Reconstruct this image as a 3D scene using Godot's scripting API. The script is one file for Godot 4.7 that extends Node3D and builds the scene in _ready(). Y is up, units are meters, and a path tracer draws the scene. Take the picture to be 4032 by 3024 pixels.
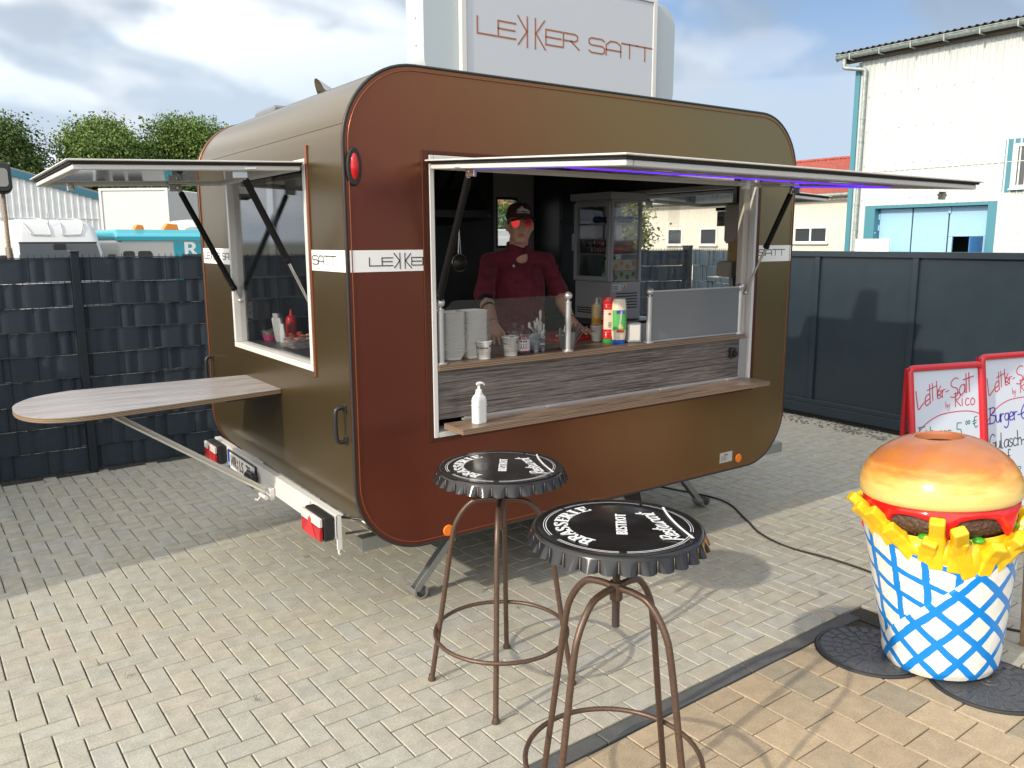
extends Node3D

const CAM := Vector3(-1.5368, 1.9494, 3.3992)
var rng := RandomNumberGenerator.new()
var M := {}
var taken := {}
var fonts := {}


class MB:
	# collects triangles; every face is wound clockwise as seen from the side its normal points to
	var v := PackedVector3Array()
	var n := PackedVector3Array()
	var uv := PackedVector2Array()
	var c := PackedColorArray()
	var col := Color(1, 1, 1)
	var xf := Transform3D()
	var us := Vector2(1, 1)
	var uo := Vector2.ZERO

	func tri(a: Vector3, b: Vector3, d: Vector3, na: Vector3, nb: Vector3, nd: Vector3, ua := Vector2.ZERO, ub := Vector2.ZERO, ud := Vector2.ZERO) -> void:
		if (b - a).cross(d - a).dot(na + nb + nd) > 0.0:
			var t = b; b = d; d = t
			t = nb; nb = nd; nd = t
			t = ub; ub = ud; ud = t
		var nx := xf.basis.inverse().transposed()
		v.append(xf * a); v.append(xf * b); v.append(xf * d)
		n.append((nx * na).normalized()); n.append((nx * nb).normalized()); n.append((nx * nd).normalized())
		uv.append(ua); uv.append(ub); uv.append(ud)
		c.append(col); c.append(col); c.append(col)

	func flat(a: Vector3, b: Vector3, d: Vector3) -> void:
		var k := (b - a).cross(d - a).normalized()
		tri(a, b, d, k, k, k)

	# corners in counter-clockwise order as seen from outside
	func quad(a: Vector3, b: Vector3, d: Vector3, e: Vector3) -> void:
		var k := (d - a).cross(e - b).normalized()
		tri(a, b, d, k, k, k, Vector2(0, 1), Vector2(1, 1), Vector2(1, 0))
		tri(a, d, e, k, k, k, Vector2(0, 1), Vector2(1, 0), Vector2(0, 0))

	func box(lo: Vector3, hi: Vector3, bev := 0.0) -> void:
		var m := (lo + hi) / 2
		var h := (hi - lo).abs() / 2
		var b := minf(bev, minf(h.x, minf(h.y, h.z)) * 0.9)
		for ax in 3:
			for s in [-1.0, 1.0]:
				var u := (ax + 1) % 3
				var w := (ax + 2) % 3
				var p := []
				for q in [[-1, -1], [1, -1], [1, 1], [-1, 1]]:
					var x := Vector3()
					x[ax] = s * h[ax]
					x[u] = q[0] * (h[u] - b)
					x[w] = q[1] * (h[w] - b)
					p.append(m + x)
				var nn := Vector3(); nn[ax] = s
				tri(p[0], p[1], p[2], nn, nn, nn, Vector2(0, 1), Vector2(1, 1), Vector2(1, 0))
				tri(p[0], p[2], p[3], nn, nn, nn, Vector2(0, 1), Vector2(1, 0), Vector2(0, 0))
				if b > 0:
					for s2 in [-1.0, 1.0]:
						var n2 := Vector3(); n2[u] = s2
						var e := []
						for t in [[0, -1], [0, 1], [1, 1], [1, -1]]:
							var x := Vector3()
							x[ax] = s * (h[ax] - (b if t[0] else 0.0))
							x[u] = s2 * (h[u] - (0.0 if t[0] else b))
							x[w] = t[1] * (h[w] - b)
							e.append(m + x)
						tri(e[0], e[1], e[2], nn, nn, n2)
						tri(e[0], e[2], e[3], nn, n2, n2)
		if b > 0:
			for sx in [-1.0, 1.0]:
				for sy in [-1.0, 1.0]:
					for sz in [-1.0, 1.0]:
						var s := Vector3(sx, sy, sz)
						tri(m + s * (h - Vector3(0, b, b)), m + s * (h - Vector3(b, 0, b)), m + s * (h - Vector3(b, b, 0)), Vector3(sx, 0, 0), Vector3(0, sy, 0), Vector3(0, 0, sz))

	# profile of (radius, height), turned about the y axis
	func lathe(pr: Array, seg := 24, a0 := 0.0, a1 := TAU) -> void:
		var k := pr.size() - 1
		var sn := []
		for i in k:
			var d: Vector2 = pr[i + 1] - pr[i]
			sn.append(Vector2(d.y, -d.x).normalized())
		for i in k:
			var n0: Vector2 = sn[i]
			var n1: Vector2 = sn[i]
			if i > 0 and sn[i].dot(sn[i - 1]) > 0.75: n0 = (sn[i] + sn[i - 1]).normalized()
			if i < k - 1 and sn[i].dot(sn[i + 1]) > 0.75: n1 = (sn[i] + sn[i + 1]).normalized()
			for j in seg:
				var t0 := lerpf(a0, a1, float(j) / seg)
				var t1 := lerpf(a0, a1, float(j + 1) / seg)
				var c0 := Vector3(cos(t0), 0, sin(t0))
				var c1 := Vector3(cos(t1), 0, sin(t1))
				var U := Vector3.UP
				var p: Vector2 = pr[i]
				var q: Vector2 = pr[i + 1]
				var u0 := float(j) / seg
				var u1 := float(j + 1) / seg
				var v0 := 1.0 - float(i) / k
				var v1 := 1.0 - float(i + 1) / k
				if p.x > 1e-6: tri(c0 * p.x + U * p.y, c1 * p.x + U * p.y, c1 * q.x + U * q.y, c0 * n0.x + U * n0.y, c1 * n0.x + U * n0.y, c1 * n1.x + U * n1.y, Vector2(u0, v0), Vector2(u1, v0), Vector2(u1, v1))
				if q.x > 1e-6: tri(c0 * p.x + U * p.y, c1 * q.x + U * q.y, c0 * q.x + U * q.y, c0 * n0.x + U * n0.y, c1 * n1.x + U * n1.y, c0 * n1.x + U * n1.y, Vector2(u0, v0), Vector2(u1, v1), Vector2(u0, v1))

	func cyl(a: Vector3, b: Vector3, r: float, seg := 12, bev := 0.0) -> void:
		var keep := xf
		var y := (b - a).normalized()
		var x := y.cross(Vector3(0.31, 0.2, 0.93)).normalized()
		if absf(y.dot(Vector3(0.31, 0.2, 0.93).normalized())) > 0.95: x = y.cross(Vector3.RIGHT).normalized()
		xf = xf * Transform3D(Basis(x, y, x.cross(y)), a)
		var h := (b - a).length()
		if bev > 0: lathe([Vector2(0, 0), Vector2(r - bev, 0), Vector2(r, bev), Vector2(r, h - bev), Vector2(r - bev, h), Vector2(0, h)], seg)
		else: lathe([Vector2(0, 0), Vector2(r, 0), Vector2(r, h), Vector2(0, h)], seg)
		xf = keep

	func ball(p: Vector3, r: Vector3, seg := 16) -> void:
		var keep := xf
		xf = xf * Transform3D(Basis.from_scale(r), p)
		var pr := []
		for i in seg / 2 + 1:
			var t := -PI / 2 + PI * i / (seg / 2)
			pr.append(Vector2(maxf(cos(t), 0.0) if i > 0 and i < seg / 2 else 0.0, sin(t)))
		lathe(pr, seg)
		xf = keep

	# round tube along a path; r is a number or a list of radii
	func tube(pts: Array, r, seg := 8, closed := false, caps := true) -> void:
		var k := pts.size()
		var rings := []
		var prev := Vector3.ZERO
		for i in k:
			var t: Vector3
			if closed: t = (pts[(i + 1) % k] - pts[(i - 1 + k) % k]).normalized()
			else: t = (pts[mini(i + 1, k - 1)] - pts[maxi(i - 1, 0)]).normalized()
			var x: Vector3
			if prev == Vector3.ZERO: x = t.cross(Vector3.UP if absf(t.y) < 0.9 else Vector3.RIGHT).normalized()
			else: x = (prev - t * prev.dot(t)).normalized()
			prev = x
			var y := t.cross(x)
			var rr: float = r[i] if r is Array else r
			var ring := []
			for j in seg:
				var a := TAU * j / seg
				var d := x * cos(a) + y * sin(a)
				ring.append([pts[i] + d * rr, d])
			rings.append(ring)
		for i in (k if closed else k - 1):
			var A: Array = rings[i]
			var B: Array = rings[(i + 1) % k]
			for j in seg:
				var j1 := (j + 1) % seg
				tri(A[j][0], A[j1][0], B[j1][0], A[j][1], A[j1][1], B[j1][1])
				tri(A[j][0], B[j1][0], B[j][0], A[j][1], B[j1][1], B[j][1])
		if not closed and caps:
			for e in [0, k - 1]:
				var t: Vector3 = (pts[1] - pts[0]).normalized() * -1.0 if e == 0 else (pts[k - 1] - pts[k - 2]).normalized()
				for j in seg:
					tri(pts[e], rings[e][j][0], rings[e][(j + 1) % seg][0], t, t, t)

	# flat outline in xy, pushed from z0 to z1
	func prism(poly: PackedVector2Array, z0: float, z1: float, bev := 0.0) -> void:
		if z0 > z1:
			var t := z0; z0 = z1; z1 = t
		var k := poly.size()
		if Geometry2D.is_polygon_clockwise(poly): poly.reverse()
		var inner := poly
		if bev > 0:
			var off := Geometry2D.offset_polygon(poly, -bev, Geometry2D.JOIN_MITER)
			if off.size() == 1 and off[0].size() == k:
				var o: PackedVector2Array = off[0]
				if Geometry2D.is_polygon_clockwise(o): o.reverse()
				var best := 0
				for s in k:
					if o[s].distance_to(poly[0]) < o[best].distance_to(poly[0]): best = s
				inner = PackedVector2Array()
				for s in k: inner.append(o[(s + best) % k])
			else: bev = 0.0
		var id := Geometry2D.triangulate_polygon(inner)
		for i in range(0, id.size(), 3):
			var P := []
			for j in 3: P.append(inner[id[i + j]])
			var F := Vector3(0, 0, 1)
			tri(Vector3(P[0].x, P[0].y, z1), Vector3(P[1].x, P[1].y, z1), Vector3(P[2].x, P[2].y, z1), F, F, F, P[0] * us + uo, P[1] * us + uo, P[2] * us + uo)
			tri(Vector3(P[0].x, P[0].y, z0), Vector3(P[1].x, P[1].y, z0), Vector3(P[2].x, P[2].y, z0), -F, -F, -F, P[0] * us + uo, P[1] * us + uo, P[2] * us + uo)
		var en := []
		for i in k:
			var d := poly[(i + 1) % k] - poly[i]
			en.append(Vector2(d.y, -d.x).normalized())
		for i in k:
			var a := poly[i]
			var b := poly[(i + 1) % k]
			var e: Vector2 = en[i]
			var ep: Vector2 = en[(i - 1 + k) % k]
			var ex: Vector2 = en[(i + 1) % k]
			var na := (e + ep).normalized() if e.dot(ep) > 0.8 else e
			var nb := (e + ex).normalized() if e.dot(ex) > 0.8 else e
			var A := Vector3(na.x, na.y, 0)
			var B := Vector3(nb.x, nb.y, 0)
			var ua := a * us + uo
			var ub := b * us + uo
			tri(Vector3(a.x, a.y, z0 + bev), Vector3(b.x, b.y, z0 + bev), Vector3(b.x, b.y, z1 - bev), A, B, B, ua, ub, ub)
			tri(Vector3(a.x, a.y, z0 + bev), Vector3(b.x, b.y, z1 - bev), Vector3(a.x, a.y, z1 - bev), A, B, A, ua, ub, ua)
			if bev > 0:
				var ia := inner[i]
				var ib := inner[(i + 1) % k]
				for s in [[z1, -bev, 1.0], [z0, bev, -1.0]]:
					var q := Vector3(0, 0, s[2])
					tri(Vector3(a.x, a.y, s[0] + s[1]), Vector3(b.x, b.y, s[0] + s[1]), Vector3(ib.x, ib.y, s[0]), A, B, q, ua, ub, ub)
					tri(Vector3(a.x, a.y, s[0] + s[1]), Vector3(ib.x, ib.y, s[0]), Vector3(ia.x, ia.y, s[0]), A, q, q, ua, ub, ua)

	# smooth sheet of f(u, v); normals from the neighbours
	func sheet(f: Callable, nu: int, nv: int, wrap := false, flip := false) -> void:
		var P := []
		for i in nu + 1:
			var row := PackedVector3Array()
			for j in nv + 1: row.append(f.call(float(i) / nu, float(j) / nv))
			P.append(row)
		var N := []
		for i in nu + 1:
			var row := PackedVector3Array()
			for j in nv + 1:
				var i0 := i - 1
				var i1 := i + 1
				if wrap:
					if i0 < 0: i0 = nu - 1
					if i1 > nu: i1 = 1
				var du: Vector3 = P[mini(i1, nu)][j] - P[maxi(i0, 0)][j]
				var dv: Vector3 = P[i][mini(j + 1, nv)] - P[i][maxi(j - 1, 0)]
				row.append((dv.cross(du) if flip else du.cross(dv)).normalized())
			N.append(row)
		for i in nu:
			for j in nv:
				var u0 := float(i) / nu
				var u1 := float(i + 1) / nu
				var v0 := float(j) / nv
				var v1 := float(j + 1) / nv
				tri(P[i][j], P[i + 1][j], P[i + 1][j + 1], N[i][j], N[i + 1][j], N[i + 1][j + 1], Vector2(u0, v0), Vector2(u1, v0), Vector2(u1, v1))
				tri(P[i][j], P[i + 1][j + 1], P[i][j + 1], N[i][j], N[i + 1][j + 1], N[i][j + 1], Vector2(u0, v0), Vector2(u1, v1), Vector2(u0, v1))

	# pen stroke of the given width lying in the xy plane, standing th proud
	func stroke(pts: PackedVector2Array, w: float, th := 0.0012) -> void:
		var k := pts.size()
		var L := PackedVector2Array()
		var R := PackedVector2Array()
		for i in k:
			var a := (pts[i] - pts[maxi(i - 1, 0)]).normalized()
			var b := (pts[mini(i + 1, k - 1)] - pts[i]).normalized()
			if i == 0: a = b
			if i == k - 1: b = a
			var t := (a + b).normalized()
			if t == Vector2.ZERO: t = a
			var nn := Vector2(-t.y, t.x)
			var m := 1.0 / maxf(0.45, nn.dot(Vector2(-a.y, a.x)))
			var e := Vector2.ZERO
			if i == 0: e = -a * w * 0.35
			if i == k - 1: e = b * w * 0.35
			L.append(pts[i] + nn * w / 2 * m + e)
			R.append(pts[i] - nn * w / 2 * m + e)
		var z := Vector3(0, 0, th)
		for i in k - 1:
			var a := Vector3(L[i].x, L[i].y, 0)
			var b := Vector3(R[i].x, R[i].y, 0)
			var d := Vector3(R[i + 1].x, R[i + 1].y, 0)
			var e := Vector3(L[i + 1].x, L[i + 1].y, 0)
			var F := Vector3(0, 0, 1)
			tri(a + z, b + z, d + z, F, F, F)
			tri(a + z, d + z, e + z, F, F, F)
			quad(b, d, d + z, b + z)
			quad(e, a, a + z, e + z)

	func mesh() -> ArrayMesh:
		var A := []
		A.resize(Mesh.ARRAY_MAX)
		A[Mesh.ARRAY_VERTEX] = v
		A[Mesh.ARRAY_NORMAL] = n
		A[Mesh.ARRAY_TEX_UV] = uv
		A[Mesh.ARRAY_COLOR] = c
		var m := ArrayMesh.new()
		m.add_surface_from_arrays(Mesh.PRIMITIVE_TRIANGLES, A)
		return m


func V(x: float, y: float, z: float) -> Vector3:
	return Vector3(x, y, z)


func numbered(s: String) -> String:
	if not taken.has(s):
		taken[s] = 0
		return s
	taken[s] += 1
	return "%s_%03d" % [s, taken[s]]


func tag(o: Node, label := "", category := "", group := "", kind := "") -> Node:
	if label: o.set_meta("label", label)
	if category: o.set_meta("category", category)
	if group: o.set_meta("group", group)
	if kind: o.set_meta("kind", kind)
	return o


func thing(called: String, label: String, category: String, at := Vector3.ZERO, group := "", turn := 0.0) -> Node3D:
	var o := Node3D.new()
	o.name = numbered(called)
	add_child(o)
	o.position = at
	o.rotation.y = turn
	tag(o, label, category, group)
	return o


func mi(called: String, mesh: Mesh, m: Material, parent: Node) -> MeshInstance3D:
	var o := MeshInstance3D.new()
	o.name = called if parent != self else numbered(called)
	o.mesh = mesh
	o.material_override = m
	parent.add_child(o, true)
	return o


func part(called: String, mb: MB, m: Material, parent: Node) -> MeshInstance3D:
	return mi(called, mb.mesh(), m, parent)


func structure(called: String, mb: MB, m: Material) -> MeshInstance3D:
	var o := part(called, mb, m, self)
	o.set_meta("kind", "structure")
	return o


func dup(o: Node3D, label := "") -> Node3D:
	var base := String(o.name)
	var re := RegEx.create_from_string("_\\d{3}$")
	var d: Node3D = o.duplicate()
	d.name = numbered(re.sub(base, ""))
	add_child(d)
	if label: d.set_meta("label", label)
	return d


func box(lo: Vector3, hi: Vector3, bev := 0.0) -> MB:
	var b := MB.new()
	b.box(lo, hi, bev)
	return b


func turned(pr: Array, seg := 24) -> MB:
	var b := MB.new()
	b.lathe(pr, seg)
	return b


func font(called: String, bold := false) -> Font:
	var k := called + str(bold)
	if not fonts.has(k):
		var f := SystemFont.new()
		f.font_names = PackedStringArray([called])
		if bold: f.font_weight = 700
		fonts[k] = f
	return fonts[k]


# a line of printed letters; height is the size of a capital in metres
func text(s: String, height: float, m: Material, parent: Node, at: Transform3D, face := "Droid Sans", bold := false, called := "lettering", depth := 0.0012) -> MeshInstance3D:
	var t := TextMesh.new()
	t.text = s
	t.font = font(face, bold)
	t.font_size = 48
	t.pixel_size = height / 34.5
	t.depth = depth
	t.curve_step = 1.0
	var o := mi(called, t, m, parent)
	o.transform = at
	return o


func mat(key: String, col: Color, rough := 0.6, metal := 0.0, spec := 0.5) -> StandardMaterial3D:
	if M.has(key): return M[key]
	var m := StandardMaterial3D.new()
	m.resource_name = key
	m.albedo_color = col
	m.roughness = rough
	m.metallic = metal
	m.metallic_specular = spec
	M[key] = m
	return m


func H(s: String) -> Color:
	return Color.html(s)


func lin(r: float, g: float, b: float) -> Color:
	return Color(r, g, b).linear_to_srgb()


func ntex(seed_: int, freq: float, cols: Array, w := 256, h := 256, oct := 4, type := FastNoiseLite.TYPE_SIMPLEX_SMOOTH) -> NoiseTexture2D:
	var f := FastNoiseLite.new()
	f.seed = seed_
	f.frequency = freq
	f.noise_type = type
	f.fractal_octaves = oct
	var t := NoiseTexture2D.new()
	t.width = w
	t.height = h
	t.seamless = true
	t.noise = f
	var g := Gradient.new()
	var off := PackedFloat32Array()
	var cc := PackedColorArray()
	for i in cols.size():
		off.append(cols[i][0])
		cc.append(cols[i][1])
	g.offsets = off
	g.colors = cc
	t.color_ramp = g
	return t


func nnorm(seed_: int, freq: float, bump: float, w := 256, h := 256, oct := 4) -> NoiseTexture2D:
	var f := FastNoiseLite.new()
	f.seed = seed_
	f.frequency = freq
	f.fractal_octaves = oct
	var t := NoiseTexture2D.new()
	t.width = w
	t.height = h
	t.seamless = true
	t.noise = f
	t.as_normal_map = true
	t.bump_strength = bump
	return t


# a surface whose tone wanders between two colours, mapped in metres
func grainy(key: String, a: Color, b: Color, rough: float, scale := Vector3.ONE, freq := 0.02, metal := 0.0, world := true, bump := 0.0, oct := 5) -> StandardMaterial3D:
	if M.has(key): return M[key]
	var m := mat(key, Color.WHITE, rough, metal)
	m.albedo_texture = ntex(key.hash() % 1000, freq, [[0.25, a], [0.75, b]], 256, 256, oct)
	m.uv1_triplanar = true
	m.uv1_world_triplanar = world
	m.uv1_scale = scale
	if bump > 0:
		m.normal_enabled = true
		m.normal_texture = nnorm(key.hash() % 777, freq * 2.0, bump)
	return m


func pane(key: String, tint: Color, alpha: float, rough := 0.02) -> StandardMaterial3D:
	if M.has(key): return M[key]
	var m := mat(key, Color(tint.r, tint.g, tint.b, alpha), rough)
	m.transparency = BaseMaterial3D.TRANSPARENCY_ALPHA
	return m


func rr(x0: float, y0: float, x1: float, y1: float, r: float, seg := 6) -> PackedVector2Array:
	var p := PackedVector2Array()
	for q in [[x1 - r, y0 + r, -PI / 2], [x1 - r, y1 - r, 0.0], [x0 + r, y1 - r, PI / 2], [x0 + r, y0 + r, PI]]:
		for i in seg + 1:
			var a: float = q[2] + PI / 2 * i / seg
			p.append(Vector2(q[0] + r * cos(a), q[1] + r * sin(a)))
	return p


func P2(s: String) -> PackedVector2Array:
	var p := PackedVector2Array()
	for w in s.split(" ", false):
		var q := w.split(",")
		p.append(Vector2(q[0].to_float(), q[1].to_float()))
	return p


func smooth(p: PackedVector2Array, per := 5) -> PackedVector2Array:
	if p.size() < 3: return p
	var o := PackedVector2Array()
	for i in p.size() - 1:
		var a := p[maxi(i - 1, 0)]
		var d := p[mini(i + 2, p.size() - 1)]
		for j in per: o.append(p[i].cubic_interpolate(p[i + 1], a, d, float(j) / per))
	o.append(p[p.size() - 1])
	return o


func smooth3(p: Array, per := 6) -> Array:
	var o := []
	for i in p.size() - 1:
		var a: Vector3 = p[maxi(i - 1, 0)]
		var d: Vector3 = p[mini(i + 2, p.size() - 1)]
		for j in per: o.append(p[i].cubic_interpolate(p[i + 1], a, d, float(j) / per))
	o.append(p[p.size() - 1])
	return o


# transform whose x runs along `right`, y along `up`
func frame(at: Vector3, right: Vector3, up: Vector3) -> Transform3D:
	var x := right.normalized()
	var z := x.cross(up).normalized()
	return Transform3D(Basis(x, z.cross(x), z), at)


const LOGO := {"L": "0,1 0,0 .8,0", "E": ".76,.95 0,.95 0,0 .76,0|0,.49 .72,.49", "J": ".42,1.5 .42,-.38|0,1.48 .4,.58 .02,-.28", "K": "0,1.5 0,-.38|.42,1.46 .03,.58 .46,-.36", "R": "0,0 0,.95 .55,.95 .68,.86 .68,.6 .55,.48 .03,.48|.36,.48 .76,0", "S": ".78,.83 .66,.95 .12,.95 0,.84 0,.6 .12,.49 .66,.49 .78,.38 .78,.11 .66,0 .12,0 0,.11", "A": "0,0 0,.68 .22,.95 .55,.95 .76,.74 .76,0|0,.36 .76,.36", "T": "0,.95 .86,.95|.43,.95 .43,0"}
const LOGO_AT := [["L", 0.0], ["E", 0.87], ["J", 1.72], ["K", 2.5], ["E", 2.98], ["R", 3.8], ["S", 5.05], ["A", 5.92], ["T", 6.72], ["T", 7.55]]


# the trailer's logo in thin strokes; from, to pick letters
func logo(mb: MB, x: float, y: float, h: float, w: float, from := 0, to := 9, wide := 1.0, clip := [-9.0, 99.0]) -> void:
	var x0: float = LOGO_AT[from][1]
	for i in range(from, to + 1):
		for s in LOGO[LOGO_AT[i][0]].split("|"):
			var q := P2(s)
			var run := PackedVector2Array()
			for k in q.size():
				q[k] = Vector2(x + (q[k].x + LOGO_AT[i][1] - x0) * h * wide, y + q[k].y * h)
				q[k].x = clampf(q[k].x, clip[0], clip[1])
				if run.size() == 0 or run[run.size() - 1].distance_to(q[k]) > 1e-5: run.append(q[k])
			if run.size() > 1: mb.stroke(run, w)


const HAND := {"L": "0,1 .05,.5 .12,.02 .3,.1 .5,.22", "e": ".05,.25 .35,.33 .3,.55 .1,.5 .02,.25 .12,.02 .4,.1", "k": "0,1 .03,0|.3,.62 .03,.3 .35,0", "r": "0,.55 .03,0|.03,.35 .15,.52 .3,.5", "-": "0,.3 .25,.33", "S": ".55,.92 .35,1 .08,.85 .12,.6 .45,.42 .5,.15 .3,0 0,.08", "a": ".38,.5 .15,.5 0,.25 .12,.02 .35,.15 .4,.5 .4,.05", "t": ".12,.95 .12,.1 .28,0|-.05,.62 .35,.66", "T": ".1,1 .1,0|.3,1 .3,0|-.1,.72 .62,.74", "b": "0,.95 .02,.02 .25,.05 .32,.3 .15,.45 .02,.3", "y": "0,.5 .06,.15 .2,.1|.34,.52 .25,0 .12,-.4 -.1,-.42", "R": "0,0 .05,.98|-.05,.95 .4,.98 .48,.75 .3,.55 .06,.5 .5,.02", "i": ".05,.52 .05,.03|.06,.75 .08,.72", "c": ".36,.46 .15,.52 0,.25 .12,.02 .38,.08", "o": ".2,.52 .02,.3 .12,.02 .35,.08 .4,.35 .2,.52", "F": "0,0 .05,1|-.08,.97 .5,1|.03,.52 .4,.55", "n": "0,.52 .03,0|.02,.35 .2,.52 .33,.4 .36,.02", "s": ".32,.48 .12,.52 .08,.34 .3,.2 .2,.02 0,.06", "5": ".45,.98 .1,.98|.1,.96 .08,.58 .35,.56 .42,.25 .25,.02 0,.06", ",": ".1,.1 .02,-.12", "0": ".16,.5 .03,.3 .1,.05 .26,.1 .3,.35 .16,.5", "E": ".42,.9 .2,.85 .1,.4 .25,.02 .45,.1|-.02,.55 .35,.58|-.02,.35 .32,.38", "B": "0,0 .08,1|-.05,.95 .4,1 .45,.75 .1,.55 .5,.45 .45,.1 .2,0 -.15,.0", "u": "0,.5 .03,.1 .2,.03 .33,.2 .36,.5|.36,.5 .38,.02", "g": ".36,.46 .15,.52 .02,.28 .15,.06 .34,.2 .38,.5 .34,-.2 .1,-.42 -.05,-.3", "6": ".4,1 .1,.6 .05,.2 .25,0 .42,.2 .3,.42 .08,.3", "G": ".5,.85 .3,1 .05,.7 .05,.25 .3,0 .5,.2 .5,.42 .3,.42", "l": ".05,1 .05,.08 .18,.02", "h": "0,1 .03,0|.03,.35 .2,.5 .33,.38 .36,.02", "p": "0,.5 .02,-.45|.02,.35 .2,.52 .36,.3 .2,.02 .03,.12", "f": ".35,.95 .2,1 .12,.75 .1,-.35|-.06,.48 .3,.5", "d": ".36,.4 .15,.5 0,.25 .15,.02 .36,.15|.38,1 .38,.02", "3": ".05,.95 .4,.9 .15,.58 .42,.4 .3,.05 0,.05", " ": "", "A": "0,0 .25,1 .5,0|.1,.38 .4,.38", "M": "0,0 .05,1 .3,.4 .55,1 .6,0", "w": "0,.5 .1,.02 .22,.4 .34,.02 .46,.5", "1": "0,.75 .18,1 .18,0", "2": "0,.75 .2,1 .4,.75 .05,.02 .42,.02", "7": "0,.98 .42,.98 .12,0", "W": "0,1 .15,0 .3,.7 .45,0 .6,1"}


# handwriting in smooth strokes along a line that may climb
func hand(mb: MB, s: String, x: float, y: float, h: float, w: float, climb := 0.0, gap := 0.16, slant := 0.0) -> float:
	for ch in s:
		var g: String = HAND.get(ch, "")
		var wide := 0.25
		for q in g.split("|", false):
			var p := smooth(P2(q), 4)
			var o := PackedVector2Array()
			for k in p:
				wide = maxf(wide, k.x)
				o.append(Vector2(x + (k.x + slant * k.y) * h, y + k.y * h + climb * (x + k.x * h)))
			if o.size() > 1: mb.stroke(o, w)
		x += (wide + gap) * h
	return x


func _ready() -> void:
	rng.seed = 4711
	# ---- camera, sky, sun, exposure
	var cam := Camera3D.new()
	cam.name = "camera"
	cam.fov = 50.29
	cam.far = 900.0
	cam.near = 0.05
	add_child(cam)
	cam.position = CAM
	cam.rotation_order = EULER_ORDER_YXZ
	cam.rotation = Vector3(-0.1727, -0.6205, -0.0035)
	cam.current = true
	var to_sun := Vector3(-1.87, 1.0, 0.30).normalized()
	var env := Environment.new()
	env.background_mode = Environment.BG_SKY
	env.tonemap_mode = Environment.TONE_MAPPER_LINEAR
	env.tonemap_exposure = 1.5
	env.sdfgi_enabled = true
	env.ssao_enabled = true
	env.ssil_enabled = true
	var sky := Sky.new()
	var pan := PanoramaSkyMaterial.new()
	pan.panorama = make_sky(to_sun)
	pan.energy_multiplier = 1.1
	sky.sky_material = pan
	env.sky = sky
	var we := WorldEnvironment.new()
	we.name = "world"
	we.environment = env
	add_child(we)
	var sun := DirectionalLight3D.new()
	sun.name = "sun"
	sun.light_energy = 0.8
	sun.light_color = Color(1.0, 0.95, 0.86)
	sun.light_angular_distance = 0.9
	sun.shadow_enabled = true
	add_child(sun)
	sun.look_at_from_position(to_sun * 50, Vector3.ZERO)
	# ---- the setting
	make_ground()
	make_fences()
	make_gate()
	make_halls()
	make_vehicles()
	make_trees()
	# ---- the trailer and what stands in, on and round it
	make_trailer()
	make_counter_goods()
	make_fridge()
	make_person()
	make_tables()
	make_burger_bin()
	make_boards()


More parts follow.
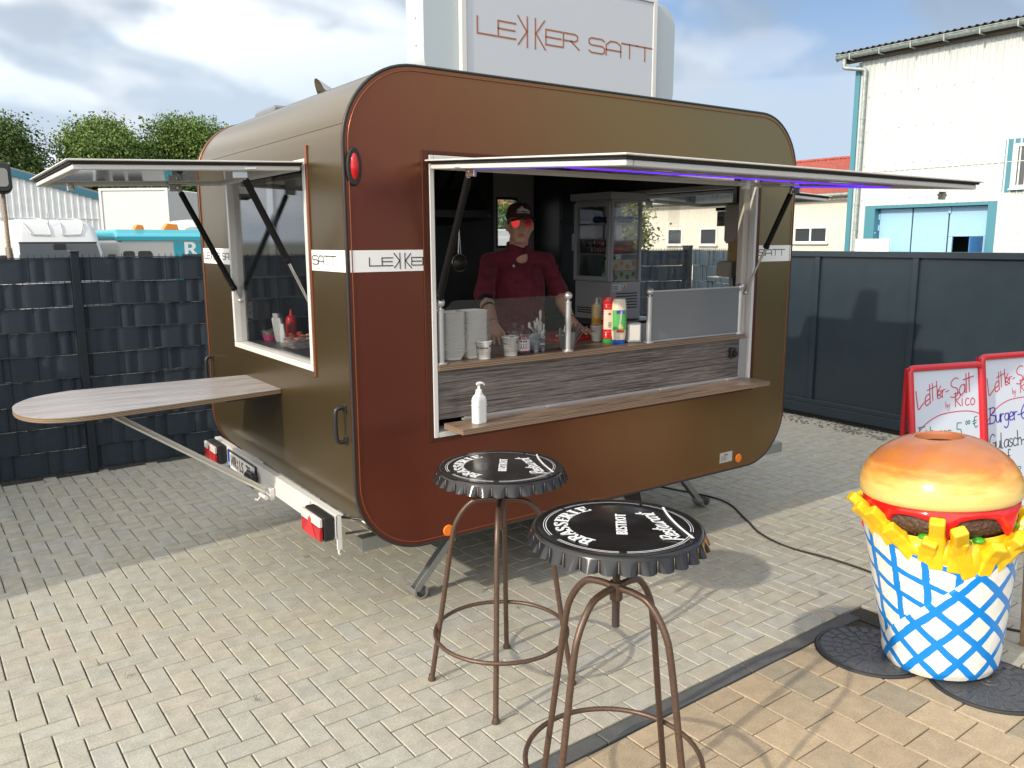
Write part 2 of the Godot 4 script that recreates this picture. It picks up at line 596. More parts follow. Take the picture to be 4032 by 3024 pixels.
func make_sky(to_sun: Vector3) -> ImageTexture:
	var w := 1536
	var h := 768
	var im := Image.create(w, h, false, Image.FORMAT_RGBF)
	var n := FastNoiseLite.new()
	n.seed = 21
	n.frequency = 1.0
	n.fractal_octaves = 6
	n.fractal_gain = 0.52
	var big := FastNoiseLite.new()
	big.seed = 5
	big.frequency = 0.55
	big.fractal_octaves = 4
	for y in h:
		var el := (0.5 - (y + 0.5) / h) * PI
		if el < -0.02:
			continue
		var sy := sin(maxf(el, 0.002))
		var cy := cos(el)
		for x in w:
			var az := (x + 0.5) / w * TAU
			var d := Vector3(sin(az) * cy, sy, -cos(az) * cy)
			var k := 1.7 / (sy + 0.34)
			var p := Vector3(d.x * k, d.z * k, 0)
			var toward := d.dot(to_sun)
			var q := smoothstep(-0.9, 0.05, toward)
			var wv := big.get_noise_2d(p.x * 1.3 + 40, p.y * 1.3) * 0.5
			var a := n.get_noise_2d(p.x * 1.0 + wv + 7.0, p.y * 1.25 + wv)
			var b := n.get_noise_2d(p.x * 1.0 - wv + 90.0 + p.y * 0.4, p.y * 1.5 - 30.0)
			var c := big.get_noise_2d(p.x * 0.9 - 20.0, p.y * 0.9 + 11.0)
			var blue := Color(0.21, 0.32, 0.49).lerp(Color(0.15, 0.26, 0.45), sqrt(sy))
			var cover := smoothstep(-0.32, 0.12, a * 0.8 + c * 0.7 + 0.27 + 0.04 * q)
			var lit := clampf(smoothstep(-0.38, 0.38, b * 1.15 + 0.35 * c + q * 0.42 - 0.30), 0.0, 1.0)
			var dark := Color(0.19, 0.26, 0.36).lerp(Color(0.34, 0.385, 0.445), q)
			var white := Color(0.30, 0.375, 0.48).lerp(Color(0.92, 0.94, 0.94), q)
			var cl := dark.lerp(white, lit)
			var o := blue.lerp(cl, cover)
			# heaped clouds low over the horizon
			var u := Vector3(d.x, d.y * 2.2, d.z).normalized()
			var g := n.get_noise_3d(u.x * 2.6, u.y * 2.6, u.z * 2.6 + 3.0)
			var low := smoothstep(0.36, 0.05, sy) * smoothstep(-0.02, 0.22, g + 0.42 * (0.16 - sy))
			var puff := smoothstep(-0.3, 0.35, n.get_noise_3d(u.x * 5.0, u.y * 5.0 + 5.0, u.z * 5.0))
			o = o.lerp(Color(0.33, 0.39, 0.47).lerp(Color(0.56, 0.59, 0.63), puff).lerp(Color(0.9, 0.9, 0.9), q * 0.7), low * 0.7)
			o = o.lerp(Color(0.40, 0.46, 0.53), smoothstep(0.10, 0.0, sy) * 0.5)
			o = o.lerp(Color(0.37, 0.45, 0.54).lerp(o, 0.35), smoothstep(0.27, 0.13, sy) * (1.0 - 0.8 * low))
			# brighter cloud round the sun
			o = o.lerp(Color(2.2, 2.1, 1.95), 0.75 * smoothstep(0.25, 1.0, toward))
			im.set_pixel(x, y, o)
	im.fill_rect(Rect2i(0, h / 2 + 4, w, h / 2 - 4), Color(0.2, 0.2, 0.19))
	return ImageTexture.create_from_image(im)


# ------------------------------------------------------------------ ground
func paver_mesh(sx: float, sz: float, bev: float, tone: Color) -> ArrayMesh:
	var b := MB.new()
	b.col = tone
	var x := sx / 2
	var z := sz / 2
	var t := [V(-x + bev, 0, z - bev), V(x - bev, 0, z - bev), V(x - bev, 0, -z + bev), V(-x + bev, 0, -z + bev)]
	var e := [V(-x, -bev, z), V(x, -bev, z), V(x, -bev, -z), V(-x, -bev, -z)]
	var f := [V(-x, -0.03, z), V(x, -0.03, z), V(x, -0.03, -z), V(-x, -0.03, -z)]
	b.quad(t[0], t[1], t[2], t[3])
	for i in 4:
		var j := (i + 1) % 4
		b.quad(e[i], e[j], t[j], t[i])
		b.quad(f[i], f[j], e[j], e[i])
	return b.mesh()


func stone_mat(key: String, seed_: int, rough: float) -> StandardMaterial3D:
	# grey grain with pits and pale grit: only tone, the joints are geometry
	var im := Image.create(512, 512, false, Image.FORMAT_RGB8)
	var a := FastNoiseLite.new()
	a.seed = seed_
	a.frequency = 0.012
	a.fractal_octaves = 4
	var r := RandomNumberGenerator.new()
	r.seed = seed_
	var f := a.get_seamless_image(512, 512)
	a.frequency = 0.11
	a.seed = seed_ + 1
	var g := a.get_seamless_image(512, 512)
	for y in 512:
		for x in 512:
			var v := 0.86 + 0.10 * (f.get_pixel(x, y).r - 0.5) + 0.14 * (g.get_pixel(x, y).r - 0.5) + r.randf_range(-0.07, 0.07)
			if r.randf() < 0.012: v -= 0.22
			if r.randf() < 0.015: v += 0.12
			v = clampf(v, 0.2, 1.0)
			im.set_pixel(x, y, Color(v, v * 0.995, v * 0.98))
	var m := mat(key, Color.WHITE, rough, 0.0, 0.35)
	m.albedo_texture = ImageTexture.create_from_image(im)
	m.vertex_color_use_as_albedo = true
	m.uv1_triplanar = true
	m.uv1_world_triplanar = true
	m.uv1_scale = Vector3.ONE * 1.45
	var bm: Image = im.duplicate()
	bm.bump_map_to_normal_map(2.2)
	m.normal_enabled = true
	m.normal_texture = ImageTexture.create_from_image(bm)
	m.normal_scale = 0.7
	return m


func in_view(p: Vector3) -> bool:
	var q := Basis.from_euler(Vector3(-0.1727, -0.6205, -0.0035), EULER_ORDER_YXZ).inverse() * (p - CAM)
	return q.z < -0.2 and absf(q.x / q.z) < 0.66 and absf(q.y / q.z) < 0.51


func make_ground() -> void:
	var b := MB.new()
	b.quad(V(-400, -0.04, 400), V(400, -0.04, 400), V(400, -0.04, -400), V(-400, -0.04, -400))
	structure("ground", b, grainy("yard_asphalt", lin(0.075, 0.08, 0.06), lin(0.11, 0.11, 0.09), 0.95, Vector3.ONE * 0.25, 0.03))
	var turn := Basis(Vector3.UP, 0.02)
	# grey herringbone paving
	b = MB.new()
	b.xf = Transform3D(turn, Vector3.ZERO)
	b.quad(V(-4.4, -0.017, 1.165), V(6.7, -0.017, 1.165), V(6.7, -0.017, -4.6), V(-4.4, -0.017, -4.6))
	b.quad(V(2.26, -0.017, 5.0), V(6.7, -0.017, 5.0), V(6.7, -0.017, 1.165), V(2.26, -0.017, 1.165))
	var grey := structure("grey_paving", b, grainy("joint_sand", lin(0.030, 0.027, 0.022), lin(0.075, 0.066, 0.052), 1.0, Vector3.ONE * 4.0, 0.06))
	var stone := stone_mat("concrete_stone", 31, 0.86)
	var tones := []
	for i in 12:
		var k := rng.randf_range(0.94, 1.05)
		var warm := rng.randf_range(-1.0, 1.0)
		var c := Color(0.50, 0.488, 0.435) * k
		c.r *= 1.0 + 0.022 * warm
		c.b *= 1.0 - 0.05 * warm
		if i % 6 == 3: c = c.lerp(Color(0.49, 0.455, 0.41) * k, 0.6)
		var pm := paver_mesh(0.1948, 0.0948, 0.0036, c)
		pm.set_meta("v", c.g)
		tones.append(pm)
	var spots := []
	tones.sort_custom(func(s, t): return s.get_meta("v") < t.get_meta("v"))
	var drift := FastNoiseLite.new()
	drift.seed = 6
	drift.frequency = 0.55
	var pick := func(p: Vector3) -> int: return clampi(int(6.0 + 7.5 * drift.get_noise_2d(p.x, p.z) + rng.randf_range(-3.2, 3.2)), 0, 11)
	for i in range(-46, 70):
		for j in range(-46, 52):
			var r := posmod(i - j, 4)
			var p := Vector3.ZERO
			var along := true
			if r == 0: p = V((i + 1) * 0.1, 0, (j + 0.5) * 0.1 - 0.044)
			elif r == 3:
				p = V((i + 0.5) * 0.1, 0, (j + 1) * 0.1 - 0.044)
				along = false
			else: continue
			if p.z < -4.28 or p.x > 6.6 or p.x < -4.3 or p.z > 4.9: continue
			var half := false
			if p.x < 2.36 and p.z > 1.12:
				if along or p.z > 1.17: continue
				half = true
				p.z -= 0.05
			var at := turn * p
			if Vector2(at.x - 2.136, at.z - 1.45).length() < 0.22: continue
			spots.append([at, along, half, at.distance_to(CAM) + (0.0 if in_view(at) else 100.0)])
	spots.sort_custom(func(s, t): return s[3] < t[3])
	var far_a := []
	for k in spots.size():
		var s: Array = spots[k]
		var t := Transform3D(turn * Basis(Vector3.UP, 0.0 if s[1] else PI / 2) * Basis.from_euler(V(rng.randf_range(-0.004, 0.004), rng.randf_range(-0.008, 0.008), rng.randf_range(-0.006, 0.006))), s[0] + V(0, rng.randf_range(-0.0012, 0.0012), 0))
		if rng.randf() < 0.5: t.basis = t.basis * Basis(Vector3.UP, PI)
		if s[2]: t.basis = t.basis * Basis.from_scale(V(0.48, 1, 1))
		var ti: int = pick.call(s[0])
		var m: ArrayMesh = tones[ti]
		if k < 300:
			mi("paver", m, stone, grey).transform = t
		else:
			far_a.append([t, ti])
	for g in 6:
		var mine := []
		for k in far_a.size():
			if far_a[k][1] / 2 == g: mine.append(far_a[k][0])
		var mm := MultiMesh.new()
		mm.transform_format = MultiMesh.TRANSFORM_3D
		mm.mesh = tones[g * 2]
		mm.instance_count = mine.size()
		for k in mine.size(): mm.set_instance_transform(k, mine[k])
		var o := MultiMeshInstance3D.new()
		o.name = "farther_pavers"
		o.multimesh = mm
		o.material_override = stone
		o.set_meta("kind", "stuff")
		grey.add_child(o, true)
	# tan square pavers in front
	b = MB.new()
	b.xf = Transform3D(turn, Vector3.ZERO)
	b.quad(V(-2.4, -0.017, 5.0), V(2.25, -0.017, 5.0), V(2.25, -0.017, 1.235), V(-2.4, -0.017, 1.235))
	var tan := structure("tan_paving", b, M["joint_sand"])
	var warm_tones := []
	for i in 10:
		var c := Color(0.52, 0.415, 0.29).lerp(Color(0.44, 0.36, 0.265), rng.randf()) * rng.randf_range(0.92, 1.08)
		if i % 5 == 4: c = Color(0.37, 0.325, 0.25)
		warm_tones.append(paver_mesh(0.2005, 0.1952, 0.0045, c))
	var warm_stone := stone_mat("tan_stone", 77, 0.85)
	for i in range(-11, 11):
		for j in 14:
			var p := V(0.82 + i * 0.2055 + 0.0, 0, 1.247 + 0.1 + j * 0.2 + (0.1 if posmod(i, 2) == 1 else 0.0))
			var at := turn * p + V(0.025, 0, 0.0)
			if p.x > 2.17: continue
			if Vector2(at.x - 1.985, at.z - 1.425).length() < 0.2 or Vector2(at.x - 2.14, at.z - 1.895).length() < 0.2: continue
			if not in_view(at) and not in_view(at + V(0.1, 0, -0.1)) and at.distance_to(CAM) > 3.4: continue
			var o := mi("paver", warm_tones[rng.randi() % 10], warm_stone, tan)
			o.transform = Transform3D(turn * Basis.from_euler(V(rng.randf_range(-0.004, 0.004), rng.randf_range(-0.006, 0.006), rng.randf_range(-0.004, 0.004))), at + V(0, rng.randf_range(-0.0012, 0.0012), 0))
		if posmod(i, 2) == 1 and 0.82 + i * 0.2055 < 2.1:
			var h := mi("paver", warm_tones[rng.randi() % 10], warm_stone, tan)
			h.transform = Transform3D(turn * Basis.from_scale(V(1, 1, 0.49)), turn * V(0.82 + i * 0.2055, 0, 1.247 + 0.05) + V(0.025, 0, 0))
	# kerb stones between the two
	var kb := MB.new()
	kb.xf = Transform3D(turn, Vector3.ZERO)
	kb.quad(V(-2.4, -0.011, 1.25), V(2.2, -0.011, 1.25), V(2.2, -0.011, 1.15), V(-2.4, -0.011, 1.15))
	var kerb := structure("kerb", kb, M["joint_sand"])
	var kstone := stone_mat("kerb_stone", 12, 0.75)
	for i in 5:
		var ks := MB.new()
		ks.col = Color(0.125, 0.13, 0.14) * rng.randf_range(0.92, 1.1)
		ks.box(V(-0.448, -0.1, -0.037), V(0.448, 0.004, 0.037), 0.006)
		var o := part("kerb_stone", ks, kstone, kerb)
		o.transform = Transform3D(turn, turn * V(-1.8 + i * 0.9, 0, 1.203))
	var edge := MB.new()
	edge.col = Color(0.2, 0.2, 0.2)
	edge.box(V(-4.3, -0.1, -4.36), V(6.5, 0.05, -4.30), 0.01)
	tag(structure("fence_kerb", edge, kstone), "", "")
	# strip of loose gravel along the gate
	var gv := MB.new()
	for i in 900:
		var p := V(6.33 + rng.randf_range(-0.32, 0.02), 0.004, rng.randf_range(-3.2, 2.6))
		var s := rng.randf_range(0.006, 0.016)
		gv.col = Color(0.3, 0.29, 0.27) * rng.randf_range(0.6, 1.2)
		gv.box(p - V(s, s * 0.6, s * 0.8), p + V(s, s * 0.6, s * 0.8), s * 0.4)
	tag(part("gravel", gv, stone, self), "thin strip of grey gravel along the foot of the dark gate", "gravel", "", "stuff")
	# tufts of grass in the joints
	var gr := MB.new()
	for q in [[-0.96, -0.43], [-0.55, 0.12], [0.24, -1.32], [-1.05, -0.62], [2.2, 1.12], [2.05, 1.13], [2.36, 0.9], [-0.35, -4.2], [0.1, -4.22], [4.4, 0.1], [4.9, -0.4], [0.9, 0.05]]:
		for i in 9:
			var a := rng.randf() * TAU
			var l := rng.randf_range(0.02, 0.05)
			var base := V(q[0] + rng.randf_range(-0.012, 0.012), -0.006, q[1] + rng.randf_range(-0.012, 0.012))
			var d := V(cos(a), 0, sin(a))
			var s := V(-d.z, 0, d.x) * 0.0016
			gr.tri(base - s, base + s, base + d * l * 0.7 + V(0, l, 0), d, d, d)
	tag(part("grass", gr, mat("grass", lin(0.09, 0.13, 0.035), 0.8), self), "sparse blades of grass growing in the paving joints", "grass", "", "stuff")
	# round covers
	var cm := grainy("manhole_plastic", lin(0.045, 0.048, 0.055), lin(0.075, 0.08, 0.09), 0.42, Vector3.ONE * 6, 0.05)
	for q in [[V(1.985, 0, 1.425), "round dark grey manhole cover on the side of the burger bin nearer the trailer"], [V(2.14, 0, 1.895), "round dark grey manhole cover peeping out on the far right of the burger bin"]]:
		var o := thing("manhole_cover", q[1], "manhole cover", q[0], "manhole covers under the burger bin", rng.randf() * 3)
		part("rim", turned([Vector2(0.232, -0.03), Vector2(0.232, 0.008), Vector2(0.245, 0.010), Vector2(0.252, 0.004), Vector2(0.252, -0.03)], 64), mat("manhole_rim", lin(0.02, 0.02, 0.022), 0.5), o)
		part("lid", turned([Vector2(0, 0.0115), Vector2(0.22, 0.0115), Vector2(0.229, 0.008), Vector2(0.229, -0.02)], 64), cm, o)
		part("hub", turned([Vector2(0, 0.019), Vector2(0.012, 0.019), Vector2(0.014, 0.016), Vector2(0.035, 0.016), Vector2(0.04, 0.0115)], 32), cm, o)
		var ri := 0
		for ring in [[0.05, 0.085, 6], [0.09, 0.125, 12], [0.13, 0.17, 18], [0.175, 0.222, 24]]:
			for k in ring[2]:
				var a0: float = TAU * k / ring[2] + 0.012 / ring[0] + ri * 0.13
				var a1: float = TAU * (k + 1) / ring[2] - 0.012 / ring[0] * 0.3 + ri * 0.13
				var pl := PackedVector2Array()
				for s in 5: pl.append(Vector2.from_angle(lerpf(a0, a1, s / 4.0)) * ring[0])
				for s in 5: pl.append(Vector2.from_angle(lerpf(a1, a0, s / 4.0)) * ring[1])
				var t := MB.new()
				t.xf = Transform3D(Basis(Vector3.RIGHT, -PI / 2), V(0, 0.0115, 0))
				t.prism(pl, 0, 0.0035)
				part("raised_segment", t, cm, o)
			ri += 1


# ------------------------------------------------------------------ fences and gate
func fence_run(o: Node3D, a: Vector3, b: Vector3, posts: Array, rows := 9, sunlit := false) -> void:
	var strip_a := grainy("privacy_strip_faded", lin(0.045, 0.068, 0.092), lin(0.06, 0.088, 0.115), 0.42, V(0.6, 12, 0.6), 0.03) if sunlit else grainy("privacy_strip", lin(0.014, 0.024, 0.038), lin(0.018, 0.030, 0.046), 0.68, V(0.6, 12, 0.6), 0.03, 0.0, true)  # sunlight on the gate-side run is put into a lighter strip colour
	var steel := mat("fence_steel", lin(0.012, 0.018, 0.026), 0.4, 0.2)
	var L := (b - a).length()
	var d := (b - a) / L
	var nn := d.cross(Vector3.UP) * -1.0
	var f := frame(a, d, Vector3.UP)
	var cuts := [0.0]
	for p in posts:
		if p > 0.05 and p < L - 0.05: cuts.append(p)
	cuts.append(L)
	for ci in cuts.size() - 1:
		var x0: float = cuts[ci]
		var x1: float = cuts[ci + 1]
		for r in rows:
			var y0 := 0.035 + r * 0.2
			var off := (r % 2) * 0.17 + rng.randf_range(-0.02, 0.02) + ci * 0.05
			var sag := rng.randf_range(-0.002, 0.002)
			var q := func(u: float, v: float) -> Vector3:
				var x := lerpf(x0, x1, u)
				var ph := fposmod(x + off, 0.35)
				var dip := maxf(exp(-pow((ph - 0.06) / 0.030, 2)), exp(-pow((ph - 0.17) / 0.030, 2)))
				var z := 0.009 + 0.004 * sin((x + off) * 9.0) - 0.014 * dip + sag
				return V(x, y0 + v * 0.1885 + sin(x * 5.0 + r) * 0.0012, z)
			var s := MB.new()
			s.xf = f
			s.sheet(q, int((x1 - x0) / 0.022), 1, false)
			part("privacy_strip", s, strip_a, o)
	var wires := MB.new()
	wires.xf = f
	for r in rows + 1:
		for z in [-0.009, 0.009]:
			wires.cyl(V(0, 0.03 + r * 0.2, z * 1.35), V(L, 0.03 + r * 0.2, z * 1.35), 0.004, 6)
	var nv := int(L / 0.05)
	for k in nv:
		wires.cyl(V(k * 0.05 + 0.015, 0.01, 0), V(k * 0.05 + 0.015, 1.855, 0), 0.0032, 5)
	tag(part("wire_grid", wires, steel, o), "", "", "", "stuff")
	for p in posts:
		var q := MB.new()
		q.xf = f
		q.box(V(p - 0.032, 0.0, -0.075), V(p + 0.032, 1.87, 0.052), 0.004)
		var po := part("post", q, steel, o)
		var cap := MB.new()
		cap.xf = f
		cap.box(V(p - 0.037, 1.87, -0.08), V(p + 0.037, 1.888, 0.057), 0.006)
		part("cap", cap, mat("fence_cap", lin(0.03, 0.035, 0.04), 0.5), po)


func make_fences() -> void:
	var o := thing("privacy_fence", "long anthracite wire fence filled with woven plastic strips behind the trailer", "fence", Vector3.ZERO, "strip-filled wire fences")
	fence_run(o, V(-3.0, 0, -4.28), V(6.9, 0, -4.28), [0.0, 2.5, 5.0, 7.5, 9.87])
	o = thing("privacy_fence", "short return of strip-filled fence between the back fence corner and the sliding gate", "fence", Vector3.ZERO, "strip-filled wire fences")
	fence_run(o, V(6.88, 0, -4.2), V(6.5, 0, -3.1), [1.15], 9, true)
	o = thing("privacy_fence", "unseen strip-filled fence added on the left to cast shade over the paving beside the table", "fence", Vector3.ZERO, "strip-filled wire fences")
	fence_run(o, V(-2.45, 0, -4.2), V(-2.38, 0, -1.56), [1.3, 2.6])  # out of view, added to throw shade on the paving at left


func make_gate() -> void:
	var o := thing("sliding_gate", "long anthracite metal sliding gate of flat panels on the right", "gate")
	var a := V(6.385, 0, -3.0)
	var d := V(-0.026, 0, 1.0).normalized()
	var f := frame(a, d, Vector3.UP)   # x along the gate, z away from the yard is negative
	var paint := grainy("gate_paint", lin(0.016, 0.026, 0.036), lin(0.018, 0.029, 0.040), 0.30, Vector3.ONE * 0.7, 0.02, 0.0, false)
	var dark := mat("gate_black", lin(0.006, 0.007, 0.009), 0.6)
	for q in [["top_rail", V(0, 1.775, -0.05), V(6.4, 1.835, 0.03)], ["middle_rail", V(0, 0.165, -0.05), V(6.4, 0.215, 0.028)], ["bottom_rail", V(0, 0.055, -0.055), V(6.4, 0.162, 0.034)]]:
		var b := MB.new()
		b.xf = f
		b.box(q[1], q[2], 0.004)
		part(q[0], b, paint, o)
	var t := MB.new()
	t.xf = f
	t.box(V(0, 0.0, -0.06), V(6.4, 0.053, 0.0), 0.003)
	part("track", t, dark, o)
	var last := 0.0
	for p in [1.06, 2.16, 3.26, 4.36, 5.46, 6.37]:
		var b := MB.new()
		b.xf = f
		b.box(V(p - 0.03, 0.2155, -0.045), V(p + 0.03, 1.7745, 0.024), 0.004)
		part("upright", b, paint, o)
		b = MB.new()
		b.xf = f
		b.box(V(last + 0.031 if last > 0 else 0.0, 0.2158, -0.03), V(p - 0.031, 1.7742, -0.008), 0.0)
		part("panel", b, paint, o)
		last = p


# ------------------------------------------------------------------ buildings
func ribbed(b: MB, L: float, y0: float, y1: float, pitch: float, depth: float) -> void:
	var k := int(round(L / pitch))
	for i in k:
		var x := i * pitch
		var p := [V(x, 0, 0), V(x + pitch * 0.55, 0, 0), V(x + pitch * 0.66, 0, depth), V(x + pitch * 0.89, 0, depth), V(x + pitch, 0, 0)]
		for j in 4:
			b.quad(p[j] + V(0, y0, 0), p[j + 1] + V(0, y0, 0), p[j + 1] + V(0, y1, 0), p[j] + V(0, y1, 0))


func wavy_roof(L: float, a: Vector3, along: Vector3, up: Vector3, run: float, pitch: float, amp: float) -> MB:
	var b := MB.new()
	var nn := along.cross(up).normalized()
	if nn.y < 0: nn = -nn
	b.sheet(func(u: float, v: float) -> Vector3: return a + along * (u * L) + up * (v * run) + nn * (sin(u * L / pitch * TAU) * amp), int(L / pitch * 6), 1, false)
	return b


func add_window(parent: Node3D, x: float, za: float, zb: float, y0: float, y1: float, frame_m: Material, split := 1) -> void:
	# a window in a wall that faces -x, standing at x
	var w := MB.new()
	var t := 0.07
	w.box(V(x - 0.02, y0, za), V(x + 0.06, y0 + t, zb))
	w.box(V(x - 0.02, y1 - t, za), V(x + 0.06, y1, zb))
	for i in split + 1:
		var z := lerpf(za, zb - t, float(i) / split)
		w.box(V(x - 0.017, y0 + t, z), V(x + 0.057, y1 - t, z + t))
	var o := part("window", w, frame_m, parent)
	for i in split:
		var z0 := lerpf(za, zb - t, float(i) / split) + t
		var z1 := lerpf(za, zb - t, float(i + 1) / split)
		part("pane", box(V(x + 0.01, y0 + t, z0), V(x + 0.025, y1 - t, z1)), mat("window_dark", lin(0.035, 0.042, 0.05), 0.05, 0.0, 0.6), o)
	part("sill", box(V(x - 0.09, y0 - 0.04, za - 0.05), V(x + 0.02, y0, zb + 0.05)), mat("sill_white", lin(0.6, 0.6, 0.57), 0.6), o)


func make_halls() -> void:
	var white := grainy("white_cladding", lin(0.47, 0.505, 0.51), lin(0.535, 0.565, 0.57), 0.55, V(0.5, 0.06, 0.9), 0.03)
	var teal := mat("teal_trim", lin(0.05, 0.19, 0.25), 0.45)
	var pale := mat("pale_blue_door", lin(0.27, 0.47, 0.66), 0.5)
	var o := thing("workshop_hall", "tall white corrugated hall with pale blue gates and a grey gutter", "building", V(20, 0, -2))
	var b := MB.new()
	b.xf = frame(V(0, 0, -8.19), V(0, 0, 1), Vector3.UP)
	for q in [[0.0, 0.4, 0.0, 6.8], [0.4, 3.86, 2.88, 6.8], [3.86, 14.0, 0.0, 6.8]]:
		var keep := b.xf
		b.xf = b.xf * Transform3D(Basis(), V(q[0], 0, 0))
		ribbed(b, q[1] - q[0], q[2], q[3], (q[1] - q[0]) / round((q[1] - q[0]) / 0.154), 0.022)
		b.xf = keep
	for q in [[V(0.02, 0, -8.19), V(8, 0, 0), 9.0]]:
		b.box(V(8.0, 0, -0.3), V(8.1, 0.1, -0.2))
	var wall := part("wall", b, white, o)
	b = MB.new()
	b.box(V(0.05, 0, -8.3), V(11.9, 6.75, -8.2))
	b.box(V(0.4, 2.9, -8.1), V(0.5, 6.8, 6))
	part("gable_wall", b, white, o)
	b = MB.new()
	b.xf = frame(V(-0.003, 0, -8.19), V(0, 0, 1), Vector3.UP)
	b.box(V(0.2, 3.785, 0.0), V(14.0, 3.8, 0.026))
	part("seam", b, mat("seam_grey", lin(0.55, 0.55, 0.53), 0.6), wall)
	part("corner_trim", box(V(-0.05, 0, -8.34), V(0.2, 6.66, -8.19), 0.01), teal, o)
	var roof := wavy_roof(14.6, V(-0.42, 7.0, -8.75), V(0, 0, 1), V(0.985, 0.13, 0).normalized(), 8.0, 0.177, 0.03)
	part("roof", roof, grainy("fibre_cement", lin(0.05, 0.042, 0.04), lin(0.11, 0.09, 0.085), 0.9, Vector3.ONE * 0.4, 0.04), o)
	var roof2 := wavy_roof(14.6, V(15.0, 7.0, -8.75), V(0, 0, 1), V(-0.985, 0.13, 0).normalized(), 8.2, 0.177, 0.03)
	part("roof", roof2, M["fibre_cement"], o)
	part("fascia", box(V(-0.18, 6.76, -8.6), V(0.02, 6.94, 6.0)), mat("fascia_brown", lin(0.1, 0.08, 0.06), 0.8), o)
	var zinc := grainy("zinc", lin(0.22, 0.27, 0.26), lin(0.36, 0.40, 0.40), 0.5, Vector3.ONE * 0.8, 0.03, 0.3)
	b = MB.new()
	b.xf = Transform3D(Basis(Vector3.RIGHT, PI / 2), V(-0.35, 6.93, -8.72))
	b.lathe([Vector2(0.105, 0), Vector2(0.105, 14.4)], 14, 0.0, PI)
	b.lathe([Vector2(0.098, 0), Vector2(0.098, 14.4)], 14, 0.0, PI)
	b.xf = Transform3D()
	b.cyl(V(-0.46, 6.935, -8.72), V(-0.46, 6.935, 5.7), 0.014, 6)
	b.cyl(V(-0.35, 6.9, -8.725), V(-0.35, 6.9, -8.72), 0.1, 16)
	var gut := part("gutter", b, zinc, o)
	for k in 17:
		b = MB.new()
		b.box(V(-0.47, 6.78, -8.3 + k * 0.85), V(-0.2, 6.80, -8.27 + k * 0.85))
		b.box(V(-0.475, 6.80, -8.3 + k * 0.85), V(-0.46, 6.95, -8.27 + k * 0.85))
		part("bracket", b, zinc, gut)
	b = MB.new()
	b.tube(smooth3([V(-0.35, 6.85, -8.5), V(-0.35, 6.66, -8.5), V(-0.33, 6.6, -8.46), V(-0.14, 6.52, -8.05), V(-0.11, 6.44, -8.0), V(-0.11, 6.3, -8.0)], 4), 0.055, 12)
	b.cyl(V(-0.11, 6.3, -8.0), V(-0.11, 0, -8.0), 0.055, 12)
	var dp := part("downpipe", b, zinc, o)
	for y in [5.2, 4.6, 2.9, 2.2]:
		part("collar", turned_at(V(-0.11, y, -8.0), [Vector2(0.055, 0), Vector2(0.064, 0.01), Vector2(0.064, 0.06), Vector2(0.055, 0.07)], 12), zinc, dp)
	# the gateway and its leaves
	var g := MB.new()
	g.box(V(-0.012, 0, -7.79), V(0.35, 2.876, -7.5))
	g.box(V(-0.012, 0, -4.53), V(0.35, 2.876, -4.32))
	g.box(V(-0.012, 2.8, -7.499), V(0.35, 2.876, -4.531))
	var gate := part("gate_surround", g, teal, o)
	var z0 := -7.49
	for z1 in [-6.54, -5.57]:
		part("gate_leaf", box(V(0.24, 0.02, z0), V(0.3, 2.79, z1 - 0.03), 0.01), pale, gate)
		z0 = z1
	g = MB.new()
	g.box(V(0.24, 2.03, -5.57), V(0.3, 2.79, -4.56), 0.01)
	g.box(V(0.24, 0.02, -5.57), V(0.3, 2.028, -5.46), 0.01)
	g.box(V(0.24, 0.02, -4.70), V(0.3, 2.028, -4.56), 0.01)
	part("gate_leaf", g, pale, gate)
	part("gap_seal", box(V(0.25, 0.02, -6.568), V(0.29, 2.79, -6.542)), mat("rubber_black", lin(0.012, 0.012, 0.013), 0.7), gate)
	part("gap_seal", box(V(0.25, 0.02, -5.598), V(0.29, 2.79, -5.573)), M["rubber_black"], gate)
	part("door", box(V(-0.42, 0.03, -4.72), V(0.22, 2.02, -4.69), 0.008), mat("door_blue", lin(0.04, 0.17, 0.42), 0.45), o)
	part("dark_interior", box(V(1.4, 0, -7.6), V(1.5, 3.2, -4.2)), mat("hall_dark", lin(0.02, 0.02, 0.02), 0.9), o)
	for q in [[-7.52, 2.5], [-7.52, 2.2], [-5.58, 2.62], [-4.55, 2.3]]:
		part("hinge", box(V(0.2, q[1], q[0] - 0.03), V(0.24, q[1] + 0.16, q[0] + 0.05), 0.005), pale, gate)
	# window with teal surround
	g = MB.new()
	g.box(V(-0.02, 3.08, -4.25), V(0.06, 4.32, -4.02))
	g.box(V(-0.02, 4.20, -4.019), V(0.06, 4.32, -2.3))
	g.box(V(-0.02, 3.08, -4.019), V(0.06, 3.16, -2.3))
	part("window_surround", g, teal, o)
	add_window(o, -0.03, -4.018, -2.3, 3.161, 4.199, mat("frame_white", lin(0.7, 0.7, 0.68), 0.5), 2)
	# screw heads
	var sc := MB.new()
	for r in 7:
		for k in 30:
			sc.ball(V(-0.028, 1.2 + r * 0.92 + sin(k * 7.0) * 0.03, -7.9 + k * 0.458), V(0.012, 0.02, 0.02), 6)
	tag(part("screw_heads", sc, mat("screw_grey", lin(0.45, 0.45, 0.42), 0.5), wall), "", "", "", "stuff")
	# white sheet leaning in front of the hall gate
	var lean := thing("white_board", "large blank white sheet leaning before the left pale blue gate leaf", "board", V(19.3, 0, -9.1))
	part("sheet", box(V(-0.03, 0, -0.49), V(0.03, 1.98, 0.49), 0.01), mat("sheet_white", lin(0.75, 0.75, 0.72), 0.5), lean)
	# low white building with a red roof
	o = thing("low_house", "low cream rendered building with a red corrugated roof beyond the fence", "building", V(26, 0, -24))
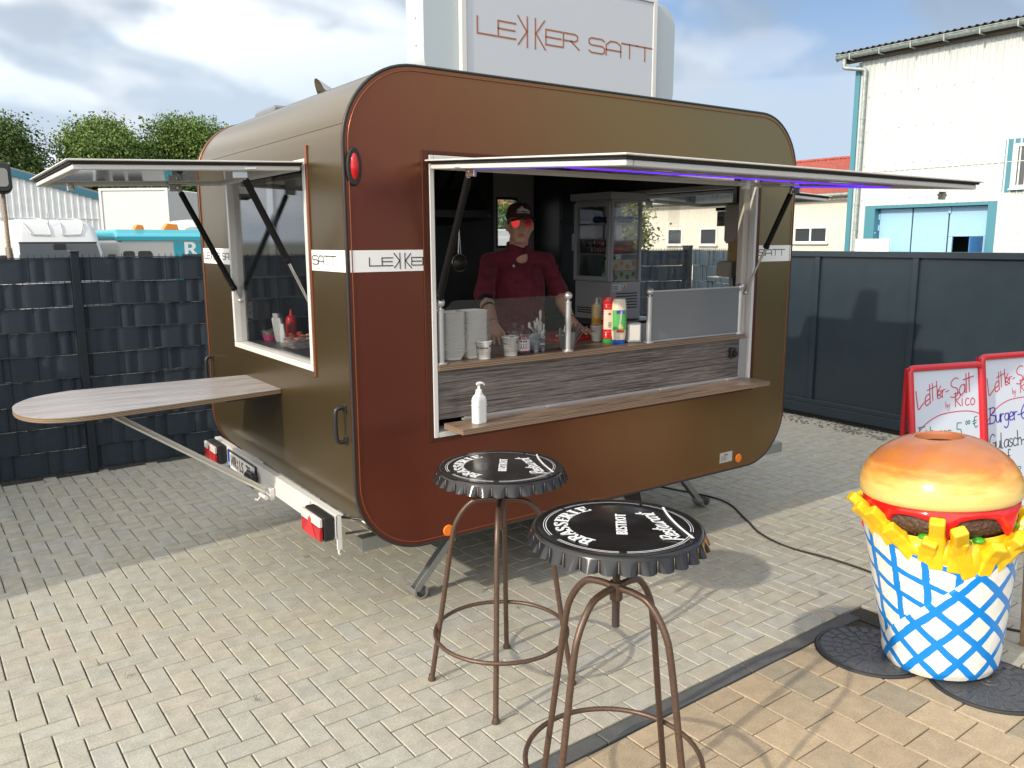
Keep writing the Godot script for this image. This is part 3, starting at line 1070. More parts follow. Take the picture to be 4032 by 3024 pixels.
	var cream := grainy("cream_render", lin(0.56, 0.54, 0.47), lin(0.61, 0.59, 0.52), 0.9, Vector3.ONE * 0.5, 0.03)
	part("wall", box(V(0, 0, -26), V(8, 3.6, 13.5)), cream, o)
	var red := grainy("red_roofing", lin(0.26, 0.055, 0.04), lin(0.36, 0.09, 0.065), 0.75, Vector3.ONE * 0.5, 0.03)
	part("roof", wavy_roof(40.2, V(-0.35, 3.62, -26.3), V(0, 0, 1), V(0.93, 0.36, 0).normalized(), 4.7, 0.177, 0.028), red, o)
	part("roof", wavy_roof(40.2, V(8.35, 3.62, -26.3), V(0, 0, 1), V(-0.93, 0.36, 0).normalized(), 4.7, 0.177, 0.028), red, o)
	part("ridge_cap", box(V(3.85, 5.26, -26.3), V(4.15, 5.36, 13.9), 0.03), red, o)
	b = MB.new()
	b.cyl(V(-0.4, 3.57, -26), V(-0.4, 3.57, 13.6), 0.06, 8)
	part("gutter", b, zinc, o)
	for q in [[7.64, 9.1, 1.84, 2.46, 2], [1.0, 1.9, 1.75, 2.49, 1], [2.9, 3.86, 1.75, 2.49, 1], [-1.6, -0.7, 1.75, 2.49, 1], [5.0, 6.0, 1.75, 2.49, 1], [9.9, 10.7, 1.84, 2.46, 1]]:
		add_window(o, -0.03, q[0], q[1], q[2], q[3], M["frame_white"], q[4])
	# gable hall far left
	o = thing("gable_hall", "pale ribbed hall with a sloping teal roof edge behind the parked vans", "building", V(2, 0, -38))
	b = MB.new()
	for i in 56:
		var x := -7.0 + i * 0.25
		var pts := [V(x, 0, 0), V(x + 0.14, 0, 0), V(x + 0.165, 0, 0.035), V(x + 0.225, 0, 0.035), V(x + 0.25, 0, 0)]
		for j in 4:
			var ya := minf(6.0 - 0.276 * (pts[j].x + 4.4), 6.0 + 0.276 * (pts[j].x + 4.4))
			var yb := minf(6.0 - 0.276 * (pts[j + 1].x + 4.4), 6.0 + 0.276 * (pts[j + 1].x + 4.4))
			b.quad(pts[j], pts[j + 1], pts[j + 1] + V(0, yb, 0), pts[j] + V(0, ya, 0))
	part("wall", b, grainy("pale_cladding", lin(0.60, 0.63, 0.65), lin(0.68, 0.70, 0.71), 0.6, Vector3.ONE * 0.3, 0.03), o)
	part("seam", box(V(-7, 2.98, -0.02), V(7, 3.02, 0.042)), M["seam_grey"], o)
	b = MB.new()
	b.prism(P2("-4.4,5.95 8,2.53 8,2.83 -4.4,6.25"), -0.3, 0.12)
	b.prism(P2("-4.401,5.95 -4.401,6.25 -12,4.15 -12,3.85"), -0.3, 0.12)
	part("roof_edge", b, mat("teal_dark", lin(0.035, 0.15, 0.21), 0.5), o)
	b = MB.new()
	b.prism(P2("-4.4,6.25 8,2.83 8,2.9 -4.4,6.32"), -16, 0.1)
	part("roof", b, mat("roof_grey", lin(0.2, 0.21, 0.22), 0.7), o)


func turned_at(p: Vector3, pr: Array, seg := 24) -> MB:
	var b := MB.new()
	b.xf = Transform3D(Basis(), p)
	b.lathe(pr, seg)
	return b


# ------------------------------------------------------------------ parked vehicles behind the fence
func loft(secs: Array) -> MB:
	# sections [z, x0, x1, y0, y1, corner radius], skinned from first to last and closed at both ends
	var b := MB.new()
	var rings := []
	for s in secs: rings.append([s[0], rr(s[1], s[3], s[2], s[4], s[5], 5)])
	var k: int = rings[0][1].size()
	var last := rings.size() - 1
	b.sheet(func(u: float, v: float) -> Vector3:
		var j := int(round(u * k)) % k
		var r: Array = rings[int(round(v * last))]
		return V(r[1][j].x, r[1][j].y, r[0]), k, last, true)
	for e in [0, last]:
		b.xf = Transform3D()
		var pl: PackedVector2Array = rings[e][1]
		var mid := Vector2.ZERO
		for q in pl: mid += q / k
		var nn := V(0, 0, -1 if (rings[e][0] < rings[last - e][0]) else 1)
		for j in k:
			var p := pl[j]
			var q := pl[(j + 1) % k]
			b.tri(V(mid.x, mid.y, rings[e][0]), V(p.x, p.y, rings[e][0]), V(q.x, q.y, rings[e][0]), nn, nn, nn)
	return b


func add_wheels(o: Node3D, xs: Array, zs: Array, r: float) -> void:
	for x in xs:
		for z in zs:
			var b := MB.new()
			b.xf = Transform3D(Basis(Vector3.BACK, PI / 2), V(x, r, z))
			b.lathe([Vector2(r * 0.6, -0.1), Vector2(r * 0.93, -0.1), Vector2(r, -0.07), Vector2(r, 0.07), Vector2(r * 0.93, 0.1), Vector2(r * 0.6, 0.1)], 20)
			var w := part("wheel", b, M["rubber_black"], o)
			b = MB.new()
			b.xf = Transform3D(Basis(Vector3.BACK, PI / 2), V(x, r, z))
			b.lathe([Vector2(0, -0.08), Vector2(r * 0.62, -0.09), Vector2(r * 0.62, 0.09), Vector2(0, 0.08)], 16)
			part("rim", b, mat("rim_silver", lin(0.4, 0.4, 0.4), 0.4, 0.7), w)


func make_vehicles() -> void:
	var white := mat("van_white", lin(0.50, 0.515, 0.53), 0.22)
	var glass := mat("vehicle_glass", lin(0.03, 0.035, 0.04), 0.06, 0.0, 0.7)
	var black := mat("vehicle_black", lin(0.015, 0.015, 0.016), 0.5)
	# high-roofed van, facing the yard
	var o := thing("white_van", "white high-roofed van facing the yard behind the left fence", "van", V(0.97, 0, -20.6), "vehicles parked behind the fence", 0.05)
	part("body", loft([[-3.0, -0.85, 0.85, 0.35, 2.40, 0.2], [-2.9, -0.93, 0.93, 0.3, 2.48, 0.22], [1.55, -0.93, 0.93, 0.3, 2.50, 0.30], [1.95, -0.91, 0.91, 0.3, 2.42, 0.30], [2.25, -0.90, 0.90, 0.3, 2.14, 0.24], [2.62, -0.93, 0.93, 0.3, 1.55, 0.16], [2.85, -0.95, 0.95, 0.3, 1.2, 0.1], [3.3, -0.93, 0.93, 0.32, 1.05, 0.12], [3.42, -0.84, 0.84, 0.38, 0.9, 0.15]]), white, o)
	var b := MB.new()
	b.quad(V(-0.86, 1.2, 2.905), V(0.86, 1.2, 2.905), V(0.79, 1.94, 2.44), V(-0.79, 1.94, 2.44))
	part("windscreen", b, glass, o)
	b = MB.new()
	b.tube([V(-0.8, 1.955, 2.43), V(0.8, 1.955, 2.43)], 0.02, 6)
	part("screen_seal", b, black, o)
	for s in [-1.0, 1.0]:
		b = MB.new()
		b.tube(smooth3([V(s * 0.12, 2.13, 2.29), V(s * 0.14, 2.40, 1.99), V(s * 0.2, 2.508, 1.5), V(s * 0.6, 2.504, 1.5), V(s * 0.62, 2.40, 1.99), V(s * 0.5, 2.14, 2.28)], 5), 0.014, 6, true)
		part("roof_bead", b, white, o)
		b = MB.new()
		b.box(V(s * 1.12 - 0.08, 1.35, 2.3), V(s * 1.12 + 0.08, 1.68, 2.42), 0.03)
		part("mirror", b, black, o)
		b = MB.new()
		b.box(V(s * 0.7 - 0.2, 0.85, 3.3), V(s * 0.7 + 0.2, 1.02, 3.36), 0.03)
		part("headlight", b, mat("lamp_glass", lin(0.6, 0.6, 0.6), 0.1), o)
		b = MB.new()
		b.quad(V(s * 0.94, 1.2, 2.5), V(s * 0.94, 1.2, 1.4), V(s * 0.94, 1.85, 1.4), V(s * 0.94, 1.85, 2.15))
		part("side_window", b, glass, o)
	b = MB.new()
	b.cyl(V(-0.1, 2.38, 2.05), V(-0.1, 2.62, 1.95), 0.006, 6)
	part("aerial", b, black, o)
	b = MB.new()
	b.box(V(-0.13, 1.8, 2.50), V(0.13, 1.93, 2.54), 0.01)
	part("mirror_mount", b, black, o)
	add_wheels(o, [-0.83, 0.83], [-2.0, 2.3], 0.34)
	# works truck with teal roof and beacons
	o = thing("works_truck", "white works truck with teal roof and two orange beacons behind the fence", "truck", V(4.3, 0, -20.4), "vehicles parked behind the fence", 0.10)
	var teal := mat("truck_teal", lin(0.03, 0.33, 0.42), 0.3)
	part("cab", loft([[-1.9, -1.84, 1.7, 0.5, 1.98, 0.12], [-1.8, -1.9, 1.8, 0.45, 2.04, 0.12], [0.9, -1.9, 1.8, 0.45, 2.04, 0.12], [1.0, -1.84, 1.74, 0.5, 2.0, 0.12]]), mat("truck_white", lin(0.48, 0.48, 0.46), 0.3), o)
	part("roof", loft([[-1.85, -1.8, 1.6, 2.0, 2.2, 0.08], [-1.7, -1.9, 1.7, 1.98, 2.28, 0.12], [0.7, -1.9, 1.7, 1.98, 2.28, 0.12], [1.04, -1.93, 1.75, 2.0, 2.10, 0.04]]), teal, o)
	for q in [[-1.78, -1.5], [-1.42, -1.08]]:
		part("rear_window", loft_pane(q[0], q[1], 1.2, 1.74, 1.008), glass, o)
	part("teal_panel", box(V(-0.52, 0.8, 0.99), V(1.7, 1.97, 1.012)), teal, o)
	text("R", 0.34, mat("letter_white", lin(0.8, 0.8, 0.8), 0.5), o, Transform3D(Basis.from_scale(V(1.35, 1, 1)), V(-0.1, 1.78, 1.014)), "Droid Sans", true)
	part("door_window", box(V(-0.3, 1.0, 1.006), V(0.7, 1.62, 1.02), 0.004), glass, o)
	b = MB.new()
	b.tube([V(-0.3, 1.0, 1.02), V(-0.3, 1.62, 1.02), V(0.7, 1.62, 1.02), V(0.7, 1.0, 1.02)], 0.035, 6, true)
	part("door_window_frame", b, black, o)
	var amber := mat("beacon_orange", lin(0.8, 0.22, 0.02), 0.15)
	for q in [[-1.25, 2.24, 0.55, 0.22], [-0.35, 2.28, 0.3, 0.34]]:
		b = MB.new()
		b.prism(PackedVector2Array([Vector2(-q[3] / 2 - 0.04, 0), Vector2(q[3] / 2 + 0.04, 0), Vector2(q[3] / 2, 0.15), Vector2(-q[3] / 2 + 0.08, 0.17)]), -0.12, 0.12, 0.015)
		var bc := part("beacon", b, amber, o)
		bc.position = V(q[0], q[1], q[2])
	add_wheels(o, [-1.2, 1.3], [-1.6, 0.75], 0.4)
	# box lorry
	o = thing("box_lorry", "tall white box lorry behind the teal-roofed works truck", "lorry", V(5.4, 0, -26.0), "vehicles parked behind the fence", -0.72)
	part("box_body", box(V(-2.4, 0.9, -6.5), V(0, 3.72, 0), 0.05), mat("lorry_white", lin(0.50, 0.51, 0.51), 0.5), o)
	for q in [[V(-2.42, 0.88, -0.01), V(-2.32, 3.74, 0.04)], [V(-0.08, 0.88, -0.01), V(0.02, 3.74, 0.04)], [V(-2.42, 3.66, -0.008), V(0.02, 3.745, 0.038)]]:
		part("edge_profile", box(q[0], q[1], 0.01), white, o)
	part("chassis", box(V(-2.1, 0.5, -8.0), V(-0.3, 0.88, -0.3)), black, o)
	part("cab", loft([[-8.4, -2.3, -0.1, 0.5, 2.5, 0.2], [-6.6, -2.35, -0.05, 0.5, 2.7, 0.2]]), white, o)
	add_wheels(o, [-2.1, -0.3], [-7.4, -1.5], 0.45)
	o = thing("sleeper_cab", "rounded white roof of a vehicle half hidden behind the trailer's left edge", "vehicle", V(5.6, 0, -22.6), "vehicles parked behind the fence")
	part("body", loft([[-1.6, -0.8, 0.9, 0.4, 2.45, 0.3], [-1.2, -0.9, 1.0, 0.4, 2.62, 0.35], [0.2, -0.9, 1.0, 0.4, 2.62, 0.35], [0.6, -0.85, 0.95, 0.4, 2.4, 0.3]]), white, o)
	add_wheels(o, [-0.8, 0.9], [-1.0, 0.2], 0.36)
	# storage box seen through the rear door window
	o = thing("storage_container", "white storage container seen through the small window in the rear door", "container", V(9.4, 0, -13.2))
	part("body", box(V(-1.6, 0, -1.2), V(1.8, 2.22, 1.0), 0.03), white, o)
	part("door", box(V(-0.9, 0.2, 1.0), V(0.2, 2.05, 1.03), 0.01), mat("container_door", lin(0.6, 0.62, 0.64), 0.5), o)
	# black yard lamp at the frame edge
	o = thing("yard_lamp", "black floodlight on a thin rusty pole at the left frame edge", "lamp", V(-0.93, 0, -4.6))
	b = MB.new()
	b.cyl(V(0, 0, 0), V(0, 2.42, 0), 0.017, 8)
	part("pole", b, grainy("rusty_steel", lin(0.35, 0.30, 0.24), lin(0.22, 0.12, 0.06), 0.8, Vector3.ONE * 5, 0.05), o)
	b = MB.new()
	b.xf = Transform3D(Basis(Vector3.RIGHT, -0.1), V(-0.03, 2.47, 0.05))
	b.prism(rr(-0.095, -0.12, 0.095, 0.12, 0.045, 5), -0.07, 0.05, 0.015)
	part("housing", b, black, o)
	b = MB.new()
	b.xf = Transform3D(Basis(Vector3.RIGHT, -0.1), V(-0.03, 2.47, 0.101))
	b.prism(rr(-0.06, -0.075, 0.07, 0.075, 0.03, 5), 0, 0.006, 0.002)
	part("lens", b, mat("lens_grey", lin(0.25, 0.24, 0.22), 0.12, 0.4), o)


func loft_pane(x0: float, x1: float, y0: float, y1: float, z: float) -> MB:
	var b := MB.new()
	b.prism(rr(x0, y0, x1, y1, 0.06, 4), z - 0.01, z + 0.008, 0.003)
	return b


# ------------------------------------------------------------------ trees
func leaf_mesh(seed_: int, leaves: int, size: float, spread: float) -> ArrayMesh:
	var r := RandomNumberGenerator.new()
	r.seed = seed_
	var b := MB.new()
	for i in leaves:
		var p := V(r.randfn(), r.randfn() * 0.7, r.randfn()) * spread * 0.5
		var d := (V(r.randf_range(-1, 1), r.randf_range(-0.9, 0.4), r.randf_range(-1, 1))).normalized()
		var s := d.cross(V(r.randf_range(-1, 1), r.randf_range(-1, 1), r.randf_range(-1, 1))).normalized()
		var l := size * r.randf_range(0.7, 1.3)
		var nn := d.cross(s)
		if nn.y < 0: nn = -nn
		b.col = Color(1, 1, 1) * r.randf_range(0.75, 1.2)
		b.tri(p, p + d * l * 0.5 + s * l * 0.3, p + d * l, nn, nn, nn)
		b.tri(p, p + d * l, p + d * l * 0.5 - s * l * 0.3 + nn * l * 0.12, nn, nn, nn)
	return b.mesh()


func tree(called: String, label: String, at: Vector3, h: float, rad: float, base: float, tone: Color, clumps: int, lobes: int, leaf: float, seed_: int, group := "") -> void:
	var r := RandomNumberGenerator.new()
	r.seed = seed_
	var o := thing(called, label, "shrub" if called.contains("shrub") else "tree", at, group)
	var bark := grainy("bark", lin(0.07, 0.055, 0.04), lin(0.13, 0.105, 0.08), 0.95, Vector3.ONE * 2, 0.05)
	var t := MB.new()
	var cen := []
	for i in lobes:
		var a := r.randf() * TAU
		var y := lerpf(base + rad * 0.3, h - rad * 0.35, sqrt(r.randf()))
		var k := sqrt(r.randf()) * rad * 0.75 * (1.0 - 0.45 * smoothstep(base, h, y))
		cen.append([V(cos(a) * k, y, sin(a) * k), rad * r.randf_range(0.28, 0.5)])
	cen.append([V(0, h - rad * 0.32, 0), rad * 0.33])
	var top := V(0, lerpf(base, h, 0.62), 0)
	var fat := maxf(0.04, h * 0.018)
	t.tube(smooth3([V(0, -0.05, 0), V(r.randf_range(-0.1, 0.1), h * 0.2, 0), V(r.randf_range(-0.1, 0.1), h * 0.4, 0.05), top], 4), [fat * 1.5, fat * 1.35, fat * 1.25, fat * 1.2, fat * 1.15, fat * 1.1, fat, fat * 0.95, fat * 0.9, fat * 0.8, fat * 0.65, fat * 0.5, fat * 0.35], 8)
	var tr := part("trunk", t, bark, o)
	for c in cen:
		var b := MB.new()
		var s := V(0, lerpf(base * 0.8, top.y, r.randf()), 0)
		b.tube(smooth3([s, s.lerp(c[0], 0.5) + V(0, 0.1, 0), c[0]], 3), [fat * 0.5, fat * 0.42, fat * 0.35, fat * 0.3, fat * 0.22, fat * 0.16, fat * 0.1], 6)
		part("limb", b, bark, tr)
	var m := mat("leaf_" + str(tone), tone, 0.55, 0.0, 0.4)
	m.vertex_color_use_as_albedo = true
	m.backlight_enabled = true
	m.backlight = tone * 0.55
	var mm := MultiMesh.new()
	mm.transform_format = MultiMesh.TRANSFORM_3D
	mm.use_colors = true
	mm.mesh = leaf_mesh(seed_, 26, leaf, leaf * 4.2)
	mm.instance_count = clumps
	for i in clumps:
		var c: Array = cen[r.randi() % cen.size()]
		var d := V(r.randfn(), r.randfn(), r.randfn()).normalized()
		var p: Vector3 = c[0] + d * c[1] * pow(r.randf(), 0.4) * V(1.15, 0.85, 1.15)
		mm.set_instance_transform(i, Transform3D(Basis.from_euler(V(r.randf() * 0.8, r.randf() * TAU, r.randf() * 0.8)) * Basis.from_scale(Vector3.ONE * r.randf_range(0.7, 1.25)), p))
		var g := r.randf_range(0.7, 1.25)
		mm.set_instance_color(i, Color(g * r.randf_range(0.9, 1.15), g, g * r.randf_range(0.8, 1.0)))
	var cr := MultiMeshInstance3D.new()
	cr.name = "crown"
	cr.multimesh = mm
	cr.material_override = m
	cr.set_meta("kind", "stuff")
	o.add_child(cr, true)


func make_trees() -> void:
	var g := "trees beyond the yard"
	tree("dark_tree", "dark broad tree at the far left beyond the gable hall", V(2.6, 0, -60), 9.9, 4.4, 1.6, lin(0.075, 0.125, 0.035), 2600, 22, 0.19, 3, g)
	tree("yellow_green_tree", "small yellow-green tree just above the left teal roof edge", V(3.6, 0, -52), 6.0, 1.5, 1.0, lin(0.17, 0.23, 0.04), 420, 8, 0.12, 4, g)
	tree("green_tree", "loose green tree with gaps standing left of the trailer roof", V(9.7, 0, -60), 10.6, 3.5, 2.0, lin(0.125, 0.20, 0.05), 2000, 20, 0.19, 5, g)
	tree("green_tree", "rounder green tree half hidden by the trailer's rounded left shoulder", V(15.0, 0, -61), 10.9, 3.9, 1.8, lin(0.11, 0.185, 0.045), 2400, 22, 0.19, 6, g)
	tree("green_tree", "green tree filling the gap low between the two taller left trees", V(12.3, 0, -63), 9.2, 3.2, 1.5, lin(0.115, 0.19, 0.045), 1500, 16, 0.19, 8, g)
	tree("apple_tree", "leafy yellow-green apple tree seen through the trailer's far end window", V(14.3, 0, -13.6), 3.25, 1.05, 0.7, lin(0.14, 0.17, 0.05), 620, 14, 0.085, 9, g)
	tree("laurel_shrub", "glossy green shrub seen through the rear door window", V(13.4, 0, -17.2), 3.1, 1.35, 0.3, lin(0.07, 0.13, 0.035), 700, 14, 0.10, 10, g)


# ------------------------------------------------------------------ the trailer
func slab(parent: Node, called: String, m: Material, lo: Vector3, hi: Vector3, bev := 0.0) -> MeshInstance3D:
	return part(called, box(lo, hi, bev), m, parent)


func ply(parent: Node, called: String, outline: PackedVector2Array, y_top: float, thick: float, top_m: Material, called_edge := "plywood_edge") -> MeshInstance3D:
	# a board lying flat: outline in (x, z), laminate on top and a layered edge
	var turn := Transform3D(Basis(Vector3.RIGHT, PI / 2), V(0, y_top, 0))
	var t := MB.new()
	t.xf = turn
	t.prism(outline, 0.0, 0.003)
	var o := part(called, t, top_m, parent)
	var e := MB.new()
	e.xf = turn
	var layers := [[0.0032, 0.30, Color(0.22, 0.15, 0.10)], [0.30, 0.42, Color(0.09, 0.06, 0.04)], [0.42, 0.60, Color(0.26, 0.18, 0.115)], [0.60, 0.70, Color(0.08, 0.055, 0.04)], [0.70, 0.9, Color(0.24, 0.165, 0.105)], [0.9, 1.0, Color(0.12, 0.09, 0.07)]]
	for i in layers.size():
		var l: Array = layers[i]
		e.col = l[2]
		var shrink := -0.0015 if i % 2 == 1 else -0.0006
		var op := Geometry2D.offset_polygon(outline, shrink)
		e.prism(op[0], (l[0] if i == 0 else l[0] * thick), l[1] * thick)
	var em := mat("ply_edge", Color.WHITE, 0.65)
	em.vertex_color_use_as_albedo = true
	part(called_edge, e, em, o)
	return o


func strut(parent: Node, a: Vector3, b: Vector3, body: float) -> void:
	var steel := mat("bright_steel", lin(0.5, 0.5, 0.5), 0.22, 0.9)
	var t := MB.new()
	t.cyl(a.lerp(b, 0.04), a.lerp(b, body), 0.0165, 14, 0.004)
	t.cyl(a.lerp(b, body - 0.03), a.lerp(b, body + 0.005), 0.019, 14, 0.003)
	var o := part("gas_strut", t, mat("strut_black", lin(0.006, 0.006, 0.007), 0.4, 0.0, 0.3), parent)
	t = MB.new()
	t.cyl(a.lerp(b, body), a.lerp(b, 0.97), 0.0075, 10)
	part("rod", t, steel, o)
	t = MB.new()
	t.cyl(a, a.lerp(b, 0.045), 0.009, 8)
	t.ball(a, Vector3.ONE * 0.014, 10)
	t.ball(b, Vector3.ONE * 0.017, 10)
	t.cyl(a.lerp(b, 0.965), b, 0.010, 8)
	part("ball_joint", t, steel, o)


func hatch(parent: Node, f: Transform3D, L: float, D: float, led: bool) -> void:
	# f: x along the hinge, y outwards, z downwards
	var alu := mat("white_alu", lin(0.58, 0.58, 0.57), 0.35)
	var black := mat("rubber_black", lin(0.012, 0.012, 0.013), 0.7)
	var b := MB.new()
	b.xf = f
	b.box(V(0.0, 0.01, -0.010), V(L, D, -0.002), 0.002)
	var o := part("hatch", b, M["shell_paint"], parent)
	b = MB.new()
	b.xf = f
	b.box(V(0.004, 0.014, -0.0018), V(L - 0.004, D - 0.004, 0.006))
	part("seal", b, black, o)
	b = MB.new()
	b.xf = f
	b.box(V(0.03, 0.03, 0.0062), V(L - 0.03, D - 0.03, 0.016))
	part("inner_sheet", b, mat("hatch_gloss", lin(0.16, 0.165, 0.17), 0.045, 0.0, 0.9), o)
	for q in [[V(0.012, 0.02, 0.0063), V(0.05, D - 0.012, 0.030)], [V(L - 0.05, 0.02, 0.0063), V(L - 0.012, D - 0.012, 0.030)], [V(0.0502, D - 0.05, 0.0063), V(L - 0.0502, D - 0.012, 0.030)], [V(0.0502, 0.02, 0.0063), V(L - 0.0502, 0.045, 0.03)]]:
		b = MB.new()
		b.xf = f
		b.box(q[0], q[1], 0.005)
		part("frame", b, alu, o)
	b = MB.new()
	b.xf = f
	b.box(V(0.0, D - 0.001, -0.012), V(L, D + 0.012, -0.005), 0.002)
	b.box(V(-0.012, 0.01, -0.012), V(-0.001, D + 0.012, -0.005), 0.002)
	b.box(V(L + 0.001, 0.01, -0.012), V(L + 0.012, D + 0.012, -0.005), 0.002)
	part("lip", b, alu, o)
	for x in ([L * 0.3, L * 0.92] if led else [L * 0.5]):
		b = MB.new()
		b.xf = f
		b.box(V(x - 0.012, D - 0.1, 0.046), V(x + 0.012, D - 0.07, 0.085), 0.004)
		b.box(V(x - 0.04, D - 0.092, 0.058), V(x + 0.04, D - 0.078, 0.068), 0.004)
		part("latch", b, mat("latch_grey", lin(0.35, 0.35, 0.34), 0.45), o)
	for x in [0.06, L - 0.06]:
		b = MB.new()
		b.xf = f
		b.prism(PackedVector2Array([Vector2(x - 0.07, 0.24), Vector2(x + 0.07, 0.24), Vector2(x + 0.02, 0.34), Vector2(x - 0.02, 0.34)]), 0.017, 0.024)
		b.box(V(x - 0.008, 0.26, 0.024), V(x + 0.008, 0.33, 0.062), 0.003)
		part("strut_bracket", b, M["bright_steel"] if M.has("bright_steel") else mat("bright_steel", lin(0.5, 0.5, 0.5), 0.22, 0.9), o)
	if led:
		var glow := mat("led_violet", lin(0.1, 0.02, 0.3), 0.5)
		glow.emission_enabled = true
		glow.emission = Color(0.36, 0.10, 1.0)
		glow.emission_energy_multiplier = 1.5
		var casing := mat("led_channel", lin(0.4, 0.4, 0.42), 0.4)
		for q in [[V(0.075, 0.30, 0), V(0.075, 0.90, 0)], [V(0.09, 0.90, 0), V(L - 0.09, 0.90, 0)], [V(L - 0.075, 0.30, 0), V(L - 0.075, 0.90, 0)]]:
			b = MB.new()
			b.xf = f
			var along: Vector3 = (q[1] - q[0]).normalized()
			var s := V(along.y, along.x, 0) * 0.007
			b.box(q[0] - s + V(0, 0, 0.017), q[1] + s + V(0, 0, 0.024))
			var c := part("led_channel", b, casing, o)
			b = MB.new()
			b.xf = f
			b.box(q[0] - s * 0.4 + V(0, 0, 0.0242), q[1] + s * 0.4 + V(0, 0, 0.029))
			part("led_strip", b, glow, c)
		var al := AreaLight3D.new()
		al.name = "led_light"
		al.area_size = Vector2(L - 0.2, 0.02)
		al.light_color = Color(0.45, 0.18, 1.0)
		al.light_energy = 0.10
		al.shadow_enabled = true
		add_child(al)
		al.transform = Transform3D(Basis(f.basis.x, -f.basis.y, -f.basis.z), f * V(L / 2, 0.90, 0.034))


func make_trailer() -> void:
	var X1 := 3.18
	var ZB := -2.3
	var gold := mat("shell_paint", lin(0.148, 0.104, 0.045), 0.34, 0.8)
	gold.clearcoat_enabled = true
	gold.clearcoat = 0.3
	gold.clearcoat_roughness = 0.2
	# wrap foil: sheen shifting copper to olive with view angle, painted in as colour
	var im := Image.create(128, 64, false, Image.FORMAT_RGBF)
	for x in 128:
		for y in 64:
			var u := x / 127.0 - 0.32 * (y / 63.0 - 0.5)
			var c := lin(0.165, 0.044, 0.027).lerp(lin(0.205, 0.082, 0.035), smoothstep(0.0, 0.38, u))
			c = c.lerp(lin(0.215, 0.140, 0.054), smoothstep(0.25, 0.72, u))
			c = c.lerp(lin(0.195, 0.152, 0.072), smoothstep(0.65, 1.0, u))
			im.set_pixel(x, y, c.srgb_to_linear())
	var copper := mat("wrap_foil", Color.WHITE, 0.28, 0.72)
	copper.albedo_texture = ImageTexture.create_from_image(im)
	copper.texture_repeat = false
	copper.clearcoat_enabled = true
	copper.clearcoat = 0.10
	copper.clearcoat_roughness = 0.25
	var alu := mat("white_alu", lin(0.58, 0.58, 0.57), 0.35)
	var o := thing("food_trailer", "copper and gold food trailer with open serving hatch and roof sign", "food trailer")
	# rounded outline
	var ol := rr(0, 0.468, X1, 2.728, 0.36, 14)
	var arc := func(k: int) -> PackedVector2Array: return ol.slice(k * 15, k * 15 + 15)
	var skin := func(b: MB, p: PackedVector2Array, t: float) -> void:
		for i in p.size() - 1:
			var nrm := []
			for k in [i, i + 1]:
				var d0 := (p[mini(k + 1, p.size() - 1)] - p[maxi(k - 1, 0)]).normalized()
				nrm.append(Vector3(d0.y, -d0.x, 0))
			var A := V(p[i].x, p[i].y, 0)
			var B := V(p[i + 1].x, p[i + 1].y, 0)
			for s in [0.0, t]:
				var sg := 1.0 if s == 0.0 else -1.0
				var a: Vector3 = A - nrm[0] * s
				var c: Vector3 = B - nrm[1] * s
				var z0 := V(0, 0, -0.03)
				var z1 := V(0, 0, ZB + 0.03)
				b.tri(a + z0, c + z0, c + z1, nrm[0] * sg, nrm[1] * sg, nrm[1] * sg)
				b.tri(a + z0, c + z1, a + z1, nrm[0] * sg, nrm[1] * sg, nrm[0] * sg)
	var b := MB.new()
	var upper := PackedVector2Array([Vector2(X1, 2.335)])
	upper.append_array(arc.call(1))
	upper.append_array(arc.call(2))
	upper.append(Vector2(0, 2.335))
	var lower := PackedVector2Array([Vector2(0, 1.32)])
	lower.append_array(arc.call(3))
	lower.append_array(arc.call(0))
	lower.append(Vector2(X1, 1.32))
	skin.call(b, upper, 0.035)
	skin.call(b, lower, 0.035)
	for x in [[0.0, 0.035], [X1 - 0.035, X1]]:
		b.box(V(x[0], 1.32, -0.43), V(x[1], 2.335, -0.03))
		b.box(V(x[0], 1.32, ZB + 0.03), V(x[1], 2.335, -1.68))
	var shell := part("shell", b, gold, o)
	for q in [[0.25, 0.0], [1.2, 0.0]]:
		var sa: float = PI - q[0]
		b = MB.new()
		b.tube([V(0.36 + cos(sa) * 0.3605, 2.368 + sin(sa) * 0.3605, -0.03), V(0.36 + cos(sa) * 0.3605, 2.368 + sin(sa) * 0.3605, ZB + 0.03)], 0.0014, 5)
		part("foil_seam", b, gold, shell)
	# the long sides
	var left := PackedVector2Array([Vector2(0.42, 0.468)])
	var rev: PackedVector2Array = arc.call(3)
	rev.reverse()
	left.append_array(rev)
	rev = arc.call(2)
	rev.reverse()
	left.append_array(rev)
	left.append(Vector2(0.42, 2.728))
	var right := PackedVector2Array([Vector2(2.80, 0.468)])
	right.append_array(arc.call(0))
	right.append_array(arc.call(1))
	right.append(Vector2(2.80, 2.728))
	b = MB.new()
	b.us = Vector2(1.0 / X1, -1.0 / 2.26)
	b.uo = Vector2(0, 1.207)
	b.prism(left, -0.03, 0)
	b.prism(right, -0.03, 0)
	b.prism(PackedVector2Array([Vector2(0.42, 0.468), Vector2(2.80, 0.468), Vector2(2.80, 1.0), Vector2(0.42, 1.0)]), -0.03, 0)
	b.prism(PackedVector2Array([Vector2(0.42, 2.345), Vector2(2.80, 2.345), Vector2(2.80, 2.728), Vector2(0.42, 2.728)]), -0.03, 0)
	var front := part("serving_side", b, copper, o)
	b = MB.new()
	var l2 := PackedVector2Array()
	for p in left: l2.append(Vector2(2.345 if p.x > 0.41 else p.x, p.y))
	var r2 := PackedVector2Array()
	for p in right: r2.append(Vector2(2.555 if p.x < 2.81 else p.x, p.y))
	b.us = Vector2(1.0 / X1, -1.0 / 2.26)
	b.uo = Vector2(0, 1.207)
	b.prism(l2, ZB, ZB + 0.03)
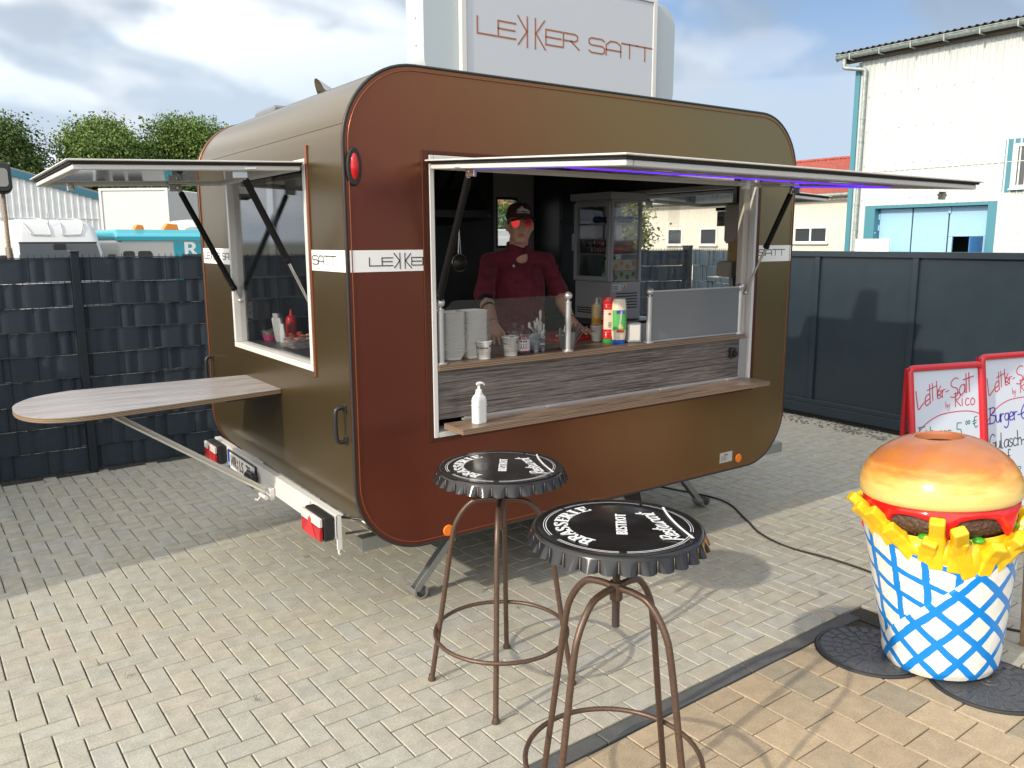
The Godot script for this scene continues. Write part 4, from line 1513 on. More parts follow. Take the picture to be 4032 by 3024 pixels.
	b.prism(r2, ZB, ZB + 0.03)
	b.prism(P2("2.345,0.468 2.555,0.468 2.555,1.90 2.345,1.90"), ZB, ZB + 0.03)
	b.prism(P2("2.345,2.30 2.555,2.30 2.555,2.728 2.345,2.728"), ZB, ZB + 0.03)
	part("rear_side", b, copper, o)
	# edge beads: dark rubber outside, copper lip inside
	for z in [-0.004, ZB + 0.004]:
		var bead := []
		for p in ol: bead.append(V(p.x, p.y, z))
		b = MB.new()
		b.tube(bead, 0.008, 8, true)
		part("edge_bead", b, mat("edge_dark", lin(0.03, 0.032, 0.03), 0.4, 0.3), o)
	var lip := []
	for p in rr(0.022, 0.49, X1 - 0.022, 2.706, 0.34, 14): lip.append(V(p.x, p.y, 0.001))
	b = MB.new()
	b.tube(lip, 0.0032, 6, true)
	part("copper_lip", b, mat("copper_lip", lin(0.26, 0.09, 0.045), 0.3, 0.6), front)
	b = MB.new()
	var lipL := []
	for p in ol: lipL.append(V(p.x + (p.x - 1.59) * 0.002, p.y, ZB + 0.03))
	b.tube(lipL, 0.005, 6, true)
	part("copper_lip", b, M["copper_lip"], o)
	# copper moulding round the openings
	b = MB.new()
	for q in [[V(0.383, 0.98, 0.0), V(0.420, 2.365, 0.006)], [V(2.801, 0.98, 0.0), V(2.835, 2.365, 0.006)], [V(0.4202, 0.98, 0.0), V(2.8008, 0.999, 0.006)], [V(0.4202, 2.346, 0.0), V(2.8008, 2.365, 0.006)]]:
		b.box(q[0] - V(0, 0, 0.001), q[1], 0.003)
	b.us = Vector2(1.0 / X1, -1.0 / 2.26)
	var mould := mat("opening_trim", lin(0.10, 0.03, 0.016), 0.4, 0.55)
	part("opening_trim", b, mould, front)
	b = MB.new()
	b.box(V(-0.007, 1.29, -0.428), V(0.001, 2.40, -0.405), 0.002)
	part("opening_trim", b, M["copper_lip"], o)
	b = MB.new()
	b.box(V(-0.006, 1.285, -1.70), V(0.001, 1.314, -0.429), 0.002)
	part("opening_trim", b, gold, o)
	# white stripes and the thin lettering on them
	var stripe := mat("stripe_white", lin(0.78, 0.78, 0.77), 0.4)
	var ink := mat("ink_dark", lin(0.03, 0.03, 0.032), 0.5)
	slab(front, "white_stripe", stripe, V(0.012, 1.815, -0.001), V(0.382, 1.912, 0.0018))
	slab(front, "white_stripe", stripe, V(2.836, 1.815, -0.001), V(3.17, 1.918, 0.0018))
	var s1 := slab(o, "white_stripe", stripe, V(-0.0018, 1.815, -0.404), V(0.001, 1.912, -0.016))
	var s2 := slab(o, "white_stripe", stripe, V(-0.0018, 1.815, -2.285), V(0.001, 1.912, -1.70))
	b = MB.new()
	b.xf = Transform3D(Basis(), V(0, 0, 0.0019))
	logo(b, 0.105, 1.842, 0.037, 0.0045, 0, 5, 1.95, [-1.0, 0.381])
	part("logo_lettering", b, ink, front)
	b = MB.new()
	b.xf = Transform3D(Basis(), V(0, 0, 0.0019))
	logo(b, 2.838, 1.853, 0.040, 0.0045, 6, 9, 2.0)
	part("logo_lettering", b, ink, front)
	b = MB.new()
	b.xf = frame(V(-0.0019, 0, 0), V(0, 0, 1), Vector3.UP)
	logo(b, -0.392, 1.845, 0.042, 0.0052, 6, 9, 1.95)
	part("logo_lettering", b, ink, s1)
	b = MB.new()
	b.xf = frame(V(-0.0019, 0, 0), V(0, 0, 1), Vector3.UP)
	logo(b, -2.245, 1.845, 0.040, 0.0052, 0, 8, 1.95, [-9.0, -1.705])
	part("logo_lettering", b, ink, s2)
	# white frames of the openings
	b = MB.new()
	b.box(V(0.4201, 1.0001, -0.06), V(0.446, 2.344, 0.010), 0.003)
	b.box(V(2.774, 1.0001, -0.06), V(2.7999, 2.344, 0.010), 0.003)
	b.box(V(0.4462, 1.0001, -0.12), V(2.7738, 1.026, 0.010), 0.003)
	b.box(V(0.4462, 2.318, -0.12), V(2.7738, 2.344, 0.010), 0.003)
	part("serving_window_frame", b, alu, o)
	slab(o, "jamb", mat("jamb_beige", lin(0.5, 0.47, 0.42), 0.6), V(2.715, 1.34, -0.075), V(2.7735, 2.31, -0.031), 0.004)
	for e in [[-0.010, 0.06, "side_window_frame"], [X1 - 0.06, X1 + 0.010, "far_window_frame"]]:
		b = MB.new()
		b.box(V(e[0], 1.3151, -1.6799), V(e[1], 1.347, -0.4301), 0.003)
		b.box(V(e[0], 2.31, -1.6799), V(e[1], 2.3399, -0.4301), 0.003)
		b.box(V(e[0], 1.3472, -1.6799), V(e[1], 2.3098, -1.648), 0.003)
		b.box(V(e[0], 1.3472, -0.462), V(e[1], 2.3098, -0.4301), 0.003)
		part(e[2], b, alu, o)
	# inside
	var dark := mat("lining_dark", lin(0.05, 0.052, 0.058), 0.5)
	var blackp := mat("panel_black", lin(0.018, 0.018, 0.02), 0.35)
	var grey := mat("lining_grey", lin(0.30, 0.30, 0.29), 0.6)
	slab(o, "floor", mat("floor_grey", lin(0.08, 0.08, 0.085), 0.7), V(0.30, 0.51, -2.26), V(2.88, 0.535, -0.04))
	slab(o, "ceiling", mat("ceiling_grey", lin(0.10, 0.10, 0.10), 0.6), V(0.24, 2.60, -2.25), V(2.94, 2.62, -0.05))
	slab(o, "rear_lining", blackp, V(0.21, 0.54, -2.262), V(2.315, 2.60, -2.245))
	b = MB.new()
	b.box(V(2.317, 2.31, -2.262), V(2.73, 2.60, -2.244))
	b.box(V(2.317, 0.53, -2.262), V(2.73, 1.895, -2.244))
	b.box(V(2.317, 1.895, -2.262), V(2.343, 2.31, -2.244))
	b.box(V(2.557, 1.895, -2.262), V(2.73, 2.31, -2.244))
	part("rear_door", b, grey, o)
	b = MB.new()
	for q in [[V(2.345, 1.90, -2.28), V(2.555, 1.915, -2.238)], [V(2.345, 2.287, -2.28), V(2.555, 2.30, -2.238)], [V(2.345, 1.915, -2.28), V(2.357, 2.287, -2.238)], [V(2.543, 1.915, -2.28), V(2.555, 2.287, -2.238)]]: b.box(q[0], q[1], 0.002)
	part("door_window_frame", b, blackp, o)
	slab(o, "door_pane", pane("clear_pane", Color(0.10, 0.14, 0.13), 0.05), V(2.357, 1.915, -2.262), V(2.543, 2.287, -2.258))
	# dark cheeks beside the side windows, header over the counter
	for q in [[V(0.04, 0.84, -2.24), V(0.055, 2.40, -1.66)], [V(0.04, 0.84, -0.44), V(0.055, 2.40, -0.05)], [V(0.04, 0.84, -1.66), V(0.055, 1.33, -0.44)], [V(0.04, 2.33, -1.66), V(0.055, 2.40, -0.44)], [V(3.125, 0.84, -2.24), V(3.14, 2.40, -1.66)], [V(3.125, 0.84, -0.44), V(3.14, 2.40, -0.05)], [V(3.125, 0.84, -1.66), V(3.14, 1.33, -0.44)], [V(3.125, 2.33, -1.66), V(3.14, 2.40, -0.44)]]:
		slab(o, "side_lining", dark, q[0], q[1])
	slab(o, "header", dark, V(0.24, 2.345, -0.16), V(2.94, 2.599, -0.045))
	slab(o, "side_partition", blackp, V(0.06, 1.35, -1.72), V(0.46, 2.32, -1.70))
	# tall dark cupboard with two doors
	var cup := slab(o, "tall_cupboard", mat("cupboard_black", lin(0.016, 0.018, 0.024), 0.4), V(2.735, 0.64, -2.24), V(3.09, 2.52, -1.9), 0.004)
	slab(cup, "cupboard_door", M["cupboard_black"], V(2.74, 2.11, -1.898), V(3.085, 2.51, -1.88), 0.004)
	slab(cup, "cupboard_door", M["cupboard_black"], V(2.74, 0.66, -1.898), V(3.085, 2.09, -1.88), 0.004)
	# extractor hood with slanted louvres
	b = MB.new()
	b.xf = Transform3D(Basis(Vector3.UP, -PI / 2), V(1.88, 0, 0))
	b.prism(PackedVector2Array([Vector2(-2.24, 2.07), Vector2(-1.66, 2.12), Vector2(-1.66, 2.17), Vector2(-2.0, 2.5), Vector2(-2.24, 2.5)]), 0.0, 1.15)
	var hood := part("extractor_hood", b, blackp, o)
	b = MB.new()
	b.tube([V(1.882, 2.07, -2.24), V(1.882, 2.13, -1.655), V(1.882, 2.5, -2.0)], 0.006, 6)
	part("hood_edge", b, grey, hood)
	for i in 9:
		b = MB.new()
		b.xf = Transform3D(Basis(Vector3.RIGHT, 0.77), V(0.80 + i * 0.125, 2.335, -1.815))
		b.box(V(-0.042, -0.2, -0.004), V(0.042, 0.2, 0.012), 0.004)
		part("louvre", b, mat("louvre_steel", lin(0.07, 0.07, 0.07), 0.3, 0.7), hood)
	slab(o, "back_worktop", mat("steel_worktop", lin(0.3, 0.31, 0.32), 0.35, 0.7), V(0.9, 1.32, -2.24), V(2.28, 1.35, -1.72), 0.004)
	slab(o, "back_cabinet", blackp, V(0.9, 0.54, -2.24), V(2.28, 1.319, -1.75))
	slab(o, "ceiling_lamp", mat("lamp_off", lin(0.45, 0.45, 0.44), 0.4), V(0.7, 2.44, -1.3), V(2.3, 2.47, -1.22), 0.008)
	slab(o, "fridge_counter", blackp, V(2.45, 0.70, -1.86), V(3.12, 1.345, -1.15), 0.004)
	# counter, its front and the fold-down shelf
	var wood := mat("counter_laminate", Color.WHITE, 0.38)
	wood.albedo_texture = ntex(5, 0.018, [[0.2, lin(0.085, 0.058, 0.04)], [0.42, lin(0.20, 0.14, 0.095)], [0.58, lin(0.26, 0.18, 0.125)], [0.8, lin(0.13, 0.09, 0.062)]], 512, 256, 5)
	wood.uv1_triplanar = true
	wood.uv1_scale = V(0.22, 5.0, 5.0)
	var zebra := mat("zebra_laminate", Color.WHITE, 0.42)
	zebra.albedo_texture = ntex(9, 0.022, [[0.28, lin(0.045, 0.039, 0.036)], [0.40, lin(0.16, 0.14, 0.128)], [0.48, lin(0.07, 0.061, 0.056)], [0.58, lin(0.22, 0.195, 0.18)], [0.75, lin(0.10, 0.087, 0.08)]], 512, 512, 5)
	zebra.uv1_triplanar = true
	zebra.uv1_scale = V(0.13, 6.5, 6.5)
	var ct := ply(o, "counter_top", P2("0.448,-0.86 2.72,-0.86 2.72,0.018 0.448,0.018"), 1.36, 0.03, wood)
	slab(o, "counter_front", zebra, V(0.448, 1.085, -0.035), V(2.70, 1.328, -0.012))
	slab(o, "counter_side_trim", mat("brushed_alu", lin(0.4, 0.4, 0.4), 0.4, 0.5), V(2.7, 1.03, -0.035), V(2.768, 1.33, -0.006), 0.003)
	var sh := ply(o, "fold_down_shelf", P2("0.468,0.020 2.762,0.020 2.762,0.196 0.468,0.196"), 1.072, 0.028, wood)
	for x in [0.62, 1.15, 2.0, 2.6]:
		slab(sh, "hinge", M["brushed_alu"], V(x - 0.04, 1.0725, 0.0), V(x + 0.04, 1.082, 0.026), 0.002)
	slab(sh, "hinge_rail", M["brushed_alu"], V(0.6, 1.068, -0.01), V(2.70, 1.084, 0.012), 0.002)
	var lk := MB.new()
	lk.box(V(2.60, 1.21, -0.012), V(2.65, 1.275, 0.015), 0.006)
	lk.cyl(V(2.625, 1.24, 0.01), V(2.625, 1.24, 0.035), 0.018, 12)
	part("latch", lk, blackp, o)
	# shields on the counter
	var satin := mat("satin_alu", lin(0.60, 0.60, 0.60), 0.28, 0.75)
	var shield := pane("shield_glass", Color(0.08, 0.14, 0.18), 0.10)
	for q in [[0.478, 1.274], [1.886, 2.690]]:
		var g := MB.new()
		var x0: float = q[0] + 0.016
		var x1: float = q[1] - 0.016
		if q[0] < 1.0: g.prism(PackedVector2Array([Vector2(x0, 1.385), Vector2(x1, 1.385), Vector2(x1, 1.615), Vector2(x1 - 0.055, 1.665), Vector2(x0 + 0.055, 1.665), Vector2(x0, 1.615)]), -0.014, -0.008, 0.001)
		else: g.prism(PackedVector2Array([Vector2(x0, 1.372), Vector2(x1, 1.372), Vector2(x1, 1.655), Vector2(x0, 1.655)]), -0.014, -0.008)
		var sg := part("sneeze_guard", g, shield if q[0] < 1.0 else mat("frosted_panel", lin(0.20, 0.215, 0.225), 0.12, 0.1, 0.7), o)
		if q[0] > 1.0:
			slab(sg, "top_edge", satin, V(x0, 1.655, -0.016), V(x1, 1.664, -0.004), 0.002)
			slab(sg, "bottom_rail", satin, V(x0, 1.361, -0.018), V(x1, 1.371, -0.004), 0.002)
		for x in q:
			part("post", turned_at(V(x, 1.36, -0.011), [Vector2(0, 0.001), Vector2(0.032, 0.001), Vector2(0.032, 0.008), Vector2(0.0165, 0.009), Vector2(0.0165, 0.262), Vector2(0.0185, 0.264), Vector2(0.0185, 0.270), Vector2(0.008, 0.272), Vector2(0.008, 0.282)], 20), satin, sg)
			var kb := MB.new()
			kb.ball(V(x, 1.36 + 0.3, -0.011), Vector3.ONE * 0.0225, 18)
			part("knob", kb, satin, sg)
	# far-end window panes and little things fixed near it
	var clear: StandardMaterial3D = M["clear_pane"]
	slab(o, "sliding_pane", clear, V(3.145, 1.35, -1.64), V(3.15, 2.305, -0.98))
	slab(o, "sliding_pane", clear, V(3.155, 1.35, -1.10), V(3.16, 2.305, -0.47))
	slab(o, "sliding_pane", clear, V(0.025, 1.35, -1.64), V(0.030, 2.305, -0.98))
	slab(o, "sliding_pane", clear, V(0.035, 1.35, -1.10), V(0.040, 2.305, -0.47))
	slab(o, "window_ledge", mat("ledge_dark", lin(0.05, 0.05, 0.055), 0.4), V(0.061, 1.315, -1.65), V(0.40, 1.345, -0.46))
	var th := slab(o, "thermometer", mat("lcd_grey", lin(0.36, 0.38, 0.34), 0.3), V(3.126, 2.05, -0.60), V(3.14, 2.155, -0.50), 0.003)
	slab(th, "clip", blackp, V(3.12, 2.157, -0.61), V(3.14, 2.18, -0.49), 0.003)
	text("19.7", 0.032, ink, th, frame(V(3.1255, 2.10, -0.55), V(0, 0, 1), Vector3.UP), "Droid Sans", true)
	text("MAX 21.3", 0.010, ink, th, frame(V(3.1255, 2.138, -0.55), V(0, 0, 1), Vector3.UP))
	text("MIN 18.1", 0.010, ink, th, frame(V(3.1255, 2.066, -0.55), V(0, 0, 1), Vector3.UP))
	slab(o, "towel_dispenser", mat("dispenser_cream", lin(0.5, 0.47, 0.42), 0.4), V(2.98, 1.93, -0.42), V(3.12, 2.2, -0.16), 0.02)
	var hs := MB.new()
	hs.box(V(0.06, 1.49, -1.62), V(0.10, 1.60, -1.52), 0.005)
	for q in [[1.56, -1.57], [1.53, -1.55]]: hs.cyl(V(0.05, q[0], q[1]), V(0.056, q[0], q[1]), 0.006, 8)
	part("lock_box", hs, blackp, o)
	# hatches
	hatch(o, frame(V(0.40, 2.308, 0.012), V(1, 0, 0), V(0, -0.062, 1)), 2.42, 1.335, true)
	strut(o, V(0.462, 2.252, 0.29), V(0.462, 1.62, -0.025), 0.9)
	strut(o, V(2.758, 2.252, 0.29), V(2.756, 1.62, -0.025), 0.55)
	hatch(o, frame(V(-0.010, 2.312, -1.70), V(0, 0, 1), V(-1, -0.040, 0)), 1.29, 1.0, false)
	strut(o, V(-0.29, 2.262, -1.64), V(0.030, 1.60, -1.64), 0.9)
	strut(o, V(-0.29, 2.262, -0.475), V(0.030, 1.60, -0.475), 0.62)
	hatch(o, frame(V(X1 + 0.010, 2.312, -0.41), V(0, 0, -1), V(1, -0.04, 0)), 1.29, 1.0, false)
	# marker lamp, reflectors, sticker, grab handles
	b = MB.new()
	var ov := PackedVector2Array()
	for i in 32: ov.append(Vector2(0.043 + cos(TAU * i / 32) * 0.036, 2.273 + sin(TAU * i / 32) * 0.082))
	b.prism(ov, 0.0, 0.018, 0.006)
	var ml := part("marker_lamp", b, mat("rubber_black", lin(0.012, 0.012, 0.013), 0.7), o)
	b = MB.new()
	b.ball(V(0.043, 2.273, 0.016), V(0.020, 0.058, 0.014), 20)
	part("red_lens", b, mat("red_lens", lin(0.45, 0.008, 0.012), 0.12), ml)
	for q in [[0.492, 0.513], [2.727, 0.533]]:
		b = MB.new()
		b.xf = Transform3D(Basis(Vector3.RIGHT, PI / 2), V(q[0], q[1], 0.002))
		b.lathe([Vector2(0, 0.007), Vector2(0.005, 0.007), Vector2(0.006, 0.006), Vector2(0.026, 0.006), Vector2(0.030, 0.002), Vector2(0.030, 0)], 28)
		part("reflector", b, mat("amber_reflector", lin(0.85, 0.20, 0.015), 0.25), o)
	var st := slab(o, "type_sticker", mat("sticker_silver", lin(0.45, 0.44, 0.42), 0.35), V(2.545, 0.525, 0.0), V(2.665, 0.592, 0.0016))
	text("1350 kg", 0.009, ink, st, Transform3D(Basis(), V(2.60, 0.576, 0.002)))
	for i in 5: slab(st, "print_line", ink, V(2.555, 0.536 + i * 0.007, 0.0016), V(2.60 + (i % 3) * 0.012, 0.538 + i * 0.007, 0.0022))
	for z in [-0.085, -2.20]:
		b = MB.new()
		b.tube(smooth3([V(0.0, 1.19, z), V(-0.035, 1.19, z), V(-0.05, 1.165, z), V(-0.05, 1.055, z), V(-0.035, 1.03, z), V(0.0, 1.03, z)], 4), 0.011, 8)
		b.box(V(-0.008, 1.165, z - 0.016), V(0.002, 1.205, z + 0.016), 0.003)
		b.box(V(-0.008, 1.015, z - 0.016), V(0.002, 1.055, z + 0.016), 0.003)
		part("grab_handle", b, blackp, o)
	# table at the left end with its brace
	var tab := PackedVector2Array([Vector2(-0.002, -1.517), Vector2(-0.75, -1.555)])
	for p in smooth(P2("-0.95,-1.56 -1.12,-1.47 -1.225,-1.30 -1.25,-1.12 -1.225,-0.96 -1.15,-0.84 -1.02,-0.785 -0.86,-0.79"), 4): tab.append(p)
	tab.append(Vector2(-0.5, -0.845))
	tab.append(Vector2(-0.002, -0.925))
	var table_wood := mat("table_laminate", Color.WHITE, 0.24, 0.0, 0.7)
	table_wood.albedo_texture = ntex(15, 0.02, [[0.25, lin(0.22, 0.195, 0.19)], [0.45, lin(0.42, 0.40, 0.405)], [0.6, lin(0.33, 0.31, 0.31)], [0.8, lin(0.47, 0.45, 0.46)]], 512, 512, 5)
	table_wood.uv1_triplanar = true
	table_wood.uv1_scale = V(0.16, 5.0, 5.0)
	var tb := ply(o, "side_table", tab, 1.158, 0.026, table_wood)
	b = MB.new()
	b.xf = frame(V(-0.115, 0.585, -0.955), V(-0.785, 0.545, -0.155), V(0.1, 0, 1))
	b.box(V(0, -0.017, -0.006), V(0.965, 0.017, 0.006), 0.002)
	b.box(V(0, -0.017, 0.006), V(0.965, -0.014, 0.026))
	part("brace", b, mat("brace_cream", lin(0.52, 0.50, 0.44), 0.4), tb)
	b = MB.new()
	b.box(V(-0.3, 1.115, -0.97), V(-0.005, 1.130, -0.935), 0.003)
	part("bracket", b, blackp, tb)
	# lamp board
	var wb := mat("board_white", lin(0.58, 0.58, 0.57), 0.35)
	b = MB.new()
	b.prism(PackedVector2Array([Vector2(-2.08, 0.555), Vector2(-0.10, 0.555), Vector2(-0.10, 0.672), Vector2(-2.08, 0.672)]), 0, 0.004)
	b.box(V(-2.08, 0.668, -0.03), V(-0.10, 0.672, -0.0002))
	b.box(V(-2.08, 0.555, -0.022), V(-0.10, 0.559, -0.0002))
	var mb2 := MB.new()
	mb2.xf = frame(V(-0.055, 0, 0), V(0, 0, 1), Vector3.UP)
	for i in b.v.size() / 3: mb2.tri(b.v[i * 3], b.v[i * 3 + 1], b.v[i * 3 + 2], b.n[i * 3], b.n[i * 3 + 1], b.n[i * 3 + 2])
	mb2.box(V(-0.112, 0.5, -0.02), V(-0.10, 0.672, 0.004), 0.001)
	mb2.tube(smooth3([V(-0.106, 0.51, -0.01), V(-0.100, 0.49, 0.0), V(-0.08, 0.488, 0.004)], 3), 0.005, 6)
	var lb := part("lamp_board", mb2, wb, o)
	for q in [[-0.36, 0.0], [-2.06, 0.0]]:
		var z: float = q[0]
		var x := -0.062
		b = MB.new()
		b.box(V(x - 0.055, 0.545, z), V(x - 0.001, 0.668, z + 0.24), 0.008)
		var tl := part("tail_lamp", b, blackp, lb)
		slab(tl, "red_lens", mat("tail_red", lin(0.36, 0.012, 0.018), 0.1), V(x - 0.076, 0.549, z + 0.004), V(x - 0.056, 0.616, z + 0.236), 0.006)
		slab(tl, "white_lens", mat("tail_clear", lin(0.62, 0.55, 0.52), 0.1), V(x - 0.076, 0.6162, z + 0.13), V(x - 0.056, 0.664, z + 0.236), 0.006)
		slab(tl, "indicator_lens", mat("tail_silver", lin(0.5, 0.5, 0.5), 0.12), V(x - 0.076, 0.6162, z + 0.004), V(x - 0.056, 0.664, z + 0.128), 0.006)
		var tr := MB.new()
		tr.xf = frame(V(x - 0.0762, 0, 0), V(0, 0, 1), Vector3.UP)
		tr.prism(PackedVector2Array([Vector2(z + 0.05, 0.553), Vector2(z + 0.19, 0.553), Vector2(z + 0.12, 0.652)]), 0, 0.004, 0.001)
		part("triangle_reflector", tr, mat("tail_red_bright", lin(0.5, 0.02, 0.025), 0.2), tl)
	var pl := slab(lb, "number_plate", mat("plate_frame", lin(0.01, 0.01, 0.01), 0.4), V(-0.072, 0.535, -1.77), V(-0.0605, 0.655, -1.235), 0.004)
	slab(pl, "plate_face", mat("plate_white", lin(0.68, 0.68, 0.66), 0.35), V(-0.0735, 0.544, -1.718), V(-0.072, 0.648, -1.243))
	slab(pl, "euro_band", mat("euro_blue", lin(0.01, 0.045, 0.32), 0.35), V(-0.0735, 0.544, -1.763), V(-0.072, 0.648, -1.7183))
	for q in [["WR", -1.645, 0.068], ["LS", -1.49, 0.068], ["72", -1.36, 0.068]]:
		text(q[0], q[2], mat("plate_ink", lin(0.008, 0.008, 0.008), 0.5), pl, frame(V(-0.0738, 0.596, q[1]), V(0, 0, 1), Vector3.UP) * Transform3D(Basis.from_scale(V(0.8, 1.0, 1.0))), "Droid Sans", true, "plate_lettering")
	text("D", 0.022, stripe, pl, frame(V(-0.0738, 0.565, -1.741), V(0, 0, 1), Vector3.UP), "Droid Sans", true, "plate_lettering")
	for q in [[0.612, 0.35], [0.578, 0.5]]:
		b = MB.new()
		b.xf = Transform3D(Basis(Vector3.BACK, PI / 2), V(-0.0732, q[0], -1.565))
		b.lathe([Vector2(0, 0.0012), Vector2(0.014, 0.0012), Vector2(0.014, 0)], 16)
		part("seal_badge", b, mat("badge_%s" % q[1], lin(0.45, 0.30 * q[1], 0.28 * q[1]), 0.5), pl)
	b = MB.new()
	b.box(V(-0.125, 0.54, -1.30), V(-0.078, 0.635, -1.17), 0.02)
	part("plate_lamp", b, blackp, lb)
	b = MB.new()
	b.box(V(-0.09, 0.53, -1.02), V(-0.061, 0.60, -0.94), 0.004)
	b.box(V(-0.11, 0.538, -1.02), V(-0.09, 0.59, -1.01), 0.002)
	b.cyl(V(-0.115, 0.555, -1.03), V(-0.115, 0.555, -0.93), 0.012, 10)
	b.tube([V(-0.115, 0.545, -1.02), V(-0.13, 0.52, -1.03), V(-0.13, 0.515, -1.07)], 0.006, 6)
	part("brace_clamp", b, wb, lb)
	for q in [[0.655, -0.42], [0.58, -0.42]]:
		b = MB.new()
		b.ball(V(-0.061, q[0], q[1]), V(0.004, 0.008, 0.008), 10)
		part("bolt", b, M["brushed_alu"], lb)
	b = MB.new()
	b.tube(smooth3([V(-0.01, 0.64, -0.16), V(0.06, 0.64, -0.06), V(0.12, 0.61, -0.02), V(0.10, 0.57, -0.10), V(0.0, 0.56, -0.14)], 4), 0.006, 6)
	part("lamp_cable", b, blackp, lb)
	slab(lb, "cable_tag", stripe, V(0.055, 0.63, -0.075), V(0.058, 0.655, -0.03))
	# underside: chassis, wheels, corner steadies
	var zincm := mat("galvanised", lin(0.36, 0.37, 0.37), 0.42, 0.75)
	slab(o, "chassis", mat("underside_black", lin(0.02, 0.02, 0.02), 0.8), V(0.40, 0.40, -2.1), V(2.8, 0.467, -0.2))
	for z in [-0.32, -2.0]:
		slab(o, "chassis_rail", zincm, V(0.15, 0.38, z - 0.03), V(3.6, 0.455, z + 0.03), 0.004)
	for z in [-0.22, -2.08]:
		b = MB.new()
		b.xf = Transform3D(Basis(Vector3.RIGHT, PI / 2), V(1.72, 0.29, z))
		b.lathe([Vector2(0.16, -0.08), Vector2(0.27, -0.085), Vector2(0.29, -0.06), Vector2(0.29, 0.06), Vector2(0.27, 0.085), Vector2(0.16, 0.08)], 32)
		var w := part("wheel", b, mat("rubber_black", lin(0.012, 0.012, 0.013), 0.7), o)
		b = MB.new()
		b.xf = Transform3D(Basis(Vector3.RIGHT, PI / 2), V(1.72, 0.29, z))
		b.lathe([Vector2(0, -0.05), Vector2(0.16, -0.07), Vector2(0.165, 0.07), Vector2(0, 0.05)], 24)
		part("rim", b, mat("rim_silver", lin(0.4, 0.4, 0.4), 0.4, 0.7), w)
	for q in [[0.92, -0.40, -1.0], [2.62, -0.55, 1.0], [0.92, -1.9, -1.0], [2.62, -1.9, 1.0]]:
		var x: float = q[0]
		var z: float = q[1]
		var sg: float = q[2]
		var foot := V(x + sg * 0.40, 0.035, z)
		var top := V(x + sg * 0.02, 0.44, z)
		b = MB.new()
		b.xf = frame(top, foot - top, V(0, 0, 1))
		var L := (foot - top).length()
		b.box(V(0, -0.024, -0.004), V(L, 0.024, 0.002), 0.001)
		b.box(V(0, -0.024, 0.0021), V(L, -0.020, 0.035), 0.001)
		b.box(V(0, 0.020, 0.0021), V(L, 0.024, 0.035), 0.001)
		var leg := part("corner_steady", b, zincm, o)
		b = MB.new()
		b.xf = Transform3D(Basis(Vector3.RIGHT, PI / 2), foot + V(sg * -0.005, 0.01, 0))
		b.lathe([Vector2(0.030, -0.05), Vector2(0.042, -0.05), Vector2(0.042, 0.05), Vector2(0.030, 0.05)], 20, -0.4, PI + 0.5)
		part("foot_pad", b, zincm, leg)
		b = MB.new()
		var m := top.lerp(foot, 0.42)
		b.xf = frame(m, V(x + sg * 0.36, 0.43, z + 0.04) - m, V(0, 0, 1))
		b.box(V(-0.02, -0.012, 0.02), V(0.26, 0.012, 0.032), 0.002)
		b.cyl(V(0, 0, 0.0), V(0, 0, 0.045), 0.01, 10)
		part("brace_arm", b, zincm, leg)
		b = MB.new()
		b.cyl(V(x + sg * 0.2, 0.33, z), V(x - sg * 0.55, 0.40, z), 0.009, 8)
		part("spindle", b, M["bright_steel"], leg)
	# roof things
	b = MB.new()
	b.xf = Transform3D(Basis(Vector3.BACK, 1.12) , V(0.735, 2.835, -1.72)).scaled_local(Vector3.ONE * 0.72)
	b.sheet(func(u: float, v: float) -> Vector3:
		var a := u * TAU
		return V(cos(a) * 0.085, (0.14 + cos(a) * 0.10) if v > 0.5 else -0.2, sin(a) * 0.085), 28, 1, true)
	b.sheet(func(u: float, v: float) -> Vector3:
		var a := u * TAU
		return V(cos(a) * 0.080, (0.1385 + cos(a) * 0.095) if v > 0.5 else -0.2, sin(a) * 0.080), 28, 1, true, true)
	part("exhaust_cowl", b, M["bright_steel"], o)
	b = MB.new()
	b.box(V(0.36, 2.70, -2.18), V(0.52, 2.80, -1.82), 0.02)
	part("roof_vent", b, mat("vent_grey", lin(0.16, 0.18, 0.20), 0.5), o)
	# illuminated sign on the roof (unlit by day)
	var sgn_white := mat("sign_white", lin(0.47, 0.50, 0.555), 0.3)
	var side_m := mat("sign_grey", lin(0.40, 0.46, 0.50), 0.35)
	b = MB.new()
	b.prism(rr(0.775, 2.80, 2.69, 3.46, 0.13, 8), -0.83, -0.64, 0.004)
	var sign_ := part("roof_sign", b, side_m, o)
	slab(sign_, "face", sgn_white, V(1.03, 2.79, -0.639), V(2.455, 3.45, -0.612), 0.003)
	for q in [[V(0.995, 2.78, -0.6395), V(1.0298, 3.47, -0.604)], [V(2.4552, 2.78, -0.6395), V(2.49, 3.47, -0.604)], [V(1.03, 3.4502, -0.6395), V(2.455, 3.47, -0.604)]]:
		slab(sign_, "frame_profile", alu, q[0], q[1], 0.004)
	b = MB.new()
	for y in [2.86, 3.0, 3.14, 3.28, 3.40]: b.ball(V(0.774, y, -0.72), V(0.003, 0.006, 0.006), 8)
	part("rivets", b, M["brushed_alu"], sign_)
	b = MB.new()
	b.xf = Transform3D(Basis(), V(0, 0, -0.6118))
	logo(b, 1.102, 3.088, 0.088, 0.0095, 0, 5, 1.83)
	part("logo_lettering", b, mat("logo_copper", lin(0.33, 0.12, 0.06), 0.4, 0.2), sign_)
	b = MB.new()
	b.xf = Transform3D(Basis(), V(0, 0, -0.6118))
	logo(b, 1.102 + 5.05 * 0.088 * 1.83, 3.088, 0.088, 0.0095, 6, 9, 1.83)
	part("logo_lettering", b, M["logo_copper"], sign_)
